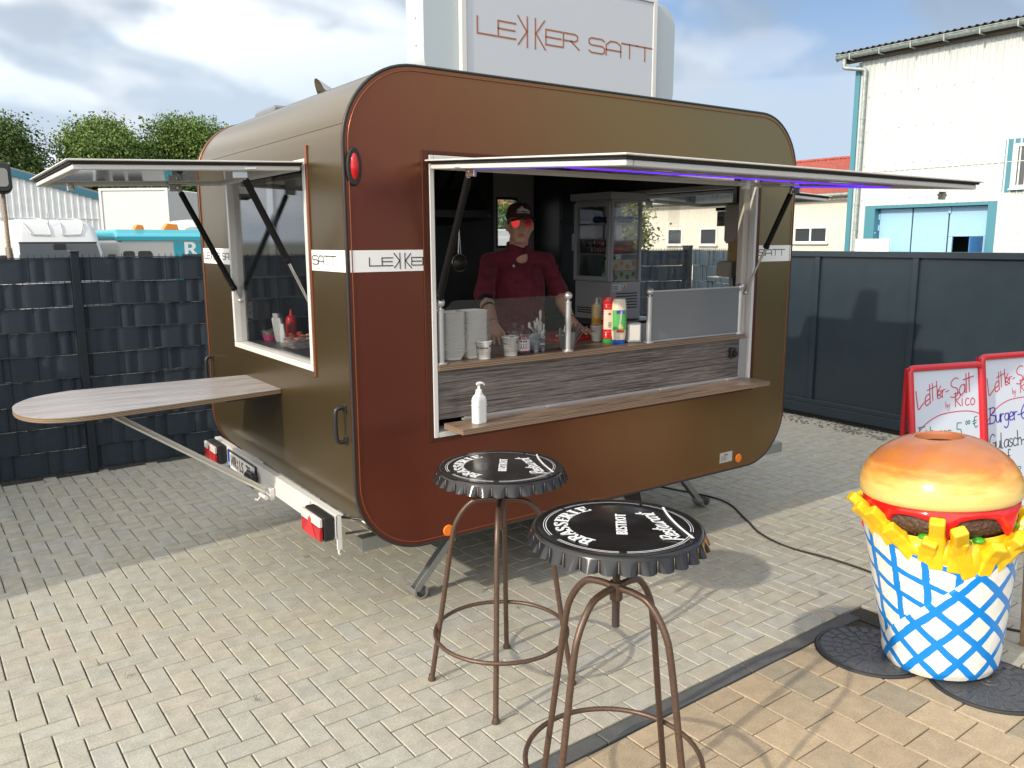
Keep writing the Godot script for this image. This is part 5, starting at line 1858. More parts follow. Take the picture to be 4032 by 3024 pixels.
	for x in [1.32, 2.62]:
		b = MB.new()
		b.box(V(x - 0.035, 2.728, -0.66), V(x + 0.035, 2.80, -0.60), 0.004)
		b.cyl(V(x, 2.77, -0.60), V(x, 2.77, -0.58), 0.012, 8)
		part("sign_bracket", b, M["galvanised"], sign_)
	# power cable on the ground
	var cb := MB.new()
	cb.tube(smooth3([V(2.95, 0.008, -1.7), V(3.03, 0.008, -1.3), V(3.132, 0.008, -0.96), V(3.226, 0.008, -0.527), V(3.027, 0.008, -0.151), V(2.876, 0.008, 0.086), V(2.81, 0.008, 0.353), V(2.853, 0.008, 0.626), V(2.86, 0.008, 0.899), V(2.80, 0.008, 1.25), V(2.72, 0.008, 1.60), V(2.9, 0.008, 1.9), V(3.4, 0.008, 2.1)], 6), 0.0065, 8)
	tag(part("power_cable", cb, mat("rubber_black", lin(0.012, 0.012, 0.013), 0.7), self), "black power cable curving over the paving from the trailer to the burger bin", "cable")


# ------------------------------------------------------------------ on and behind the counter
func paper_cup(label: String, at: Vector3, r: float, h: float, word: String) -> Node3D:
	var o := thing("paper_cup", label, "paper cup", at, "newsprint paper cups on the counter", 0.55)
	if not M.has("newsprint"):
		var im := Image.create(256, 128, false, Image.FORMAT_RGB8)
		im.fill(lin(0.50, 0.49, 0.44))
		var q := RandomNumberGenerator.new()
		q.seed = 3
		for i in 26:
			var x := q.randi() % 240
			var y := q.randi() % 110
			im.fill_rect(Rect2i(x, y, 16 + q.randi() % 30, 3), lin(0.06, 0.06, 0.06))
		for i in 46:
			var x := q.randi() % 250
			var y := q.randi() % 120
			for l in 5: im.fill_rect(Rect2i(x, y + l * 3, 18, 1), lin(0.25, 0.25, 0.24))
		mat("newsprint", Color.WHITE, 0.6).albedo_texture = ImageTexture.create_from_image(im)
	part("cup_wall", turned([Vector2(r * 0.76, 0), Vector2(r, h), Vector2(r * 0.97, h), Vector2(r * 0.74, 0.004), Vector2(0, 0.004)], 28), M["newsprint"], o)
	var b := MB.new()
	var ring := []
	for i in 28: ring.append(V(cos(TAU * i / 28) * r, h, sin(TAU * i / 28) * r))
	b.tube(ring, 0.0028, 6, true)
	var low := []
	for i in 28: low.append(V(cos(TAU * i / 28) * r * 0.765, 0.003, sin(TAU * i / 28) * r * 0.765))
	b.tube(low, 0.002, 6, true)
	part("rim", b, mat("paper_white", lin(0.68, 0.67, 0.63), 0.5), o)
	if word:
		var t := text(word, 0.011, mat("ink_dark", lin(0.03, 0.03, 0.032), 0.5), o, frame(V(-r * 0.50, h * 0.66, r * 0.78).rotated(Vector3.UP, -0.5), V(0.80, 0, 0.5).rotated(Vector3.UP, -0.5), V(-0.03, 1, 0.1)), "Droid Serif", true)
		t.rotation.y -= 0.0
	return o


func make_counter_goods() -> void:
	var Y := 1.3605
	var cream := mat("foam_white", lin(0.86, 0.85, 0.81), 0.55)
	# nested foam trays
	var tray := MB.new()
	for half in [[-0.062, 0.10], [0.066, 0.10]]:
		var lo := rr(half[0] - 0.046, -0.046, half[0] + 0.046, 0.046, 0.02, 4)
		var hi := rr(half[0] - 0.064, -0.066, half[0] + 0.064, 0.066, 0.022, 4)
		for i in lo.size():
			var j := (i + 1) % lo.size()
			var h: float = 0.045
			tray.quad(V(lo[i].x, 0, lo[i].y), V(hi[i].x, h, hi[i].y), V(hi[j].x, h, hi[j].y), V(lo[j].x, 0, lo[j].y))
			tray.quad(V(hi[i].x, h, hi[i].y), V(hi[i].x * 1.0 + signf(hi[i].x - half[0]) * 0.007, h - 0.001, hi[i].y + signf(hi[i].y) * 0.007), V(hi[j].x + signf(hi[j].x - half[0]) * 0.007, h - 0.001, hi[j].y + signf(hi[j].y) * 0.007), V(hi[j].x, h, hi[j].y))
			tray.flat(V(half[0], 0.0, 0), V(lo[j].x, 0, lo[j].y), V(lo[i].x, 0, lo[i].y))
	var tm := tray.mesh()
	var first: Node3D = null
	for k in 21:
		if first == null:
			first = thing("foam_tray", "white foam clamshell tray in the tall nested stack at the counter's left end", "foam tray", V(0.665, Y + 0.001, -0.125), "nested foam trays")
			first.rotation.y = -0.10
			mi("tray", tm, cream, first)
		else:
			var d := dup(first)
			d.position = V(0.665 + 0.0015 * sin(k * 1.9) + 0.0003 * k, Y + 0.001 + k * 0.0098, -0.125 - 0.0006 * k)
			d.rotation = V(0.0, -0.10 + 0.012 * sin(k * 1.7), 0.0007 * k)
	paper_cup("newsprint paper cup reading News, beside the white foam trays", V(0.748, Y, -0.045), 0.043, 0.090, "News")
	paper_cup("newsprint paper cup between the News cup and the sweet jars", V(0.926, Y, -0.06), 0.045, 0.098, "")
	var c3 := paper_cup("newsprint paper cup filled with small wooden forks beside the ketchup bottle", V(1.712, Y, -0.268), 0.042, 0.090, "")
	var woodf := mat("fork_wood", lin(0.55, 0.38, 0.2), 0.7)
	for i in 16:
		var b := MB.new()
		var a := rng.randf() * TAU
		var f := V(cos(a), 0, sin(a)) * rng.randf_range(0.0, 0.03)
		b.xf = Transform3D(Basis.from_euler(V(rng.randf_range(-0.5, 0.5), a, rng.randf_range(-0.5, 0.5))), f + V(0, 0.05, 0))
		b.box(V(-0.004, 0, -0.001), V(0.004, 0.058, 0.001))
		part("wooden_fork", b, woodf, c3)
	# sweet jars
	var clear := pane("jar_plastic", Color(0.4, 0.42, 0.45), 0.07)
	for q in [[V(1.012, Y, -0.068), "clear sweet jar with knobbed lid and printed label, in front"], [V(1.058, Y, -0.205), "clear sweet jar with knobbed lid, half hidden behind the printed one"]]:
		var o := thing("sweet_jar", q[1], "sweet jar", q[0], "sweet jars with pink contents")
		part("jar", turned([Vector2(0, 0.001), Vector2(0.036, 0.001), Vector2(0.039, 0.005), Vector2(0.039, 0.088), Vector2(0.034, 0.097), Vector2(0.034, 0.1)], 28), clear, o)
		part("lid", turned([Vector2(0.042, 0.097), Vector2(0.043, 0.104), Vector2(0.038, 0.116), Vector2(0.022, 0.127), Vector2(0.008, 0.131), Vector2(0.007, 0.136), Vector2(0.012, 0.142), Vector2(0.012, 0.150), Vector2(0.006, 0.156), Vector2(0, 0.157)], 28), clear, o)
		for i in 46:
			var a := rng.randf() * TAU
			var b := MB.new()
			b.ball(V(cos(a), 0, sin(a)) * rng.randf_range(0.01, 0.029) + V(0, 0.010 + i * 0.00165, 0), V(0.009, 0.006, 0.009), 6)
			part("sweet", b, mat("sweet_pink", lin(0.62, 0.05, 0.09), 0.45) if i % 3 else mat("sweet_pale", lin(0.7, 0.35, 0.36), 0.5), o)
		if q[0].z > -0.1:
			var l := MB.new()
			l.lathe([Vector2(0.0395, 0.022), Vector2(0.0395, 0.080)], 28, 0.9, 3.6)
			var lab := part("label", l, mat("label_white", lin(0.72, 0.72, 0.72), 0.5), o)
			for i in 3:
				var a := 1.75 + i * 0.33
				var d := V(cos(a), 0, sin(a))
				var lb := MB.new()
				lb.xf = frame(d * 0.0399, V(-d.z, 0, d.x) * -1.0, Vector3.UP)
				lb.stroke(P2("0,.038 .001,.05 -.001,.058"), 0.004, 0.0004)
				lb.stroke(P2("-.006,.03 0,.042 .005,.03"), 0.003, 0.0004)
				part("print_figure", lb, mat("print_blue", lin(0.04, 0.08, 0.35), 0.5) if i % 2 else mat("print_red", lin(0.5, 0.03, 0.04), 0.5), lab)
				var dt := MB.new()
				dt.xf = frame(d * 0.0399, V(-d.z, 0, d.x) * -1.0, Vector3.UP)
				dt.prism(rr(-0.005, 0.066, 0.005, 0.076, 0.0045, 4), 0, 0.0004)
				part("print_dot", dt, mat("ink_dark", lin(0.03, 0.03, 0.032), 0.5), lab)
	# piggy bank
	var pig := thing("piggy_bank", "grey ceramic piggy bank for coffee money marked KASSE", "piggy bank", V(1.118, Y, -0.098), "", 0.35)
	var grey := mat("pig_grey", lin(0.20, 0.225, 0.245), 0.12)
	var pb := MB.new()
	add_field(pb, [[1, V(0, 0.058, 0), V(0.062, 0.046, 0.048), 0.01], [0, V(0.05, 0.062, 0), V(0.074, 0.060, 0), 0.026, 0.017, 0.02], [0, V(-0.032, 0.03, 0.025), V(-0.034, 0.006, 0.027), 0.014, 0.012, 0.01], [0, V(0.030, 0.03, 0.025), V(0.032, 0.006, 0.027), 0.014, 0.012, 0.01], [0, V(-0.032, 0.03, -0.025), V(-0.034, 0.006, -0.027), 0.014, 0.012, 0.01], [0, V(0.030, 0.03, -0.025), V(0.032, 0.006, -0.027), 0.014, 0.012, 0.01], [0, V(0.036, 0.095, 0.022), V(0.046, 0.118, 0.03), 0.013, 0.004, 0.006], [0, V(0.036, 0.095, -0.022), V(0.046, 0.118, -0.03), 0.013, 0.004, 0.006]], 0.0035)
	part("body", pb, grey, pig)
	var kb := MB.new()
	kb.xf = frame(V(-0.005, 0.046, 0.0475), V(1, -0.06, 0), V(0, 1, -0.1))
	kb.prism(P2("-.026,-.011 .026,-.011 .026,.011 -.026,.011"), 0, 0.0015)
	part("dark_tag", kb, mat("ink_dark", lin(0.03, 0.03, 0.032), 0.5), pig)
	text("KASSE", 0.012, mat("letter_white", lin(0.8, 0.8, 0.8), 0.5), pig, frame(V(-0.005, 0.046, 0.0492), V(1, -0.06, 0), V(0, 1, -0.1)), "Droid Sans", true)
	text("Kaffee", 0.011, mat("ink_dark", lin(0.03, 0.03, 0.032), 0.5), pig, frame(V(-0.022, 0.070, 0.0480), V(1, -0.08, 0), V(0, 1, -0.5)), "Droid Serif")
	kb = MB.new()
	kb.xf = frame(V(0.012, 0.084, 0.0410), V(1, 0, 0), V(0, 1, -0.85))
	kb.prism(rr(-0.016, -0.009, 0.016, 0.009, 0.008, 4), 0, 0.0012)
	var cupm := part("coffee_cup_print", kb, mat("paper_white", lin(0.68, 0.67, 0.63), 0.5), pig)
	kb = MB.new()
	kb.xf = frame(V(0.012, 0.084, 0.0422), V(1, 0, 0), V(0, 1, -0.85))
	kb.prism(rr(-0.008, -0.004, 0.006, 0.006, 0.003, 3), 0, 0.0006)
	part("cup_print", kb, mat("ink_dark", lin(0.03, 0.03, 0.032), 0.5), cupm)
	# straws and white spoons in a tumbler behind the pig
	var st := thing("straw_tumbler", "tumbler of white straws and plastic spoons behind the grey piggy bank", "tumbler", V(1.225, Y, -0.20))
	part("tumbler", turned([Vector2(0, 0.001), Vector2(0.028, 0.001), Vector2(0.036, 0.1), Vector2(0.034, 0.1), Vector2(0.027, 0.004), Vector2(0, 0.004)], 24), clear, st)
	for i in 22:
		var a := rng.randf() * TAU
		var b := MB.new()
		var k := rng.randf_range(0.0, 0.026)
		var p := V(cos(a) * k, 0.006, sin(a) * k)
		b.cyl(p * 0.7, p * 1.35 + V(0, rng.randf_range(0.125, 0.15), 0), 0.0032, 8)
		part("straw", b, mat("straw_white", lin(0.72, 0.70, 0.66), 0.5), st)
	for q in [[V(-0.03, 0.145, 0.02), 1.0], [V(0.005, 0.185, 0.0), 0.2], [V(-0.085, 0.125, 0.03), 0.0], [V(0.012, 0.165, -0.01), 0.4]]:
		var b := MB.new()
		b.tube([V(0, 0.04, 0), q[0] * 0.8 + V(0, 0.01, 0), q[0]], [0.003, 0.004, 0.007], 6)
		b.ball(q[0] + V(q[0].x * 0.1, 0.012, 0), V(0.010, 0.018, 0.004), 8)
		part("spoon", b, mat("straw_white", lin(0.72, 0.70, 0.66), 0.5), st)
	# tin bucket of coffee sticks
	var bk := thing("tin_bucket", "small tin bucket of dark-wrapped sugar sticks behind the right shield post", "bucket", V(1.325, Y, -0.075))
	var tin := mat("bucket_tin", lin(0.34, 0.36, 0.36), 0.28, 0.75)
	part("bucket", turned([Vector2(0, 0.001), Vector2(0.038, 0.001), Vector2(0.050, 0.098), Vector2(0.052, 0.10), Vector2(0.048, 0.098), Vector2(0.037, 0.004), Vector2(0, 0.004)], 28), tin, bk)
	var hb := MB.new()
	hb.box(V(-0.100, 0.078, 0.02), V(-0.045, 0.09, 0.024), 0.001)
	hb.box(V(-0.078, 0.082, 0.019), V(-0.066, 0.125, 0.027), 0.002)
	part("clip", hb, tin, bk)
	for i in 24:
		var b := MB.new()
		var a := lerpf(-0.9, 1.3, i / 23.0)
		b.xf = Transform3D(Basis.from_euler(V(rng.randf_range(-0.1, 0.1), rng.randf_range(-0.6, 0.6), -0.25 - 0.02 * i)), V(-0.025 + i * 0.002, 0.01, rng.randf_range(-0.025, 0.025)))
		b.box(V(-0.0035, 0, -0.0015), V(0.0035, rng.randf_range(0.12, 0.15), 0.0015), 0.0005)
		part("sugar_stick", b, mat("stick_brown", lin(0.05, 0.035, 0.03), 0.35) if i % 3 else mat("stick_silver", lin(0.22, 0.20, 0.18), 0.35), bk)
	# cutting board
	var cb := thing("cutting_board", "red plastic cutting board lying on the counter under the left hand", "cutting board", V(1.73, Y, -0.52))
	part("board", box(V(-0.27, 0, -0.18), V(0.25, 0.018, 0.165), 0.005), mat("board_red", lin(0.55, 0.018, 0.02), 0.35), cb)
	# mustard squeeze bottle
	var sq := thing("squeeze_bottle", "clear squeeze bottle half full of mustard with a capped nozzle", "squeeze bottle", V(1.855, Y + 0.018, -0.44))
	part("bottle", turned([Vector2(0, 0), Vector2(0.028, 0), Vector2(0.031, 0.004), Vector2(0.031, 0.1), Vector2(0, 0.1)], 24), mat("mustard", lin(0.62, 0.34, 0.03), 0.35), sq)
	part("upper_wall", turned([Vector2(0.031, 0.1), Vector2(0.0315, 0.162), Vector2(0.027, 0.17), Vector2(0, 0.17)], 24), mat("mustard_haze", lin(0.58, 0.42, 0.18), 0.3), sq)
	part("nozzle", turned([Vector2(0.026, 0.168), Vector2(0.026, 0.183), Vector2(0.010, 0.187), Vector2(0.005, 0.222), Vector2(0, 0.224)], 20), mat("nozzle_cream", lin(0.66, 0.52, 0.30), 0.35), sq)
	var lp := MB.new()
	lp.tube(smooth3([V(0.0, 0.21, 0), V(0.015, 0.222, 0), V(0.035, 0.216, 0), V(0.036, 0.196, 0), V(0.024, 0.188, 0)], 4), 0.002, 6)
	part("cap_strap", lp, mat("straw_white", lin(0.72, 0.70, 0.66), 0.5), sq)
	# sauce bottles standing on their caps
	for q in [["ketchup_bottle", "red ketchup bottle standing on its green cap beside the mayonnaise", V(1.70, Y, -0.15), lin(0.55, 0.015, 0.015), lin(0.03, 0.28, 0.06), 0.268], ["mayonnaise_bottle", "cream mayonnaise bottle standing on its blue cap", V(1.722, Y, -0.092), lin(0.72, 0.66, 0.50), lin(0.02, 0.10, 0.50), 0.262]]:
		var o := thing(q[0], q[1], "sauce bottle", q[2], "", -0.45)
		var h: float = q[5]
		var b := MB.new()
		b.xf = Transform3D(Basis.from_scale(V(1, 1, 0.72)), Vector3.ZERO)
		if q[0] == "ketchup_bottle": b.lathe([Vector2(0, 0.026), Vector2(0.036, 0.026), Vector2(0.040, 0.034), Vector2(0.037, 0.040), Vector2(0.040, 0.048), Vector2(0.037, 0.055), Vector2(0.040, 0.062), Vector2(0.037, 0.069), Vector2(0.039, 0.08), Vector2(0.038, 0.20), Vector2(0.040, 0.208), Vector2(0.037, 0.215), Vector2(0.040, 0.222), Vector2(0.037, 0.230), Vector2(0.040, 0.238), Vector2(0.038, 0.25), Vector2(0.034, h), Vector2(0, h + 0.002)], 28)
		else: b.lathe([Vector2(0, 0.024), Vector2(0.038, 0.024), Vector2(0.042, 0.05), Vector2(0.044, 0.12), Vector2(0.043, 0.20), Vector2(0.041, 0.24), Vector2(0.037, h - 0.004), Vector2(0.03, h), Vector2(0, h)], 28)
		part("bottle", b, mat(q[0] + "_body", q[3], 0.22), o)
		b = MB.new()
		b.xf = Transform3D(Basis.from_scale(V(1, 1, 0.72)), Vector3.ZERO)
		b.lathe([Vector2(0, 0.0005), Vector2(0.036, 0.0005), Vector2(0.038, 0.003), Vector2(0.037, 0.0255), Vector2(0, 0.0258)], 28)
		part("cap", b, mat(q[0] + "_cap", q[4], 0.35), o)
		var lab := MB.new()
		lab.xf = Transform3D(Basis.from_scale(V(1, 1, 0.72)), Vector3.ZERO)
		var lr := 0.0398 if q[0] == "ketchup_bottle" else 0.0447
		lab.lathe([Vector2(lr, 0.082), Vector2(lr, 0.196)], 20, 0.35, PI - 0.35)
		var l := part("label", lab, mat(q[0] + "_label", lin(0.66, 0.60, 0.48) if q[0] == "ketchup_bottle" else lin(0.10, 0.42, 0.10), 0.45), o)
		var zf := lr * 0.72 + 0.0006
		if q[0] == "ketchup_bottle":
			for t in [[-0.006, 0.172, 0.010], [0.010, 0.156, 0.008]]:
				var tb := MB.new()
				tb.ball(V(t[0], t[1], zf - 0.0015), V(t[2], t[2] * 0.8, 0.002), 10)
				part("tomato_print", tb, mat("print_red", lin(0.5, 0.03, 0.04), 0.5), l)
			for i in 4: part("print_line", box(V(-0.014, 0.095 + i * 0.008, zf - 0.002), V(0.014 - i * 0.003, 0.0985 + i * 0.008, zf + 0.0004)), mat("ink_dark", lin(0.03, 0.03, 0.032), 0.5), l)
		else:
			part("blue_band", box(V(-0.024, 0.176, zf - 0.004), V(0.024, 0.196, zf + 0.0003)), mat("print_blue", lin(0.04, 0.08, 0.35), 0.5), l)
			part("red_band", box(V(-0.022, 0.068, zf - 0.005), V(0.022, 0.082, zf - 0.0005)), mat("print_red", lin(0.5, 0.03, 0.04), 0.5), l)
			var mt := text("Mayonnaise", 0.013, mat("letter_white", lin(0.8, 0.8, 0.8), 0.5), l, frame(V(-0.002, 0.138, zf + 0.0006), V(0.1, 1, 0), V(-1, 0.1, 0)), "Droid Serif", true)
			for t in [[-0.006, 0.098], [0.010, 0.096], [0.002, 0.106]]:
				var tb := MB.new()
				tb.ball(V(t[0], t[1], zf - 0.001), V(0.008, 0.008, 0.002), 10)
				part("egg_print", tb, mat("egg_yellow", lin(0.65, 0.5, 0.12), 0.5), l)
			mt.position.z += 0.0
	# napkin dispenser
	var nd := thing("napkin_dispenser", "metal napkin dispenser with white napkins beside the middle shield post", "napkin dispenser", V(1.825, Y, -0.085), "", -0.35)
	part("casing", box(V(-0.045, 0.0, -0.05), V(0.045, 0.118, 0.035), 0.008), mat("dispenser_steel", lin(0.45, 0.45, 0.43), 0.3, 0.6), nd)
	part("napkins", box(V(-0.033, 0.014, 0.0), V(0.033, 0.106, 0.0375), 0.003), mat("napkin_white", lin(0.72, 0.71, 0.66), 0.8), nd)
	part("side_card", box(V(-0.0465, 0.01, -0.045), V(-0.0452, 0.108, 0.03)), mat("card_cream", lin(0.52, 0.50, 0.40), 0.5), nd)
	text("BURGER", 0.012, mat("print_brown", lin(0.12, 0.05, 0.03), 0.5), nd, frame(V(-0.0468, 0.085, -0.008), V(0, 0, 1), Vector3.UP), "Droid Serif", true)
	# sanitiser on the fold-down shelf
	var sa := thing("sanitiser_bottle", "white pump bottle of hand sanitiser alone on the fold-down shelf", "pump bottle", V(0.612, 1.0725, 0.115), "", 0.2)
	var bb := MB.new()
	var secs := [[0.0, 0.031, 0.022], [0.004, 0.034, 0.025], [0.115, 0.034, 0.025], [0.128, 0.031, 0.023], [0.140, 0.020, 0.017], [0.146, 0.0145, 0.0145], [0.152, 0.0145, 0.0145]]
	bb.sheet(func(u: float, v: float) -> Vector3:
		var s: Array = secs[int(round(v * 6))]
		var a := u * TAU
		var e := 0.42
		return V(signf(cos(a)) * pow(absf(cos(a)), e) * s[1], s[0], signf(sin(a)) * pow(absf(sin(a)), e) * s[2]), 40, 6, true, true)
	part("bottle", bb, mat("pe_white", lin(0.72, 0.73, 0.71), 0.35), sa)
	var pm := MB.new()
	pm.lathe([Vector2(0.016, 0.148), Vector2(0.016, 0.166), Vector2(0.007, 0.168), Vector2(0.006, 0.19), Vector2(0, 0.19)], 20)
	pm.tube(smooth3([V(-0.016, 0.193, 0), V(0.0, 0.197, 0), V(0.02, 0.196, 0.004), V(0.032, 0.186, 0.006)], 4), [0.004, 0.0075, 0.008, 0.008, 0.008, 0.0075, 0.007, 0.006, 0.0055, 0.005, 0.0045, 0.004, 0.004], 10)
	part("pump", pm, mat("pump_white", lin(0.78, 0.78, 0.76), 0.35), sa)
	part("level", box(V(-0.0345, 0.088, -0.0255), V(0.0345, 0.0895, 0.0255)), mat("level_grey", lin(0.55, 0.57, 0.56), 0.4), sa)
	part("label", box(V(0.0342, 0.01, -0.018), V(0.0352, 0.11, 0.018)), mat("label_grey", lin(0.45, 0.45, 0.43), 0.5), sa)
	# strainer hanging from the hood
	var sr := thing("strainer", "round kitchen strainer hanging by its handle under the black hood", "strainer", V(1.60, 1.80, -1.63))
	var rim := []
	for i in 28: rim.append(V(cos(TAU * i / 28) * 0.062, 0.0 + sin(TAU * i / 28) * 0.062, 0))
	var b2 := MB.new()
	b2.tube(rim, 0.004, 6, true)
	part("rim", b2, mat("bright_steel", lin(0.5, 0.5, 0.5), 0.22, 0.9), sr)
	b2 = MB.new()
	b2.xf = Transform3D(Basis(Vector3.RIGHT, -PI / 2), Vector3.ZERO)
	b2.lathe([Vector2(0.060, 0), Vector2(0.055, -0.02), Vector2(0.035, -0.042), Vector2(0, -0.05)], 24)
	part("mesh_bowl", b2, mat("strainer_mesh", lin(0.13, 0.11, 0.085), 0.45, 0.5), sr)
	b2 = MB.new()
	b2.tube([V(-0.01, 0.062, 0), V(-0.004, 0.16, 0), V(0, 0.23, -0.0)], 0.005, 6)
	b2.tube([V(0.01, 0.062, 0), V(0.004, 0.16, 0), V(0, 0.23, -0.0)], 0.005, 6)
	part("handle", b2, M["bright_steel"], sr)
	# pump pot on the left behind the glass
	var pp := thing("steel_pump", "stainless steel sauce pump standing behind the foam trays", "pump", V(0.98, Y, -0.62))
	part("body", turned([Vector2(0.03, 0), Vector2(0.03, 0.11), Vector2(0.014, 0.115), Vector2(0.014, 0.16), Vector2(0.026, 0.162), Vector2(0.026, 0.172), Vector2(0, 0.174)], 20), M["bright_steel"], pp)
	# things inside the left window
	var rb := thing("red_squeeze_bottle", "red squeeze bottle inside the left side window", "squeeze bottle", V(0.30, 1.345, -1.53))
	part("bottle", turned([Vector2(0, 0), Vector2(0.034, 0), Vector2(0.034, 0.13), Vector2(0.030, 0.14), Vector2(0, 0.14)], 24), mat("bottle_red", lin(0.55, 0.02, 0.03), 0.3), rb)
	part("nozzle", turned([Vector2(0.026, 0.14), Vector2(0.026, 0.152), Vector2(0.010, 0.157), Vector2(0.004, 0.195), Vector2(0, 0.196)], 16), M["bottle_red"], rb)
	var lid := thing("plastic_lid", "translucent white clip lid leaning upright before the red squeeze bottle", "lid", V(0.20, 1.347, -1.46), "", 0.0)
	var lm := MB.new()
	lm.xf = Transform3D(Basis(Vector3.UP, PI / 2 + 0.15) * Basis(Vector3.RIGHT, -0.14), V(0, 0.0, 0))
	lm.prism(rr(-0.05, 0.0, 0.05, 0.155, 0.018, 5), -0.006, 0.006, 0.003)
	part("panel", lm, mat("lid_white", lin(0.62, 0.64, 0.65), 0.3), lid)
	lm = MB.new()
	lm.xf = Transform3D(Basis(Vector3.UP, PI / 2 + 0.15) * Basis(Vector3.RIGHT, -0.14), V(0, 0.0, 0))
	lm.prism(rr(-0.03, 0.156, 0.03, 0.18, 0.01, 4), -0.005, 0.005, 0.002)
	lm.prism(rr(-0.075, 0.03, -0.051, 0.12, 0.01, 4), -0.005, 0.005, 0.002)
	part("clip", lm, M["lid_white"], lid)
	var bw := thing("tin_bowl", "small shiny bowl with a dark pink base inside the left side window", "bowl", V(0.20, 1.345, -1.60))
	part("bowl", turned([Vector2(0, 0.002), Vector2(0.05, 0.002), Vector2(0.058, 0.03), Vector2(0.06, 0.06), Vector2(0.066, 0.062), Vector2(0.056, 0.06), Vector2(0.05, 0.02), Vector2(0, 0.015)], 24), mat("bowl_pink", lin(0.28, 0.03, 0.10), 0.25), bw)
	part("rim", turned([Vector2(0.061, 0.045), Vector2(0.067, 0.062), Vector2(0.062, 0.068), Vector2(0.057, 0.06)], 24), M["bright_steel"], bw)
	var mt2 := thing("meat_tray", "clear plastic tray of sliced red meat at the left side window", "food tray", V(0.23, 1.346, -1.18))
	part("tray", box(V(-0.10, 0, -0.12), V(0.10, 0.06, 0.12), 0.01), pane("tray_plastic", Color(0.9, 0.95, 0.95), 0.12), mt2)
	for i in 26:
		var b := MB.new()
		b.ball(V(rng.randf_range(-0.075, 0.075), rng.randf_range(0.012, 0.075), rng.randf_range(-0.095, 0.095)), V(rng.randf_range(0.015, 0.03), 0.008, rng.randf_range(0.015, 0.03)), 8)
		part("meat_slice", b, mat("meat_red", lin(0.36, 0.07, 0.05), 0.4) if i % 3 else mat("meat_pale", lin(0.48, 0.22, 0.17), 0.45), mt2)
	# acrylic holder with folded paper bags on the far end wall
	var ah := thing("acrylic_holder", "clear acrylic wall shelf beside the far window", "holder", V(3.0, 1.70, -0.36))
	var ac := pane("acrylic", Color(0.9, 0.97, 1.0), 0.10)
	part("base", box(V(-0.12, 0.0, -0.10), V(0.11, 0.005, 0.10)), ac, ah)
	part("front", box(V(-0.12, 0.006, 0.095), V(0.11, 0.09, 0.1)), ac, ah)
	part("side", box(V(-0.125, 0.0, -0.10), V(-0.1205, 0.13, 0.10)), ac, ah)
	var pbg := thing("paper_bag", "folded beige and dark paper bag lying in the acrylic wall shelf", "paper bag", V(2.98, 1.706, -0.36), "", 0.2)
	part("bag", box(V(-0.055, 0, -0.06), V(0.02, 0.105, 0.06), 0.012), mat("bag_beige", lin(0.45, 0.36, 0.24), 0.8), pbg)
	part("dark_side", box(V(0.021, 0, -0.055), V(0.07, 0.10, 0.055), 0.012), mat("bag_dark", lin(0.045, 0.04, 0.05), 0.6), pbg)
	var fb := thing("fries_bags", "upright printed fries bags sticking out above the acrylic wall shelf", "fries bags", V(3.03, 1.81, -0.33))
	for i in 6:
		var b := MB.new()
		b.xf = Transform3D(Basis.from_euler(V(rng.randf_range(-0.15, 0.15), rng.randf_range(-0.4, 0.4), rng.randf_range(-0.1, 0.2))), V(-0.05 + i * 0.016, 0, 0))
		b.box(V(-0.005, 0, -0.05), V(0.005, rng.randf_range(0.14, 0.18), 0.05), 0.003)
		part("bag", b, mat("fries_bag_orange", lin(0.55, 0.27, 0.06), 0.6) if i % 2 else mat("fries_bag_sand", lin(0.5, 0.35, 0.16), 0.6), fb)
	var rbx := thing("red_sauce_bottle", "red sauce bottle with white band standing behind the rightmost shield post", "sauce bottle", V(2.66, Y, -0.13))
	part("bottle", turned([Vector2(0, 0.012), Vector2(0.034, 0.012), Vector2(0.036, 0.13), Vector2(0.030, 0.21), Vector2(0.014, 0.225), Vector2(0, 0.226)], 20), mat("bottle_red", lin(0.55, 0.02, 0.03), 0.3), rbx)
	part("band", turned([Vector2(0.0365, 0.155), Vector2(0.0365, 0.20)], 20), mat("label_white", lin(0.72, 0.72, 0.72), 0.5), rbx)
	part("cap", turned([Vector2(0, 0.0), Vector2(0.03, 0.0), Vector2(0.03, 0.0118), Vector2(0, 0.0119)], 20), mat("cap_green", lin(0.02, 0.22, 0.05), 0.4), rbx)


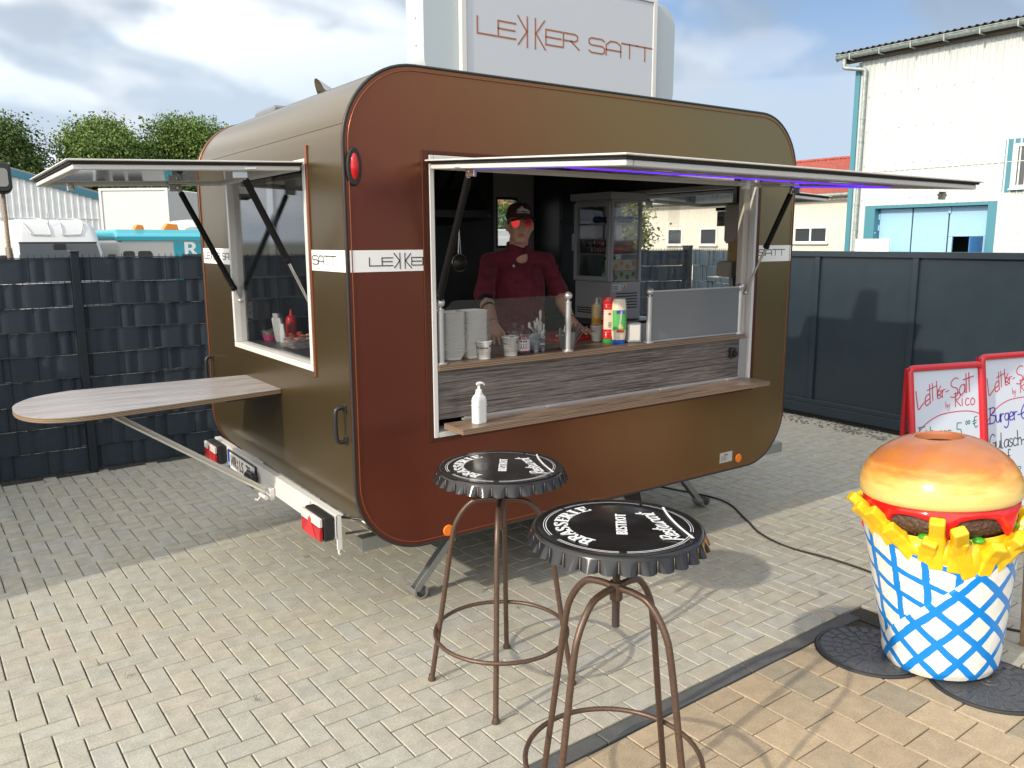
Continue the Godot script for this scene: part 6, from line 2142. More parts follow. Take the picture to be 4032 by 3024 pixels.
func make_fridge() -> void:
	var o := thing("display_fridge", "tall grey glass display fridge with drinks inside the trailer", "display fridge", V(2.86, 1.346, -1.45))
	var body := mat("fridge_grey", lin(0.44, 0.44, 0.46), 0.35)
	var x0 := -0.16
	var x1 := 0.16
	var z0 := -0.21
	var z1 := 0.21
	slab(o, "base_housing", body, V(x0, 0, z0), V(x1, 0.296, z1), 0.008)
	for q in [[x0, z0], [x1 - 0.028, z0], [x0, z1 - 0.028], [x1 - 0.028, z1 - 0.028]]:
		slab(o, "pillar", body, V(q[0], 0.297, q[1]), V(q[0] + 0.028, 0.892, q[1] + 0.028), 0.004)
	slab(o, "top_housing", body, V(x0, 0.893, z0), V(x1, 0.91, z1), 0.003)
	slab(o, "top_cap", body, V(x0 - 0.035, 0.911, z0 - 0.03), V(x1 + 0.02, 0.965, z1 + 0.03), 0.006)
	var glass := pane("fridge_glass", Color(0.05, 0.09, 0.09), 0.06)
	slab(o, "front_pane", glass, V(x0 + 0.028, 0.31, z1 - 0.012), V(x1 - 0.028, 0.88, z1 - 0.006))
	slab(o, "side_pane", glass, V(x1 - 0.012, 0.31, z0 + 0.028), V(x1 - 0.006, 0.88, z1 - 0.028))
	slab(o, "back_pane", glass, V(x0 + 0.028, 0.31, z0 + 0.006), V(x1 - 0.028, 0.88, z0 + 0.012))
	var d := MB.new()
	for q in [[V(x0 - 0.022, 0.30, z0 + 0.005), V(x0 - 0.001, 0.335, z1 - 0.005)], [V(x0 - 0.022, 0.86, z0 + 0.005), V(x0 - 0.001, 0.892, z1 - 0.005)], [V(x0 - 0.022, 0.3352, z0 + 0.005), V(x0 - 0.001, 0.8598, z0 + 0.035)], [V(x0 - 0.022, 0.3352, z1 - 0.035), V(x0 - 0.001, 0.8598, z1 - 0.005)]]: d.box(q[0], q[1], 0.003)
	var door := part("door", d, body, o)
	slab(door, "door_pane", glass, V(x0 - 0.014, 0.3355, z0 + 0.036), V(x0 - 0.009, 0.8595, z1 - 0.036))
	slab(door, "handle", body, V(x0 - 0.045, 0.53, z0 + 0.006), V(x0 - 0.0225, 0.66, z0 + 0.022), 0.004)
	slab(o, "side_handle", body, V(x1 + 0.0005, 0.55, z1 - 0.03), V(x1 + 0.02, 0.67, z1 - 0.012), 0.004)
	for y in [0.50, 0.61, 0.73]:
		slab(o, "shelf", mat("wire_white", lin(0.5, 0.5, 0.5), 0.4), V(x0 + 0.012, y, z0 + 0.02), V(x1 - 0.014, y + 0.006, z1 - 0.016))
	for i in 6: slab(o, "vent_slat", mat("vent_dark", lin(0.06, 0.06, 0.06), 0.5), V(x0 + 0.06, 0.09 + i * 0.022, z1 - 0.004), V(x1 - 0.04, 0.10 + i * 0.022, z1 + 0.0015))
	for i in 3: slab(o, "side_vent", mat("vent_dark", lin(0.06, 0.06, 0.06), 0.5), V(x0 - 0.0015, 0.045 + i * 0.018, z0 + 0.03), V(x0 + 0.004, 0.055 + i * 0.018, z1 - 0.04))
	slab(o, "rating_label", mat("label_white", lin(0.72, 0.72, 0.72), 0.5), V(x0 + 0.02, 0.225, z1 - 0.002), V(x0 + 0.115, 0.28, z1 + 0.0012))
	var warn := slab(o, "warning_label", M["label_white"], V(x0 + 0.125, 0.245, z1 - 0.002), V(x0 + 0.165, 0.282, z1 + 0.0012))
	var t := MB.new()
	t.prism(PackedVector2Array([Vector2(x0 + 0.131, 0.249), Vector2(x0 + 0.159, 0.249), Vector2(x0 + 0.145, 0.275)]), z1 + 0.0012, z1 + 0.002)
	part("warning_triangle", t, mat("warning_orange", lin(0.6, 0.25, 0.02), 0.5), warn)
	for i in 3: slab(o, "print_line", mat("ink_dark", lin(0.03, 0.03, 0.032), 0.5), V(x0 + 0.025, 0.235 + i * 0.012, z1 + 0.001), V(x0 + 0.075, 0.239 + i * 0.012, z1 + 0.0018))
	# what stands in it
	var F := o.position
	var can := thing("drink_can", "silver-ended drink can lying in the middle fridge shelf", "drink can", F + V(-0.06, 0.5485, 0.03), "drink cans lying in the fridge")
	var cm := MB.new()
	cm.xf = Transform3D(Basis(Vector3.BACK, PI / 2), Vector3.ZERO)
	cm.lathe([Vector2(0, -0.058), Vector2(0.025, -0.058), Vector2(0.031, -0.05), Vector2(0.031, 0.05), Vector2(0.025, 0.058), Vector2(0, 0.056)], 20)
	part("can", cm, mat("can_red", lin(0.42, 0.02, 0.03), 0.3, 0.4), can)
	cm = MB.new()
	cm.xf = Transform3D(Basis(Vector3.BACK, PI / 2), Vector3.ZERO)
	cm.lathe([Vector2(0.024, 0.0585), Vector2(0.0255, 0.0605), Vector2(0.022, 0.0585), Vector2(0, 0.0565)], 20)
	part("can_end", cm, mat("bright_steel", lin(0.5, 0.5, 0.5), 0.22, 0.9), can)
	for i in 7:
		var c := dup(can)
		c.position = F + V(-0.06, 0.5485 if i % 2 else 0.5485 + (0.0 if i < 1 else 0.0), 0.0)
		c.position = F + V(-0.06, 0.5485 - 0.0 + 0.0, 0.10 - (i % 4) * 0.066)
		if i >= 3: c.position = F + V(-0.062, 0.5485 + 0.054, 0.063 - (i - 3) * 0.066)
		c.position.y -= 0.011
	can.position = F + V(-0.06, 0.5375, 0.165)
	for i in 2:
		var s := thing("can_multipack", "red shrink-wrapped multipack of cans on the middle fridge shelf, %s" % ["upper one", "lower one"][i], "can pack", F + V(0.075, 0.5065 + 0.05 * (1 - i), 0.06), "red can packs in the fridge")
		part("pack", box(V(-0.055, 0, -0.11), V(0.065, 0.048, 0.11), 0.02), mat("pack_red", lin(0.40, 0.03, 0.05), 0.25), s)
	for i in 4:
		var q: Vector3 = [V(-0.09, 0.298, 0.06), V(-0.05, 0.298, 0.125), V(0.0, 0.298, -0.04), V(0.07, 0.298, -0.05)][i]
		var s := thing("drink_bottle", ["green glass bottle at the fridge's left pane", "green bottle behind the orange bottle in the fridge", "black-capped green bottle behind the orange carton", "second black-capped green bottle behind the orange carton"][i], "bottle", F + q, "green bottles at the bottom of the fridge")
		part("bottle", turned([Vector2(0, 0), Vector2(0.03, 0), Vector2(0.031, 0.11), Vector2(0.013, 0.15), Vector2(0.012, 0.175), Vector2(0, 0.175)], 20), mat("bottle_green", lin(0.02, 0.13, 0.06), 0.08), s)
		part("cap", turned([Vector2(0.014, 0.168), Vector2(0.014, 0.185), Vector2(0, 0.185)], 16), mat("cap_black", lin(0.015, 0.015, 0.015), 0.4), s)
	var ob := thing("orange_bottle", "orange soft drink bottle with dark lettered label low in the fridge", "bottle", F + V(-0.11, 0.298, 0.155))
	part("bottle", turned([Vector2(0, 0), Vector2(0.028, 0), Vector2(0.03, 0.10), Vector2(0.012, 0.15), Vector2(0.012, 0.165), Vector2(0, 0.165)], 20), mat("drink_orange", lin(0.55, 0.18, 0.02), 0.15), ob)
	part("label", turned([Vector2(0.0305, 0.04), Vector2(0.0305, 0.085)], 20), mat("label_navy", lin(0.02, 0.02, 0.06), 0.4), ob)
	text("ANT", 0.018, mat("letter_white", lin(0.8, 0.8, 0.8), 0.5), ob, frame(V(-0.026, 0.062, 0.019), V(0.55, 0, 0.8), Vector3.UP), "Droid Sans", true)
	for i in 2:
		var c := thing("juice_carton", ["white carton printed with oranges in the lower fridge", "pale green printed carton under the orange one in the fridge"][i], "carton", F + V(0.02, 0.298 + 0.082 * (1 - i), 0.13), "cartons lying in the fridge")
		part("carton", box(V(-0.135, 0, -0.04), V(0.12, 0.08, 0.045), 0.002), mat(["carton_white", "carton_green"][i], [lin(0.62, 0.58, 0.48), lin(0.42, 0.46, 0.36)][i], 0.5), c)
		for k in 4:
			var b := MB.new()
			b.xf = Transform3D(Basis(Vector3.RIGHT, PI / 2), V(-0.10 + k * 0.062, 0.03 + 0.022 * (k % 2), 0.0452))
			b.lathe([Vector2(0, 0.0008), Vector2(0.02 - 0.003 * (k % 2), 0.0008), Vector2(0.02 - 0.003 * (k % 2), 0)], 16)
			part("fruit_print", b, mat("print_orange", lin(0.65, 0.22, 0.03), 0.5) if i == 0 else mat("print_green", lin(0.10, 0.22, 0.06), 0.5), c)
	for i in 5:
		var s := thing("blue_pouch", "blue foil drink pouch on the top fridge shelf", "pouch", F + V(-0.10 + (i % 3) * 0.09, 0.737, 0.14 - (i / 3) * 0.15), "blue pouches on the top fridge shelf")
		var b := MB.new()
		b.ball(V(0, 0.028, 0), V(0.045, 0.028, 0.05), 12)
		part("pouch", b, mat("pouch_blue", lin(0.03, 0.09, 0.28), 0.25, 0.3), s)


# ------------------------------------------------------------------ fields turned into skin
# prims: [3, centre, half size, k, basis, rounding] rounded bar; [0, a, b, ra, rb, k] tapered rod; [1, centre, radii, k, basis] ellipsoid; [2, ...] the same, taken away
func add_field(mb: MB, prims: Array, cell: float) -> void:
	var lo := Vector3.INF
	var hi := -Vector3.INF
	var boxes := []
	for p in prims:
		var a: Vector3
		var b: Vector3
		var k: float
		if p[0] == 0:
			var r: float = maxf(p[3], p[4])
			k = p[5]
			a = (p[1] as Vector3).min(p[2]) - Vector3.ONE * r
			b = (p[1] as Vector3).max(p[2]) + Vector3.ONE * r
		else:
			var r: Vector3 = p[2]
			k = p[3]
			if p.size() > 4: r = Vector3.ONE * (r.length() if p[0] == 3 else maxf(r.x, maxf(r.y, r.z)))
			a = p[1] - r
			b = p[1] + r
		a -= Vector3.ONE * (k + cell * 2.5)
		b += Vector3.ONE * (k + cell * 2.5)
		boxes.append([a, b])
		if p[0] != 2:
			lo = lo.min(a)
			hi = hi.max(b)
	var nx := int((hi.x - lo.x) / cell) + 2
	var ny := int((hi.y - lo.y) / cell) + 2
	var nz := int((hi.z - lo.z) / cell) + 2
	var f := PackedFloat32Array()
	f.resize(nx * ny * nz)
	f.fill(1.0)
	for pi in prims.size():
		var p: Array = prims[pi]
		var a: Vector3 = ((boxes[pi][0] - lo) / cell).floor().max(Vector3.ZERO)
		var b: Vector3 = ((boxes[pi][1] - lo) / cell).ceil()
		var x1 := mini(int(b.x), nx - 1)
		var y1 := mini(int(b.y), ny - 1)
		var z1 := mini(int(b.z), nz - 1)
		var kind: int = p[0]
		var A: Vector3 = p[1]
		var k: float = p[5] if kind == 0 else p[3]
		var ab := Vector3.ZERO
		var ab2 := 1.0
		var R := Vector3.ONE
		var inv := Basis()
		var rm := 1.0
		var turned_ := false
		if kind == 0:
			ab = p[2] - A
			ab2 = maxf(ab.length_squared(), 1e-9)
		else:
			R = p[2]
			rm = minf(R.x, minf(R.y, R.z))
			if p.size() > 4:
				inv = (p[4] as Basis).inverse()
				turned_ = true
		for z in range(int(a.z), z1 + 1):
			for y in range(int(a.y), y1 + 1):
				var row := (z * ny + y) * nx
				for x in range(int(a.x), x1 + 1):
					var q := lo + Vector3(x, y, z) * cell - A
					var d: float
					if kind == 0:
						var t := clampf(q.dot(ab) / ab2, 0.0, 1.0)
						d = (q - ab * t).length() - (p[3] + (p[4] - p[3]) * t)
					else:
						if turned_: q = inv * q
						if kind == 3:
							var rd: float = p[5]
							var w: Vector3 = q.abs() - R + Vector3.ONE * rd
							d = w.max(Vector3.ZERO).length() + minf(maxf(w.x, maxf(w.y, w.z)), 0.0) - rd
							var hh := maxf(k - absf(f[row + x] - d), 0.0) / k
							f[row + x] = minf(f[row + x], d) - hh * hh * k * 0.25
							continue
						var e := q / R
						var l := e.length()
						var g := (e / R).length()
						d = l * (l - 1.0) / maxf(g, 1e-6)
					var o := f[row + x]
					if kind == 2:
						d = -d
						var h := maxf(k - absf(o - d), 0.0) / k
						f[row + x] = maxf(o, d) + h * h * k * 0.25
					else:
						var h := maxf(k - absf(o - d), 0.0) / k
						f[row + x] = minf(o, d) - h * h * k * 0.25
	var idx := {}
	var verts := PackedVector3Array()
	var norms := PackedVector3Array()
	var sx := 1
	var sy := nx
	var sz := nx * ny
	var off := [0, sx, sy, sx + sy, sz, sx + sz, sy + sz, sx + sy + sz]
	var cor := [Vector3(0, 0, 0), Vector3(1, 0, 0), Vector3(0, 1, 0), Vector3(1, 1, 0), Vector3(0, 0, 1), Vector3(1, 0, 1), Vector3(0, 1, 1), Vector3(1, 1, 1)]
	var edges := [[0, 1], [2, 3], [4, 5], [6, 7], [0, 2], [1, 3], [4, 6], [5, 7], [0, 4], [1, 5], [2, 6], [3, 7]]
	var band := cell * 1.9
	for z in nz - 1:
		for y in ny - 1:
			var row := (z * ny + y) * nx
			for x in nx - 1:
				var i := row + x
				var v0 := f[i]
				if v0 > band or v0 < -band: continue
				var neg := 0
				for o in off:
					if f[i + o] < 0.0: neg += 1
				if neg == 0 or neg == 8: continue
				var s := Vector3.ZERO
				var m := 0
				for e in edges:
					var fa := f[i + off[e[0]]]
					var fb := f[i + off[e[1]]]
					if (fa < 0.0) != (fb < 0.0):
						s += (cor[e[0]] as Vector3).lerp(cor[e[1]], fa / (fa - fb))
						m += 1
				s /= m
				var g := Vector3(f[i + 1] + f[i + 1 + sy] + f[i + 1 + sz] + f[i + 1 + sy + sz] - f[i] - f[i + sy] - f[i + sz] - f[i + sy + sz], f[i + sy] + f[i + sy + 1] + f[i + sy + sz] + f[i + sy + sz + 1] - f[i] - f[i + 1] - f[i + sz] - f[i + sz + 1], f[i + sz] + f[i + sz + 1] + f[i + sz + sy] + f[i + sz + sy + 1] - f[i] - f[i + 1] - f[i + sy] - f[i + sy + 1])
				idx[i] = verts.size()
				verts.append(lo + (Vector3(x, y, z) + s) * cell)
				norms.append(g.normalized())
	for i in idx:
		var f0 := f[i]
		for ax in [[sx, sy, sz], [sy, sz, sx], [sz, sx, sy]]:
			if (f0 < 0.0) == (f[i + ax[0]] < 0.0): continue
			var q := [i, i - ax[1], i - ax[1] - ax[2], i - ax[2]]
			if not (idx.has(q[1]) and idx.has(q[2]) and idx.has(q[3])): continue
			var a: int = idx[q[0]]
			var b: int = idx[q[1]]
			var c: int = idx[q[2]]
			var d: int = idx[q[3]]
			mb.tri(verts[a], verts[b], verts[c], norms[a], norms[b], norms[c])
			mb.tri(verts[a], verts[c], verts[d], norms[a], norms[c], norms[d])


func hand_prims(w: Vector3, dir: Vector3, side: Vector3, down: float, spread: float, curl: Array) -> Array:
	# a palm, four fingers and a thumb; dir runs from wrist to knuckles, side to the thumb
	var d := dir.normalized()
	var up := Vector3.UP
	var s := (side - d * side.dot(d)).normalized()
	var n := s.cross(d).normalized()
	if n.dot(up) < 0: n = -n
	var P := []
	var base := [[0.086, 0.029], [0.090, 0.010], [0.086, -0.010], [0.078, -0.028]]
	var lens := [[0.040, 0.025, 0.020], [0.044, 0.028, 0.021], [0.041, 0.026, 0.020], [0.032, 0.020, 0.018]]
	P.append([0, w - d * 0.02, w + d * 0.02, 0.025, 0.024, 0.02])
	for i in 4:
		var k: Vector3 = w + d * base[i][0] + s * base[i][1] + n * (0.004 - 0.003 * absf(i - 1.0))
		P.append([0, w + d * 0.015 + s * (base[i][1] * 0.5), k, 0.016, 0.0115, 0.014])
		var pitch := down
		var yaw: float = (1.4 - i) * spread
		var p := k
		for j in 3:
			pitch += curl[j]
			var u := (d * cos(pitch) - n * sin(pitch)).rotated(n, yaw * (1.0 if n.cross(d).dot(s) > 0 else -1.0)).normalized()
			var e: Vector3 = p + u * lens[i][j]
			var r: float = [0.0098, 0.0088, 0.008, 0.0070][j] * (1.0 if i < 3 else 0.9)
			P.append([0, p, e, r, r - 0.0009, 0.004])
			p = e
	var t0 := w + d * 0.022 + s * 0.022
	var t1 := t0 + (d * 0.7 + s * 0.72 - n * 0.25).normalized() * 0.042
	var t2 := t1 + (d * 0.88 + s * 0.42 - n * 0.3).normalized() * 0.032
	P.append([0, t0, t1, 0.0155, 0.0108, 0.012])
	P.append([0, t1, t2, 0.0105, 0.0088, 0.004])
	P.append([0, t2, t2 + (d * 0.95 + s * 0.2 - n * 0.25).normalized() * 0.024, 0.0092, 0.0075, 0.004])
	return P


func make_person() -> void:
	var root := V(1.50, 0.53, -0.78)
	var o := thing("person", "person in a maroon chef jacket, cap and mirrored sunglasses leaning on the counter", "person", root)
	var W := func(x: float, y: float, z: float) -> Vector3: return V(x, y, z) - root
	var yaw := -0.36
	var L := V(cos(yaw), 0, -sin(yaw))       # towards the person's left hand
	var F := V(sin(yaw), 0, cos(yaw))
	var B := Basis(L, Vector3.UP, F)
	var c: Vector3 = W.call(1.50, 1.845, -0.785)
	var rs := c - L * 0.185 + V(0, -0.012, 0)
	var ls := c + L * 0.185 + V(0, -0.012, 0)
	var re: Vector3 = W.call(1.248, 1.625, -0.785)
	var le: Vector3 = W.call(1.775, 1.625, -0.72)
	var rw: Vector3 = W.call(1.165, 1.470, -0.565)
	var lw: Vector3 = W.call(1.725, 1.462, -0.53)
	var chest: Vector3 = W.call(1.505, 1.70, -0.79)
	var waist: Vector3 = W.call(1.51, 1.46, -0.80)
	var hip: Vector3 = W.call(1.515, 1.34, -0.80)
	var skin := mat("skin", lin(0.53, 0.30, 0.21), 0.5)
	skin.subsurf_scatter_enabled = true
	skin.subsurf_scatter_strength = 0.08
	var body := MB.new()
	var pr := [[1, chest - V(0, 0.04, 0), V(0.15, 0.16, 0.09), 0.05, B], [1, waist, V(0.145, 0.2, 0.095), 0.06, B], [1, hip, V(0.155, 0.13, 0.10), 0.05, B], [0, c + V(0, -0.02, 0), c + V(0, 0.12, 0) + F * 0.02, 0.06, 0.055, 0.03], [0, c, rs, 0.042, 0.040, 0.03], [0, c, ls, 0.042, 0.040, 0.03], [0, rs, re, 0.042, 0.040, 0.02], [0, ls, le, 0.042, 0.040, 0.02], [0, re, re.lerp(rw, 0.35), 0.042, 0.043, 0.015], [0, re.lerp(rw, 0.35), rw, 0.043, 0.027, 0.015], [0, le, le.lerp(lw, 0.35), 0.042, 0.043, 0.015], [0, le.lerp(lw, 0.35), lw, 0.043, 0.027, 0.015]]
	for s: float in [-1.0, 1.0]:
		var h := hip + L * 0.085 * s - V(0, 0.04, 0)
		var kn := h + V(0, -0.39, 0) + F * 0.02
		var an := V(h.x, 0.07, h.z)
		pr.append([0, h, kn, 0.082, 0.055, 0.04])
		pr.append([0, kn, an, 0.055, 0.037, 0.02])
		pr.append([0, an - V(0, 0.03, 0), an + F * 0.15 - V(0, 0.04, 0), 0.038, 0.03, 0.02])
	add_field(body, pr, 0.012)
	# head with its face turned to the yard
	var hy := -0.52
	var HB := Basis(Vector3.UP, hy) * Basis(Vector3.RIGHT, -0.03)
	var hc: Vector3 = W.call(1.488, 2.052, -0.745)
	body.xf = Transform3D(HB, hc)
	add_field(body, [[1, V(0, 0.03, -0.012), V(0.074, 0.092, 0.094), 0.02], [1, V(0, -0.03, 0.024), V(0.060, 0.082, 0.066), 0.03], [1, V(0, -0.099, 0.064), V(0.027, 0.02, 0.02), 0.02], [0, V(-0.053, -0.035, 0.005), V(-0.020, -0.094, 0.060), 0.020, 0.018, 0.02], [0, V(0.053, -0.035, 0.005), V(0.020, -0.094, 0.060), 0.020, 0.018, 0.02], [1, V(-0.038, -0.022, 0.068), V(0.02, 0.018, 0.018), 0.015], [1, V(0.038, -0.022, 0.068), V(0.02, 0.018, 0.018), 0.015], [2, V(-0.031, 0.004, 0.101), V(0.019, 0.012, 0.014), 0.012], [2, V(0.031, 0.004, 0.101), V(0.019, 0.012, 0.014), 0.012], [1, V(-0.031, 0.003, 0.081), V(0.0135, 0.009, 0.012), 0.004], [1, V(0.031, 0.003, 0.081), V(0.0135, 0.009, 0.012), 0.004], [0, V(-0.012, 0.020, 0.091), V(-0.047, 0.020, 0.079), 0.007, 0.006, 0.008], [0, V(0.012, 0.020, 0.091), V(0.047, 0.020, 0.079), 0.007, 0.006, 0.008], [0, V(0, 0.012, 0.090), V(0, -0.036, 0.108), 0.008, 0.0115, 0.010], [1, V(-0.012, -0.040, 0.097), V(0.0085, 0.008, 0.010), 0.006], [1, V(0.012, -0.040, 0.097), V(0.0085, 0.008, 0.010), 0.006], [1, V(0, -0.0655, 0.0885), V(0.022, 0.0052, 0.008), 0.003], [1, V(0, -0.0755, 0.0875), V(0.019, 0.0062, 0.008), 0.003], [1, V(-0.079, -0.012, -0.006), V(0.009, 0.031, 0.018), 0.006], [1, V(0.079, -0.012, -0.006), V(0.009, 0.031, 0.018), 0.006], [0, V(0, -0.085, -0.012), V(0, -0.20, -0.03), 0.053, 0.057, 0.02]], 0.0038)
	body.xf = Transform3D()
	add_field(body, hand_prims(rw, W.call(1.135, 1.398, -0.505) - rw, V(1, 0, 0.4), -0.55, 0.13, [0.0, 0.22, 0.22]), 0.0035)
	add_field(body, hand_prims(lw, W.call(1.745, 1.412, -0.455) - lw, V(-1, 0, 0.2), -0.42, 0.12, [0.02, 0.2, 0.2]), 0.0035)
	part("body", body, skin, o)
	# jacket
	var cloth := mat("jacket_maroon", Color.WHITE, 0.85)
	cloth.albedo_texture = ntex(44, 0.02, [[0.2, lin(0.10, 0.005, 0.016)], [0.8, lin(0.155, 0.009, 0.025)]], 256, 256, 4)
	cloth.uv1_triplanar = true
	cloth.uv1_scale = Vector3.ONE * 3.0
	cloth.normal_enabled = true
	cloth.normal_texture = nnorm(8, 0.010, 14.0, 256, 256, 3)
	cloth.normal_scale = 1.0
	cloth.rim_enabled = true
	cloth.rim = 0.2
	var jk := MB.new()
	var jp := [[1, chest + V(0, -0.03, 0), V(0.172, 0.17, 0.118), 0.05, B], [1, chest - V(0, 0.15, 0), V(0.168, 0.2, 0.116), 0.05, B], [1, waist - V(0, 0.06, 0), V(0.178, 0.22, 0.122), 0.05, B], [0, c + V(0, 0.018, 0) - L * 0.02, rs + V(0, -0.008, 0), 0.050, 0.050, 0.035], [0, c + V(0, 0.018, 0) + L * 0.02, ls + V(0, -0.008, 0), 0.050, 0.050, 0.035], [0, rs + V(0, -0.008, 0), re.lerp(rs, 0.08), 0.053, 0.056, 0.02], [0, ls + V(0, -0.008, 0), le.lerp(ls, 0.08), 0.053, 0.056, 0.02], [0, re.lerp(rs, 0.24), re.lerp(rs, 0.04), 0.061, 0.069, 0.006], [0, le.lerp(ls, 0.24), le.lerp(ls, 0.04), 0.061, 0.069, 0.006], [0, c + V(0, 0.01, 0), c + V(0, 0.050, 0) + F * 0.018, 0.068, 0.066, 0.02], [0, chest + F * 0.118 + L * 0.04 + V(0, 0.1, 0), chest + F * 0.124 + L * 0.05 - V(0, 0.33, 0), 0.006, 0.007, 0.008]]
	for i in 16:
		var s := -1.0 if i % 2 else 1.0
		var sh := rs if i % 2 else ls
		var el := re if i % 2 else le
		var t := rng.randf_range(0.15, 0.85)
		var m := sh.lerp(el, t) + (F * 0.9 + L * rng.randf_range(-0.6, 0.6)).normalized() * 0.056
		jp.append([0, m - L * 0.03 * s - V(0, 0.022, 0), m + L * 0.03 * s + V(0, rng.randf_range(-0.02, 0.03), 0), 0.004, 0.007, 0.012])
	for i in 10:
		var m := chest + F * 0.112 + L * rng.randf_range(-0.12, 0.12) + V(0, rng.randf_range(-0.32, 0.06), 0)
		jp.append([0, m, m + L * rng.randf_range(-0.06, 0.06) + V(0, rng.randf_range(-0.08, -0.03), 0) - F * 0.006, 0.004, 0.006, 0.014])
	add_field(jk, jp, 0.0095)
	var jacket := part("chef_jacket", jk, cloth, o)
	var tr := MB.new()
	var tp := [[1, hip - V(0, 0.02, 0), V(0.165, 0.12, 0.112), 0.04, B]]
	for s: float in [-1.0, 1.0]:
		var h := hip + L * 0.085 * s - V(0, 0.04, 0)
		tp.append([0, h, V(h.x, 0.10, h.z), 0.092, 0.07, 0.03])
	add_field(tr, tp, 0.014)
	part("trousers", tr, mat("trousers_black", lin(0.02, 0.02, 0.022), 0.8), o)
	for s: float in [-1.0, 1.0]:
		var h := hip + L * 0.085 * s
		var sb := MB.new()
		sb.xf = Transform3D(B, V(h.x, 0.0, h.z))
		sb.box(V(-0.05, 0.0, -0.09), V(0.05, 0.075, 0.19), 0.03)
		part("shoe", sb, mat("trousers_black", lin(0.02, 0.02, 0.022), 0.8), o)
	# stand-up collar, open at the throat
	var co := MB.new()
	co.sheet(func(u: float, v: float) -> Vector3:
		var a := lerpf(0.30, TAU - 0.30, u)
		var r := 0.073 + 0.005 * (1.0 - v)
		return c + V(0, 0.052 + v * 0.040 - 0.016 * cos(a), 0) + L * sin(a) * r + F * (cos(a) * r * 1.0 + 0.018), 30, 2)
	part("collar", co, cloth, jacket)
	# two rows of buttons, found on the jacket's front
	var btn := mat("button_black", lin(0.01, 0.01, 0.011), 0.35)
	for row in 5:
		for s: float in [-1.0, 1.0]:
			var y := 1.80 - row * 0.098
			var k := 0.060 if row else 0.070
			var p := V(0, y - root.y, 0) + V(chest.x, 0, chest.z) + L * (0.022 + s * k)
			var hit := front_of(jk, p, L, F)
			var bb := MB.new()
			bb.ball(hit, V(0.0085, 0.0085, 0.0085), 12)
			part("button", bb, mat("button_white", lin(0.7, 0.7, 0.7), 0.4) if row == 0 and s < 0 else btn, jacket)
	# cap with scrawled emblem
	var cap_m := mat("cap_maroon", lin(0.055, 0.012, 0.018), 0.85)
	var capx := Transform3D(HB * Basis(Vector3.UP, 0.10), hc + V(0, 0.0, 0))
	var cp := MB.new()
	cp.xf = capx
	var dome := func(a: float, t: float, grow: float) -> Vector3:
		var r := cos(t * PI / 2)
		var k := pow(maxf(r, 0.0), 0.55)
		return V(sin(a) * (0.083 + grow) * k, 0.036 + sin(t * PI / 2) * (0.094 + grow), cos(a) * (0.102 + grow) * k - 0.008)
	cp.sheet(func(u: float, v: float) -> Vector3: return dome.call(u * TAU, v, 0.0), 40, 14, true)
	var cap := part("cap", cp, cap_m, o)
	cp = MB.new()
	cp.xf = capx
	var outl := PackedVector2Array()
	for i in 17:
		var a := lerpf(-1.15, 1.15, i / 16.0)
		outl.append(Vector2(sin(a) * 0.096, cos(a) * 0.075 + 0.093))
	for i in 13:
		var a := lerpf(1.05, -1.05, i / 12.0)
		outl.append(Vector2(sin(a) * 0.083, cos(a) * 0.102 - 0.012))
	for q in [["brim", 0.0368, 0.0408, mat("brim_black", lin(0.012, 0.012, 0.014), 0.7)], ["brim_underside", 0.0345, 0.0367, mat("brim_green", lin(0.012, 0.05, 0.028), 0.8)]]:
		cp = MB.new()
		cp.xf = capx
		cp.sheet(func(u: float, v: float) -> Vector3:
			var i := u * 16.0
			var a := lerpf(-1.15, 1.15, u)
			var inner_ := V(sin(a) * 0.080, 0, cos(a) * 0.098 - 0.010)
			var out_ := V(sin(a) * 0.094, 0, cos(a) * 0.066 + 0.106)
			var p := inner_.lerp(out_, v)
			return p + V(0, q[1] - 2.2 * p.x * p.x - 0.06 * v * 0.1, 0), 24, 6)
		part(q[0], cp, q[3], cap)
	cp = MB.new()
	for s in ["-.9,.1 -.7,.5 -.5,.2 -.55,-.1 -.8,-.05", "-.6,.55 -.2,.6 .1,.75", "-.35,.55 -.4,.0 -.25,.15 -.2,.45", "-.1,.9 -.15,.1 .05,.3 0,.55 .2,.5", ".15,.55 .2,.05 .35,.5 .42,.1", ".45,.55 .55,.15 .7,.2 .75,.5 .68,.0 .9,.1", "-.95,-.15 -.3,-.2 .4,-.18 .95,-.3", ".8,.35 1.0,.0 1.1,-.25", "-.5,.75 -.05,1.05 .0,.6", "-.75,.3 -.1,.35 .6,.3"]:
		var pts := []
		for q in smooth(P2(s), 4): pts.append(capx * dome.call(q.x * 0.52 + 0.02, 0.24 + q.y * 0.24, 0.0015))
		cp.tube(pts, 0.0022, 5)
	part("emblem", cp, mat("thread_white", lin(0.68, 0.68, 0.66), 0.7), cap)
	# hair at the sides and back
	var hm := MB.new()
	hm.xf = Transform3D(HB, hc)
	hm.sheet(func(u: float, v: float) -> Vector3:
		var a := lerpf(1.15, TAU - 1.15, u)
		var y := lerpf(-0.045 + 0.03 * cos(a * 1.0) * 0.5, 0.05, v)
		var k := sqrt(maxf(0.05, 1.0 - pow((y - 0.03) / 0.098, 2)))
		return V(sin(a) * 0.0775 * k, y, cos(a) * 0.098 * k - 0.012), 30, 6)
	part("hair", hm, mat("hair_brown", lin(0.03, 0.02, 0.013), 0.7), o)
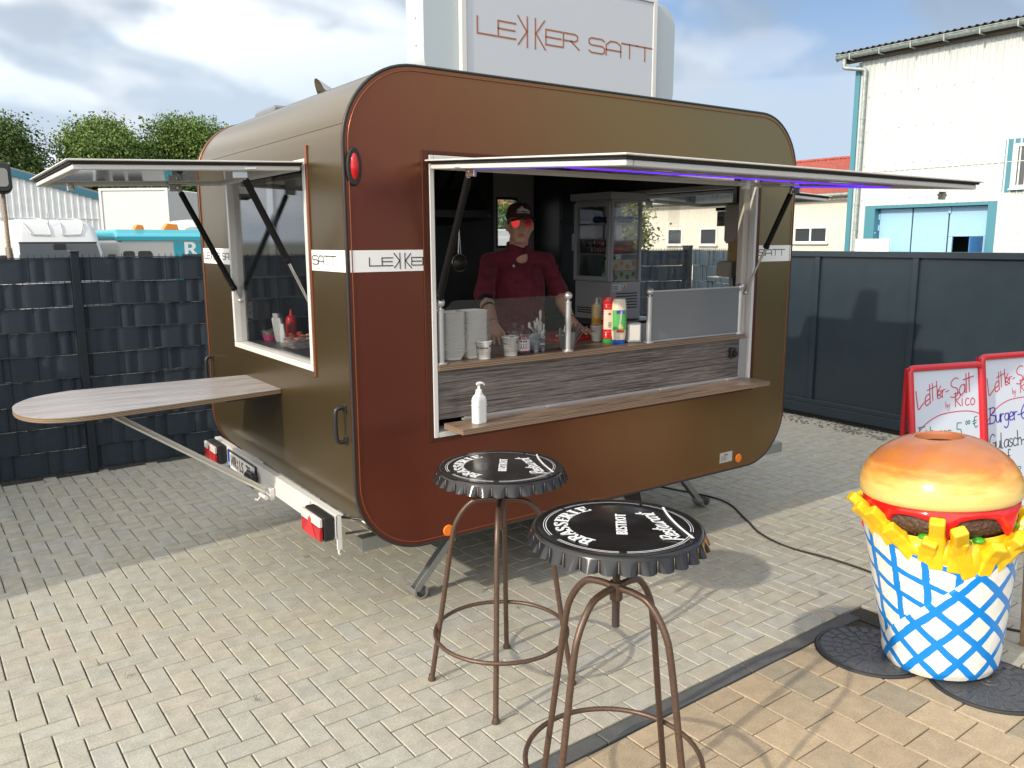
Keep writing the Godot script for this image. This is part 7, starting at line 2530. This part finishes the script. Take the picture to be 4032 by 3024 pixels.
	# brows, lips
	for s: float in [-1.0, 1.0]:
		var eb := MB.new()
		eb.xf = Transform3D(HB, hc)
		eb.tube([V(s * 0.014, 0.024, 0.0975), V(s * 0.032, 0.029, 0.0915), V(s * 0.049, 0.023, 0.079)], [0.0025, 0.003, 0.0015], 6)
		part("eyebrow", eb, M["hair_brown"], o)
	var lm := MB.new()
	lm.xf = Transform3D(HB, hc)
	lm.ball(V(0, -0.0652, 0.0895), V(0.020, 0.0038, 0.0078), 14)
	lm.ball(V(0, -0.0748, 0.0885), V(0.0175, 0.0048, 0.0078), 14)
	part("lips", lm, mat("lip", lin(0.36, 0.12, 0.10), 0.45), o)
	# mirrored aviator glasses
	var gm := MB.new()
	var gold := mat("glasses_gold", lin(0.45, 0.30, 0.10), 0.25, 0.9)
	var sg := MB.new()
	sg.xf = Transform3D(HB, hc)
	sg.tube([V(-0.010, 0.013, 0.111), V(0, 0.014, 0.113), V(0.010, 0.013, 0.111)], 0.0014, 6)
	sg.tube([V(-0.010, 0.019, 0.110), V(0, 0.020, 0.112), V(0.010, 0.019, 0.110)], 0.0012, 6)
	for s in [-1.0, 1.0]: sg.tube([V(s * 0.062, 0.014, 0.093), V(s * 0.076, 0.012, 0.04), V(s * 0.081, 0.008, -0.01)], 0.0014, 6)
	var glasses := part("sunglasses", sg, gold, o)
	for s: float in [-1.0, 1.0]:
		var lens := PackedVector2Array()
		for q in P2("-.024,.016 -.010,.021 .010,.021 .026,.015 .028,.002 .022,-.016 .010,-.025 -.006,-.024 -.019,-.012"): lens.append(Vector2(q.x * s, q.y))
		var cl := PackedVector2Array(lens)
		cl.append(lens[0])
		cl = smooth(cl, 3)
		cl.remove_at(cl.size() - 1)
		gm = MB.new()
		var lx := Transform3D(HB, hc) * Transform3D(Basis(Vector3.UP, s * 0.16), V(s * 0.035, 0.001, 0.106))
		gm.xf = lx
		gm.prism(cl, 0, 0.002, 0.0005)
		part("lens", gm, mat("lens_red_mirror", lin(0.30, 0.016, 0.014), 0.08, 0.9), glasses)
		gm = MB.new()
		gm.xf = lx
		var ring := []
		for q in cl: ring.append(V(q.x, q.y, 0.001))
		gm.tube(ring, 0.0012, 6, true)
		part("lens_rim", gm, gold, glasses)
	# elbow sleeve, bracelet, watch
	var es := MB.new()
	var sa := re.lerp(rs, 0.02)
	es.tube([sa, re, re.lerp(rw, 0.22), re.lerp(rw, 0.5)], [0.047, 0.0485, 0.0475, 0.0415], 20, false, false)
	var sleeve := part("elbow_sleeve", es, mat("sleeve_black", lin(0.010, 0.012, 0.016), 0.75), o)
	var cr := MB.new()
	var mid := re.lerp(rw, 0.34)
	var out := (CAM - root - mid)
	out = (out - (rw - re).normalized() * out.dot((rw - re).normalized())).normalized()
	cr.xf = frame(mid + out * 0.0468 , out.cross((rw - re).normalized()) * -1.0, (re - rw).normalized())
	for s in ["-.010,.012 -.007,-.008 .007,-.008 .010,.012 .004,.002 0,.016 -.004,.002 -.010,.012"]: cr.stroke(P2(s), 0.0032, 0.001)
	part("crown_emblem", cr, mat("thread_white", lin(0.68, 0.68, 0.66), 0.7), sleeve)
	for q in [[rw, re, "bracelet", lin(0.5, 0.5, 0.5), 0.029], [lw, le, "wrist_watch", lin(0.50, 0.33, 0.12), 0.030]]:
		var ax: Vector3 = (q[1] - q[0]).normalized()
		var x := ax.cross(Vector3.UP).normalized()
		var y := x.cross(ax)
		var ctr: Vector3 = q[0] + ax * 0.012
		var links := MB.new()
		for i in 22:
			var a := TAU * i / 22
			links.ball(ctr + (x * cos(a) + y * sin(a)) * (q[4] + 0.001), Vector3.ONE * (0.0048 if q[2] == "bracelet" else 0.0062), 6)
		part(q[2], links, mat(q[2] + "_metal", q[3], 0.25, 0.9), o)


func front_of(mb: MB, p: Vector3, L: Vector3, F: Vector3) -> Vector3:
	# the foremost point of a skin along F through p
	var best := -1e9
	for i in mb.v.size():
		var q := mb.v[i] - p
		if absf(q.dot(L)) < 0.011 and absf(q.y) < 0.011: best = maxf(best, q.dot(F))
	return p + F * best


# ------------------------------------------------------------------ bar tables
func bar_table(label: String, at: Vector3, h: float, turn: float, aim: Vector3) -> void:
	var o := thing("bar_table", label, "bar table", at, "bottle-cap bar tables in front of the trailer")
	var steel := grainy("brown_steel", lin(0.085, 0.052, 0.038), lin(0.12, 0.075, 0.055), 0.38, Vector3.ONE * 5, 0.05, 0.35, false)
	var enamel := mat("cap_enamel", lin(0.012, 0.011, 0.011), 0.13)
	enamel.roughness_texture = ntex(51, 0.03, [[0.3, Color(0.5, 0.5, 0.5)], [0.8, Color(1, 1, 1)]], 256, 256, 4)
	enamel.roughness = 0.26
	enamel.uv1_triplanar = true
	var skirt_m := mat("cap_skirt", lin(0.022, 0.023, 0.026), 0.12, 0.3)
	# seat: a crown cap with a fluted skirt
	part("top", turned([Vector2(0, h + 0.008), Vector2(0.095, h + 0.0072), Vector2(0.188, h + 0.0035), Vector2(0.246, h + 0.0005), Vector2(0.255, h + 0.003), Vector2(0.263, h + 0.003), Vector2(0.270, h - 0.002), Vector2(0.273, h - 0.008), Vector2(0.25, h - 0.012), Vector2(0, h - 0.012)], 72), enamel, o)
	var N := 15.0
	var sk := MB.new()
	var f := func(u: float, v: float, inset: float) -> Vector3:
		var a := u * TAU
		var lobe := pow(absf(sin(a * N)), 0.7)
		var r := 0.2715 + 0.002 * v + v * (0.017 * lobe) - inset
		var yy := h - 0.006 - 0.042 * v * (0.93 + 0.07 * lobe) - 0.010 * (1.0 - lobe) * (1.0 - v) * 0.0
		return V(cos(a) * r, yy, sin(a) * r)
	sk.sheet(func(u: float, v: float) -> Vector3: return f.call(u, v, 0.0), 360, 6, true)
	sk.sheet(func(u: float, v: float) -> Vector3: return f.call(u, v, 0.0025), 360, 2, true, true)
	part("fluted_skirt", sk, skirt_m, o)
	var worn := MB.new()
	for k in 30:
		var a := PI * k / N
		worn.tube([f.call(a / TAU, 0.12, -0.0004), f.call(a / TAU, 0.5, -0.0004), f.call(a / TAU, 0.98, -0.0002)], 0.0016, 5)
	part("worn_creases", worn, mat("worn_metal", lin(0.36, 0.29, 0.24), 0.4, 0.6), o)
	# lettering, read along aim
	var white := mat("enamel_white", lin(0.62, 0.64, 0.66), 0.45)
	var rt := aim.normalized()
	var up := Vector3.UP.cross(rt)
	var T := frame(V(0, h + 0.0035, 0), rt, up)
	var word := "BRASSERIE"
	for i in word.length():
		var a := lerpf(-1.0, 0.90, i / 8.0)
		text(word[i], 0.046, white, o, T * Transform3D(Basis(Vector3.BACK, -a), V(sin(a) * 0.178, cos(a) * 0.178, 0.0012)), "Droid Serif", true, "letter", 0.0016)
	text("BISTROT", 0.034, white, o, T * Transform3D(Basis(), V(0.0, -0.012, 0.0042)), "Droid Sans", true, "lettering", 0.0016)
	var rb := MB.new()
	rb.xf = T * Transform3D(Basis(Vector3.BACK, 0.26), V(-0.005, -0.125, 0.0022))
	hand(rb, "Restaurant", -0.125, -0.032, 0.060, 0.0058, 0.05, 0.05, 0.22)
	rb.stroke(smooth(P2("-.12,-.07 0,-.064 .10,-.068 .17,-.078"), 3), 0.0075, 0.0014)
	part("script_lettering", rb, white, o)
	var ln := MB.new()
	for q in [[0.226, 0.0022], [0.2335, 0.0016]]:
		for seg in [[-2.9, -1.75], [-1.7, -0.5], [-0.45, 0.9], [1.0, 2.2], [2.3, 3.2]]:
			var keep := ln.xf
			ln.xf = Transform3D(Basis(), V(0, h + 0.0018 + (0.237 - q[0]) * 0.05, 0))
			ln.lathe([Vector2(q[0], 0.0012), Vector2(q[0] + q[1], 0.0010)], 40, seg[0], seg[1])
			ln.xf = keep
	part("ring_line", ln, white, o)
	# frame
	for k in 4:
		var a := turn + k * PI / 2
		var d := V(cos(a), 0, sin(a))
		var b := MB.new()
		var top := 0.855
		b.tube(smooth3([d * 0.315 + V(0, 0.012, 0), d * 0.262 + V(0, 0.35, 0), d * 0.215 + V(0, 0.66, 0), d * 0.188 + V(0, 0.76, 0), d * 0.13 + V(0, top - 0.018, 0), d * 0.07 + V(0, top, 0), d * 0.018 + V(0, top, 0)], 6), 0.0115, 12)
		var leg := part("leg", b, steel, o)
		part("foot", turned_at(d * 0.316, [Vector2(0, 0), Vector2(0.017, 0), Vector2(0.018, 0.006), Vector2(0.013, 0.022), Vector2(0.0115, 0.03)], 14), steel, leg)
	var ring := []
	for i in 48: ring.append(V(cos(TAU * i / 48) * 0.293, 0.25, sin(TAU * i / 48) * 0.293))
	var b := MB.new()
	b.tube(ring, 0.009, 10, true)
	part("foot_ring", b, steel, o)
	part("hub", turned([Vector2(0, 0.815), Vector2(0.021, 0.815), Vector2(0.021, 0.875), Vector2(0, 0.875)], 20), steel, o)
	var pr := []
	var n := int((h - 0.73) / 0.0075)
	for i in n:
		pr.append(Vector2(0.0105, 0.72 + i * 0.0075))
		pr.append(Vector2(0.0135, 0.72 + i * 0.0075 + 0.003))
	pr.push_front(Vector2(0, 0.72))
	pr.append(Vector2(0.012, h - 0.012))
	part("screw", turned(pr, 14), mat("screw_brown", lin(0.09, 0.06, 0.045), 0.45, 0.5), o)


func make_tables() -> void:
	bar_table("bottle-cap bar table nearer the trailer, its screw hidden behind a leg", V(0.391, 0, 0.614), 1.0, -2.457, V(0.60, 0, -0.80))
	bar_table("bottle-cap bar table nearest the viewer, top screwed higher with its thread showing", V(0.172, 0, 1.580), 1.06, -0.18, V(0.66, 0, -0.75))


# ------------------------------------------------------------------ burger-shaped bin
func make_burger_bin() -> void:
	var o := thing("burger_bin", "glossy litter bin shaped like a burger in a blue chequered fries wrapper", "litter bin", V(2.15, 0.028, 1.67))
	var dv := V(0.90, 0, -0.435).normalized()
	var rt := V(0.435, 0, 0.90).normalized()
	o.basis = Basis(dv, deg_to_rad(-4.4))
	var at := func(a: float, r: float, h: float) -> Vector3: return -dv * cos(a) * r + rt * sin(a) * r + V(0, h, 0)
	var top := func(a: float) -> float:
		var d := absf(wrapf(a - 0.56, -PI, PI))
		return 0.535 + 0.125 * pow(minf(1.0, d / 1.75), 0.85)
	var edge := func(a: float) -> float: return lerpf(0.055, 0.535, (a + 1.42) / 1.98)   # upper edge of the lapped front flap
	var in_flap := func(a: float, h: float) -> bool: return (a > 0.56 and a < 2.4) or (a > -1.42 and a <= 0.56 and h < edge.call(a))
	# print of the wrapper
	var im := Image.create(1024, 512, false, Image.FORMAT_RGB8)
	var white := lin(0.70, 0.69, 0.65)
	var blue := lin(0.008, 0.20, 0.60)
	var wob := FastNoiseLite.new()
	wob.frequency = 0.012
	for x in 1024:
		var a := (x / 1024.0 - 0.5) * TAU
		for y in 512:
			var h := (1.0 - y / 512.0) * 0.68
			var w := wob.get_noise_2d(x, y) * 0.006
			var s := a * 0.285
			var c := white
			if in_flap.call(a, h):
				var p := fposmod((s * 0.92 + h) + w + 0.01, 0.160)
				var q := fposmod((s * 0.92 - h * 0.95) - w + 0.03, 0.160)
				if p < 0.044 or q < 0.043: c = blue
			else:
				var p := fposmod(a * 0.27 + 0.04 * h + w + 0.035, 0.118)
				var q := fposmod(h + s * 0.42 + w + 0.02, 0.112)
				if p < 0.028 or q < 0.027: c = blue
			im.set_pixel(x, y, c)
	var wm := mat("wrapper_print", Color.WHITE, 0.22)
	wm.albedo_texture = ImageTexture.create_from_image(im)
	var b := MB.new()
	var nz := FastNoiseLite.new()
	nz.frequency = 2.2
	b.sheet(func(u: float, v: float) -> Vector3:
		var a := (u - 0.5) * TAU
		var h: float = v * top.call(a)
		var r := 0.236 + 0.080 * (h / 0.62) + nz.get_noise_3d(cos(a) * 1.3, h * 2.0, sin(a) * 1.3) * 0.003
		if h < 0.03: r -= 0.012 * (1.0 - h / 0.03)
		if in_flap.call(a, h): r += 0.007 if a > 0.56 else 0.007 * smoothstep(0.0, 0.012, edge.call(a) - h)
		return at.call(a, r, h), 220, 60, true)
	# texture follows height, so rewrite the second coordinate
	for i in b.v.size():
		b.uv[i].y = 1.0 - b.v[i].y / 0.68
	part("wrapper", b, wm, o)
	b = MB.new()
	b.sheet(func(u: float, v: float) -> Vector3: return at.call(u * TAU, 0.224 * (1.0 - v), 0.0), 48, 1, true)
	part("bottom", b, mat("bin_bottom", lin(0.5, 0.5, 0.48), 0.5), o)
	# fries
	var yellow := grainy("fries_yellow", lin(0.74, 0.44, 0.01), lin(0.80, 0.50, 0.02), 0.2, Vector3.ONE * 3, 0.03, 0.0, false)
	b = MB.new()
	b.sheet(func(u: float, v: float) -> Vector3:
		var a := (u - 0.5) * TAU
		var t: float = top.call(a)
		var h := lerpf(t - 0.03, 0.668, v)
		var lump := 0.012 * sin(a * 17.0) * sin(v * PI)
		return at.call(a, lerpf(0.302 + 0.01 * 0.0, 0.292, v) + 0.012 * sin(v * PI) + lump, h), 140, 8, true)
	part("fries_bed", b, yellow, o)
	var spec := [[-1.85, 0.40, 0.12, 0.06], [-1.50, 0.40, 0.11, 0.05], [-1.18, 0.55, 0.16, -0.15], [-0.92, 0.42, 0.15, -0.45], [-0.62, 0.30, 0.17, -0.40], [-0.34, 0.25, 0.14, -0.6], [-0.02, 0.12, 0.19, 0.05], [0.22, 0.22, 0.13, 0.10], [0.38, 0.30, 0.21, -0.30], [-0.16, 0.35, 0.10, 0.3], [0.62, 0.35, 0.13, 0.25], [0.80, 0.32, 0.24, 0.75], [0.98, 0.20, 0.16, 0.85], [1.36, 0.35, 0.15, 0.35], [1.75, 0.3, 0.12, 0.1], [2.3, 0.4, 0.18, -0.2], [2.9, 0.35, 0.18, 0.2], [-2.4, 0.4, 0.18, 0.1], [-2.9, 0.4, 0.18, -0.2], [1.15, 0.55, 0.13, -0.5]]
	for q in spec:
		# each fry: two rounded bars that bend outwards, moulded smooth
		var a: float = q[0]
		var L: float = q[2] * 1.15
		var out: Vector3 = at.call(a, 1.0, 0.0)
		var h0: float = top.call(a)
		var X0 := Transform3D(Basis(out.cross(Vector3.UP) * -1.0, Vector3.UP, out), out * 0.288 + V(0, h0 - 0.02, 0)) * Transform3D(Basis(Vector3.BACK, -q[3]) * Basis(Vector3.RIGHT, 0.16 + q[1] * 0.25), Vector3.ZERO)
		var X1 := X0 * Transform3D(Basis(Vector3.RIGHT, 0.25 + q[1] * 0.5), V(0, L * 0.52, 0.0))
		b = MB.new()
		add_field(b, [[3, X0 * V(0, L * 0.22, 0), V(0.031, L * 0.36, 0.024), 0.018, X0.basis.orthonormalized(), 0.009], [3, X1 * V(0, L * 0.22, 0), V(0.031, L * 0.27, 0.024), 0.018, X1.basis.orthonormalized(), 0.009]], 0.0055)
		part("fry", b, yellow, o)
	# patty, sauce, salad, bun
	b = MB.new()
	var pn := FastNoiseLite.new()
	pn.frequency = 16.0
	pn.fractal_octaves = 4
	b.sheet(func(u: float, v: float) -> Vector3:
		var a := u * TAU
		var k := pn.get_noise_3d(cos(a), v * 0.6, sin(a))
		return at.call(a, 0.262 + 0.045 * sin(v * PI) + 0.012 * k, 0.655 + 0.135 * v), 200, 24, true)
	var pm := grainy("patty_brown", lin(0.045, 0.022, 0.012), lin(0.12, 0.06, 0.03), 0.35, Vector3.ONE * 8, 0.08, 0.0, false, 8.0)
	part("patty", b, pm, o)
	b = MB.new()
	b.sheet(func(u: float, v: float) -> Vector3:
		var a := (u - 0.5) * TAU
		var drip := 0.028 + 0.022 * (0.5 + 0.5 * sin(a * 7.0 + 1.0)) + 0.075 * pow(maxf(0.0, sin(a * 6.0 + 0.9 + 0.8 * sin(a * 2.0))), 2.0)
		var h := 0.800 - v * (drip + 0.012)
		var r := 0.300 + 0.020 * sin(minf(v * 1.35, 1.0) * PI / 2 + 0.3) - 0.012 * smoothstep(0.85, 1.0, v)
		return at.call(a, r, h), 260, 10, true)
	part("ketchup", b, mat("ketchup_red", lin(0.62, 0.012, 0.012), 0.14), o)
	b = MB.new()
	for q in [[-0.16, 0.672], [0.36, 0.655], [0.55, 0.662], [-1.2, 0.70], [1.3, 0.69], [2.6, 0.69], [-2.4, 0.69]]:
		var p: Vector3 = at.call(q[0], 0.290, q[1])
		b.ball(p, V(0.030, 0.014, 0.030), 10)
	part("lettuce", b, mat("lettuce_green", lin(0.05, 0.32, 0.02), 0.3), o)
	var bi := Image.create(256, 128, false, Image.FORMAT_RGB8)
	var bn := FastNoiseLite.new()
	bn.frequency = 0.02
	bn.fractal_octaves = 4
	for x in 256:
		for y in 128:
			var v := 1.0 - y / 127.0 + 0.16 * bn.get_noise_2d(absf(x - 128) * 2.0, y * 2.0)
			var c := lin(0.70, 0.52, 0.20).lerp(lin(0.74, 0.50, 0.16), smoothstep(0.0, 0.28, v))
			c = c.lerp(lin(0.66, 0.33, 0.075), smoothstep(0.22, 0.45, v))
			c = c.lerp(lin(0.46, 0.155, 0.035), smoothstep(0.40, 0.70, v))
			c = c.lerp(lin(0.36, 0.14, 0.06), smoothstep(0.62, 0.95, v))
			bi.set_pixel(x, y, c)
	var bm := mat("bun_paint", Color.WHITE, 0.24)
	bm.albedo_texture = ImageTexture.create_from_image(bi)
	b = MB.new()
	var prof := [Vector2(0.30, 0.792), Vector2(0.318, 0.794), Vector2(0.329, 0.803), Vector2(0.334, 0.825), Vector2(0.330, 0.865), Vector2(0.316, 0.905), Vector2(0.292, 0.945), Vector2(0.258, 0.98), Vector2(0.215, 1.012), Vector2(0.165, 1.038), Vector2(0.122, 1.052), Vector2(0.112, 1.054)]
	b.lathe(prof, 72)
	for i in b.v.size(): b.uv[i].y = 1.0 - clampf((b.v[i].y - 0.795) / 0.26, 0.02, 0.98)
	part("bun", b, bm, o)
	part("opening_rim", turned([Vector2(0.113, 1.0535), Vector2(0.106, 1.056), Vector2(0.100, 1.052), Vector2(0.097, 1.035), Vector2(0.097, 0.98)], 48), mat("rim_brown", lin(0.36, 0.13, 0.06), 0.15), o)
	part("dark_opening", turned([Vector2(0.0968, 1.02), Vector2(0.0968, 0.85), Vector2(0, 0.85)], 32), mat("hole_dark", lin(0.02, 0.015, 0.012), 0.8), o)
	b = MB.new()
	b.ball(at.call(-1.62, 0.315, 0.615), V(0.014, 0.022, 0.014), 12)
	part("red_knob", b, M["ketchup_red"], o)


# ------------------------------------------------------------------ menu boards
func menu_board(label: String, top_left: Vector3, right: Vector3, width: float, second: bool) -> void:
	var o := thing("menu_board", label, "menu board", V(top_left.x, 0, top_left.z), "red-framed menu boards behind the burger bin")
	var nrm := right.cross(Vector3.UP).normalized()
	var up := (Vector3.UP * cos(0.15) - nrm * sin(0.15)).normalized()
	var T := frame(V(0, top_left.y, 0), right, up)
	var red := mat("frame_red", lin(0.48, 0.012, 0.022), 0.25)
	var face := mat("board_face", lin(0.47, 0.51, 0.60), 0.3)
	var Hh := 1.14
	var b := MB.new()
	b.xf = T
	b.box(V(0.03, -Hh + 0.02, -0.012), V(width - 0.03, -0.02, -0.002))
	var panel := part("panel", b, face, o)
	var pts := []
	for q in rr(0.018, -Hh + 0.018, width - 0.018, -0.018, 0.03, 5): pts.append(T * V(q.x, q.y, 0))
	b = MB.new()
	b.tube(pts, 0.021, 10, true)
	part("frame", b, red, o)
	b = MB.new()
	for x in [0.02, width - 0.02]:
		b.tube([T * V(x, -0.03, -0.02), T * V(x, -0.03, -0.02) + V(0, -top_left.y + 0.05, 0) - nrm * 0.05 + right * (0.06 if x < 0.1 else -0.04)], 0.018, 8)
	b.tube([T * V(0.02, -0.03, -0.03), T * V(width - 0.02, -0.03, -0.03)], 0.016, 8)
	part("rear_leg_frame", b, red, o)
	var ink_red := mat("marker_red", lin(0.42, 0.035, 0.05), 0.5)
	var ink_green := mat("marker_green", lin(0.01, 0.16, 0.11), 0.5)
	var ink_blue := mat("marker_blue", lin(0.03, 0.02, 0.28), 0.5)
	var ink_black := mat("marker_black", lin(0.02, 0.02, 0.04), 0.5)
	var X := T * Transform3D(Basis(), V(0, 0, -0.0018))
	b = MB.new()
	b.xf = X
	hand(b, "Le", 0.06, -0.29, 0.115, 0.007, 0.30, 0.06)
	hand(b, "Tk", 0.155, -0.275, 0.105, 0.006, 0.30, 0.0)
	hand(b, "er-", 0.22, -0.262, 0.085, 0.006, 0.22, 0.06)
	hand(b, "Sa", 0.325, -0.28, 0.115, 0.0065, 0.20, 0.05)
	hand(b, "T", 0.440, -0.275, 0.115, 0.007, 0.20, 0.05)
	b.stroke(smooth(P2("0.03,-.46 .10,-.375 .22,-.315 .36,-.298 .48,-.303 .555,-.325"), 4), 0.006)
	hand(b, "Rico", 0.36, -0.275, 0.085, 0.006, 0.02, 0.09)
	part("handwriting", b, ink_red, panel)
	b = MB.new()
	b.xf = X
	hand(b, "by", 0.285, -0.30, 0.042, 0.003, 0.1, 0.06)
	part("handwriting", b, ink_red, panel)
	if not second:
		b = MB.new()
		b.xf = X
		hand(b, "Fitness", 0.075, -0.462, 0.085, 0.0065, 0.03, 0.06)
		hand(b, "Salat", 0.12, -0.565, 0.085, 0.005, 0.05, 0.08)
		hand(b, "5,", 0.36, -0.462, 0.095, 0.006, 0.0, 0.05)
		hand(b, "00", 0.435, -0.43, 0.05, 0.005, 0.1, 0.1)
		hand(b, "E", 0.495, -0.458, 0.075, 0.006, 0.1, 0.1)
		part("handwriting", b, ink_green, panel)
	else:
		b = MB.new()
		b.xf = X
		hand(b, "Burger-6,", 0.07, -0.45, 0.10, 0.0075, 0.03, 0.045)
		part("handwriting", b, ink_blue, panel)
		b = MB.new()
		b.xf = X
		hand(b, "Gulasch-5", 0.06, -0.62, 0.10, 0.0065, 0.03, 0.05)
		hand(b, "topf", 0.10, -0.72, 0.085, 0.0065, 0.03, 0.08)
		part("handwriting", b, ink_black, panel)
		b = MB.new()
		b.xf = X
		hand(b, "Rtoli, 3,", 0.07, -0.84, 0.085, 0.006, 0.03, 0.07)
		hand(b, "Suppe", 0.10, -0.95, 0.08, 0.006, 0.03, 0.07)
		part("handwriting", b, ink_green, panel)


func make_boards() -> void:
	menu_board("red-framed menu board offering Fitness Salat, the left one of the pair", V(3.205, 1.205, 0.835), V(0.955, 0, 0.295).normalized(), 0.585, false)
	menu_board("red-framed menu board listing Burger and Gulaschtopf, cut by the frame edge", V(3.90, 1.225, 0.925), V(0.97, 0, 0.24).normalized(), 0.60, true)
	var s := thing("wooden_stake", "short pointed wooden stake leaning behind the burger bin", "stake", V(2.63, 0, 1.83))
	var b := MB.new()
	b.xf = Transform3D(Basis(Vector3.BACK, 0.12) * Basis(Vector3.UP, 0.4), Vector3.ZERO)
	b.prism(P2("-.02,.5 -.02,.05 0,0 .02,.05 .02,.5"), -0.012, 0.012, 0.002)
	part("stake", b, grainy("raw_wood", lin(0.20, 0.13, 0.075), lin(0.30, 0.21, 0.13), 0.8, V(3, 0.6, 3), 0.05), s)
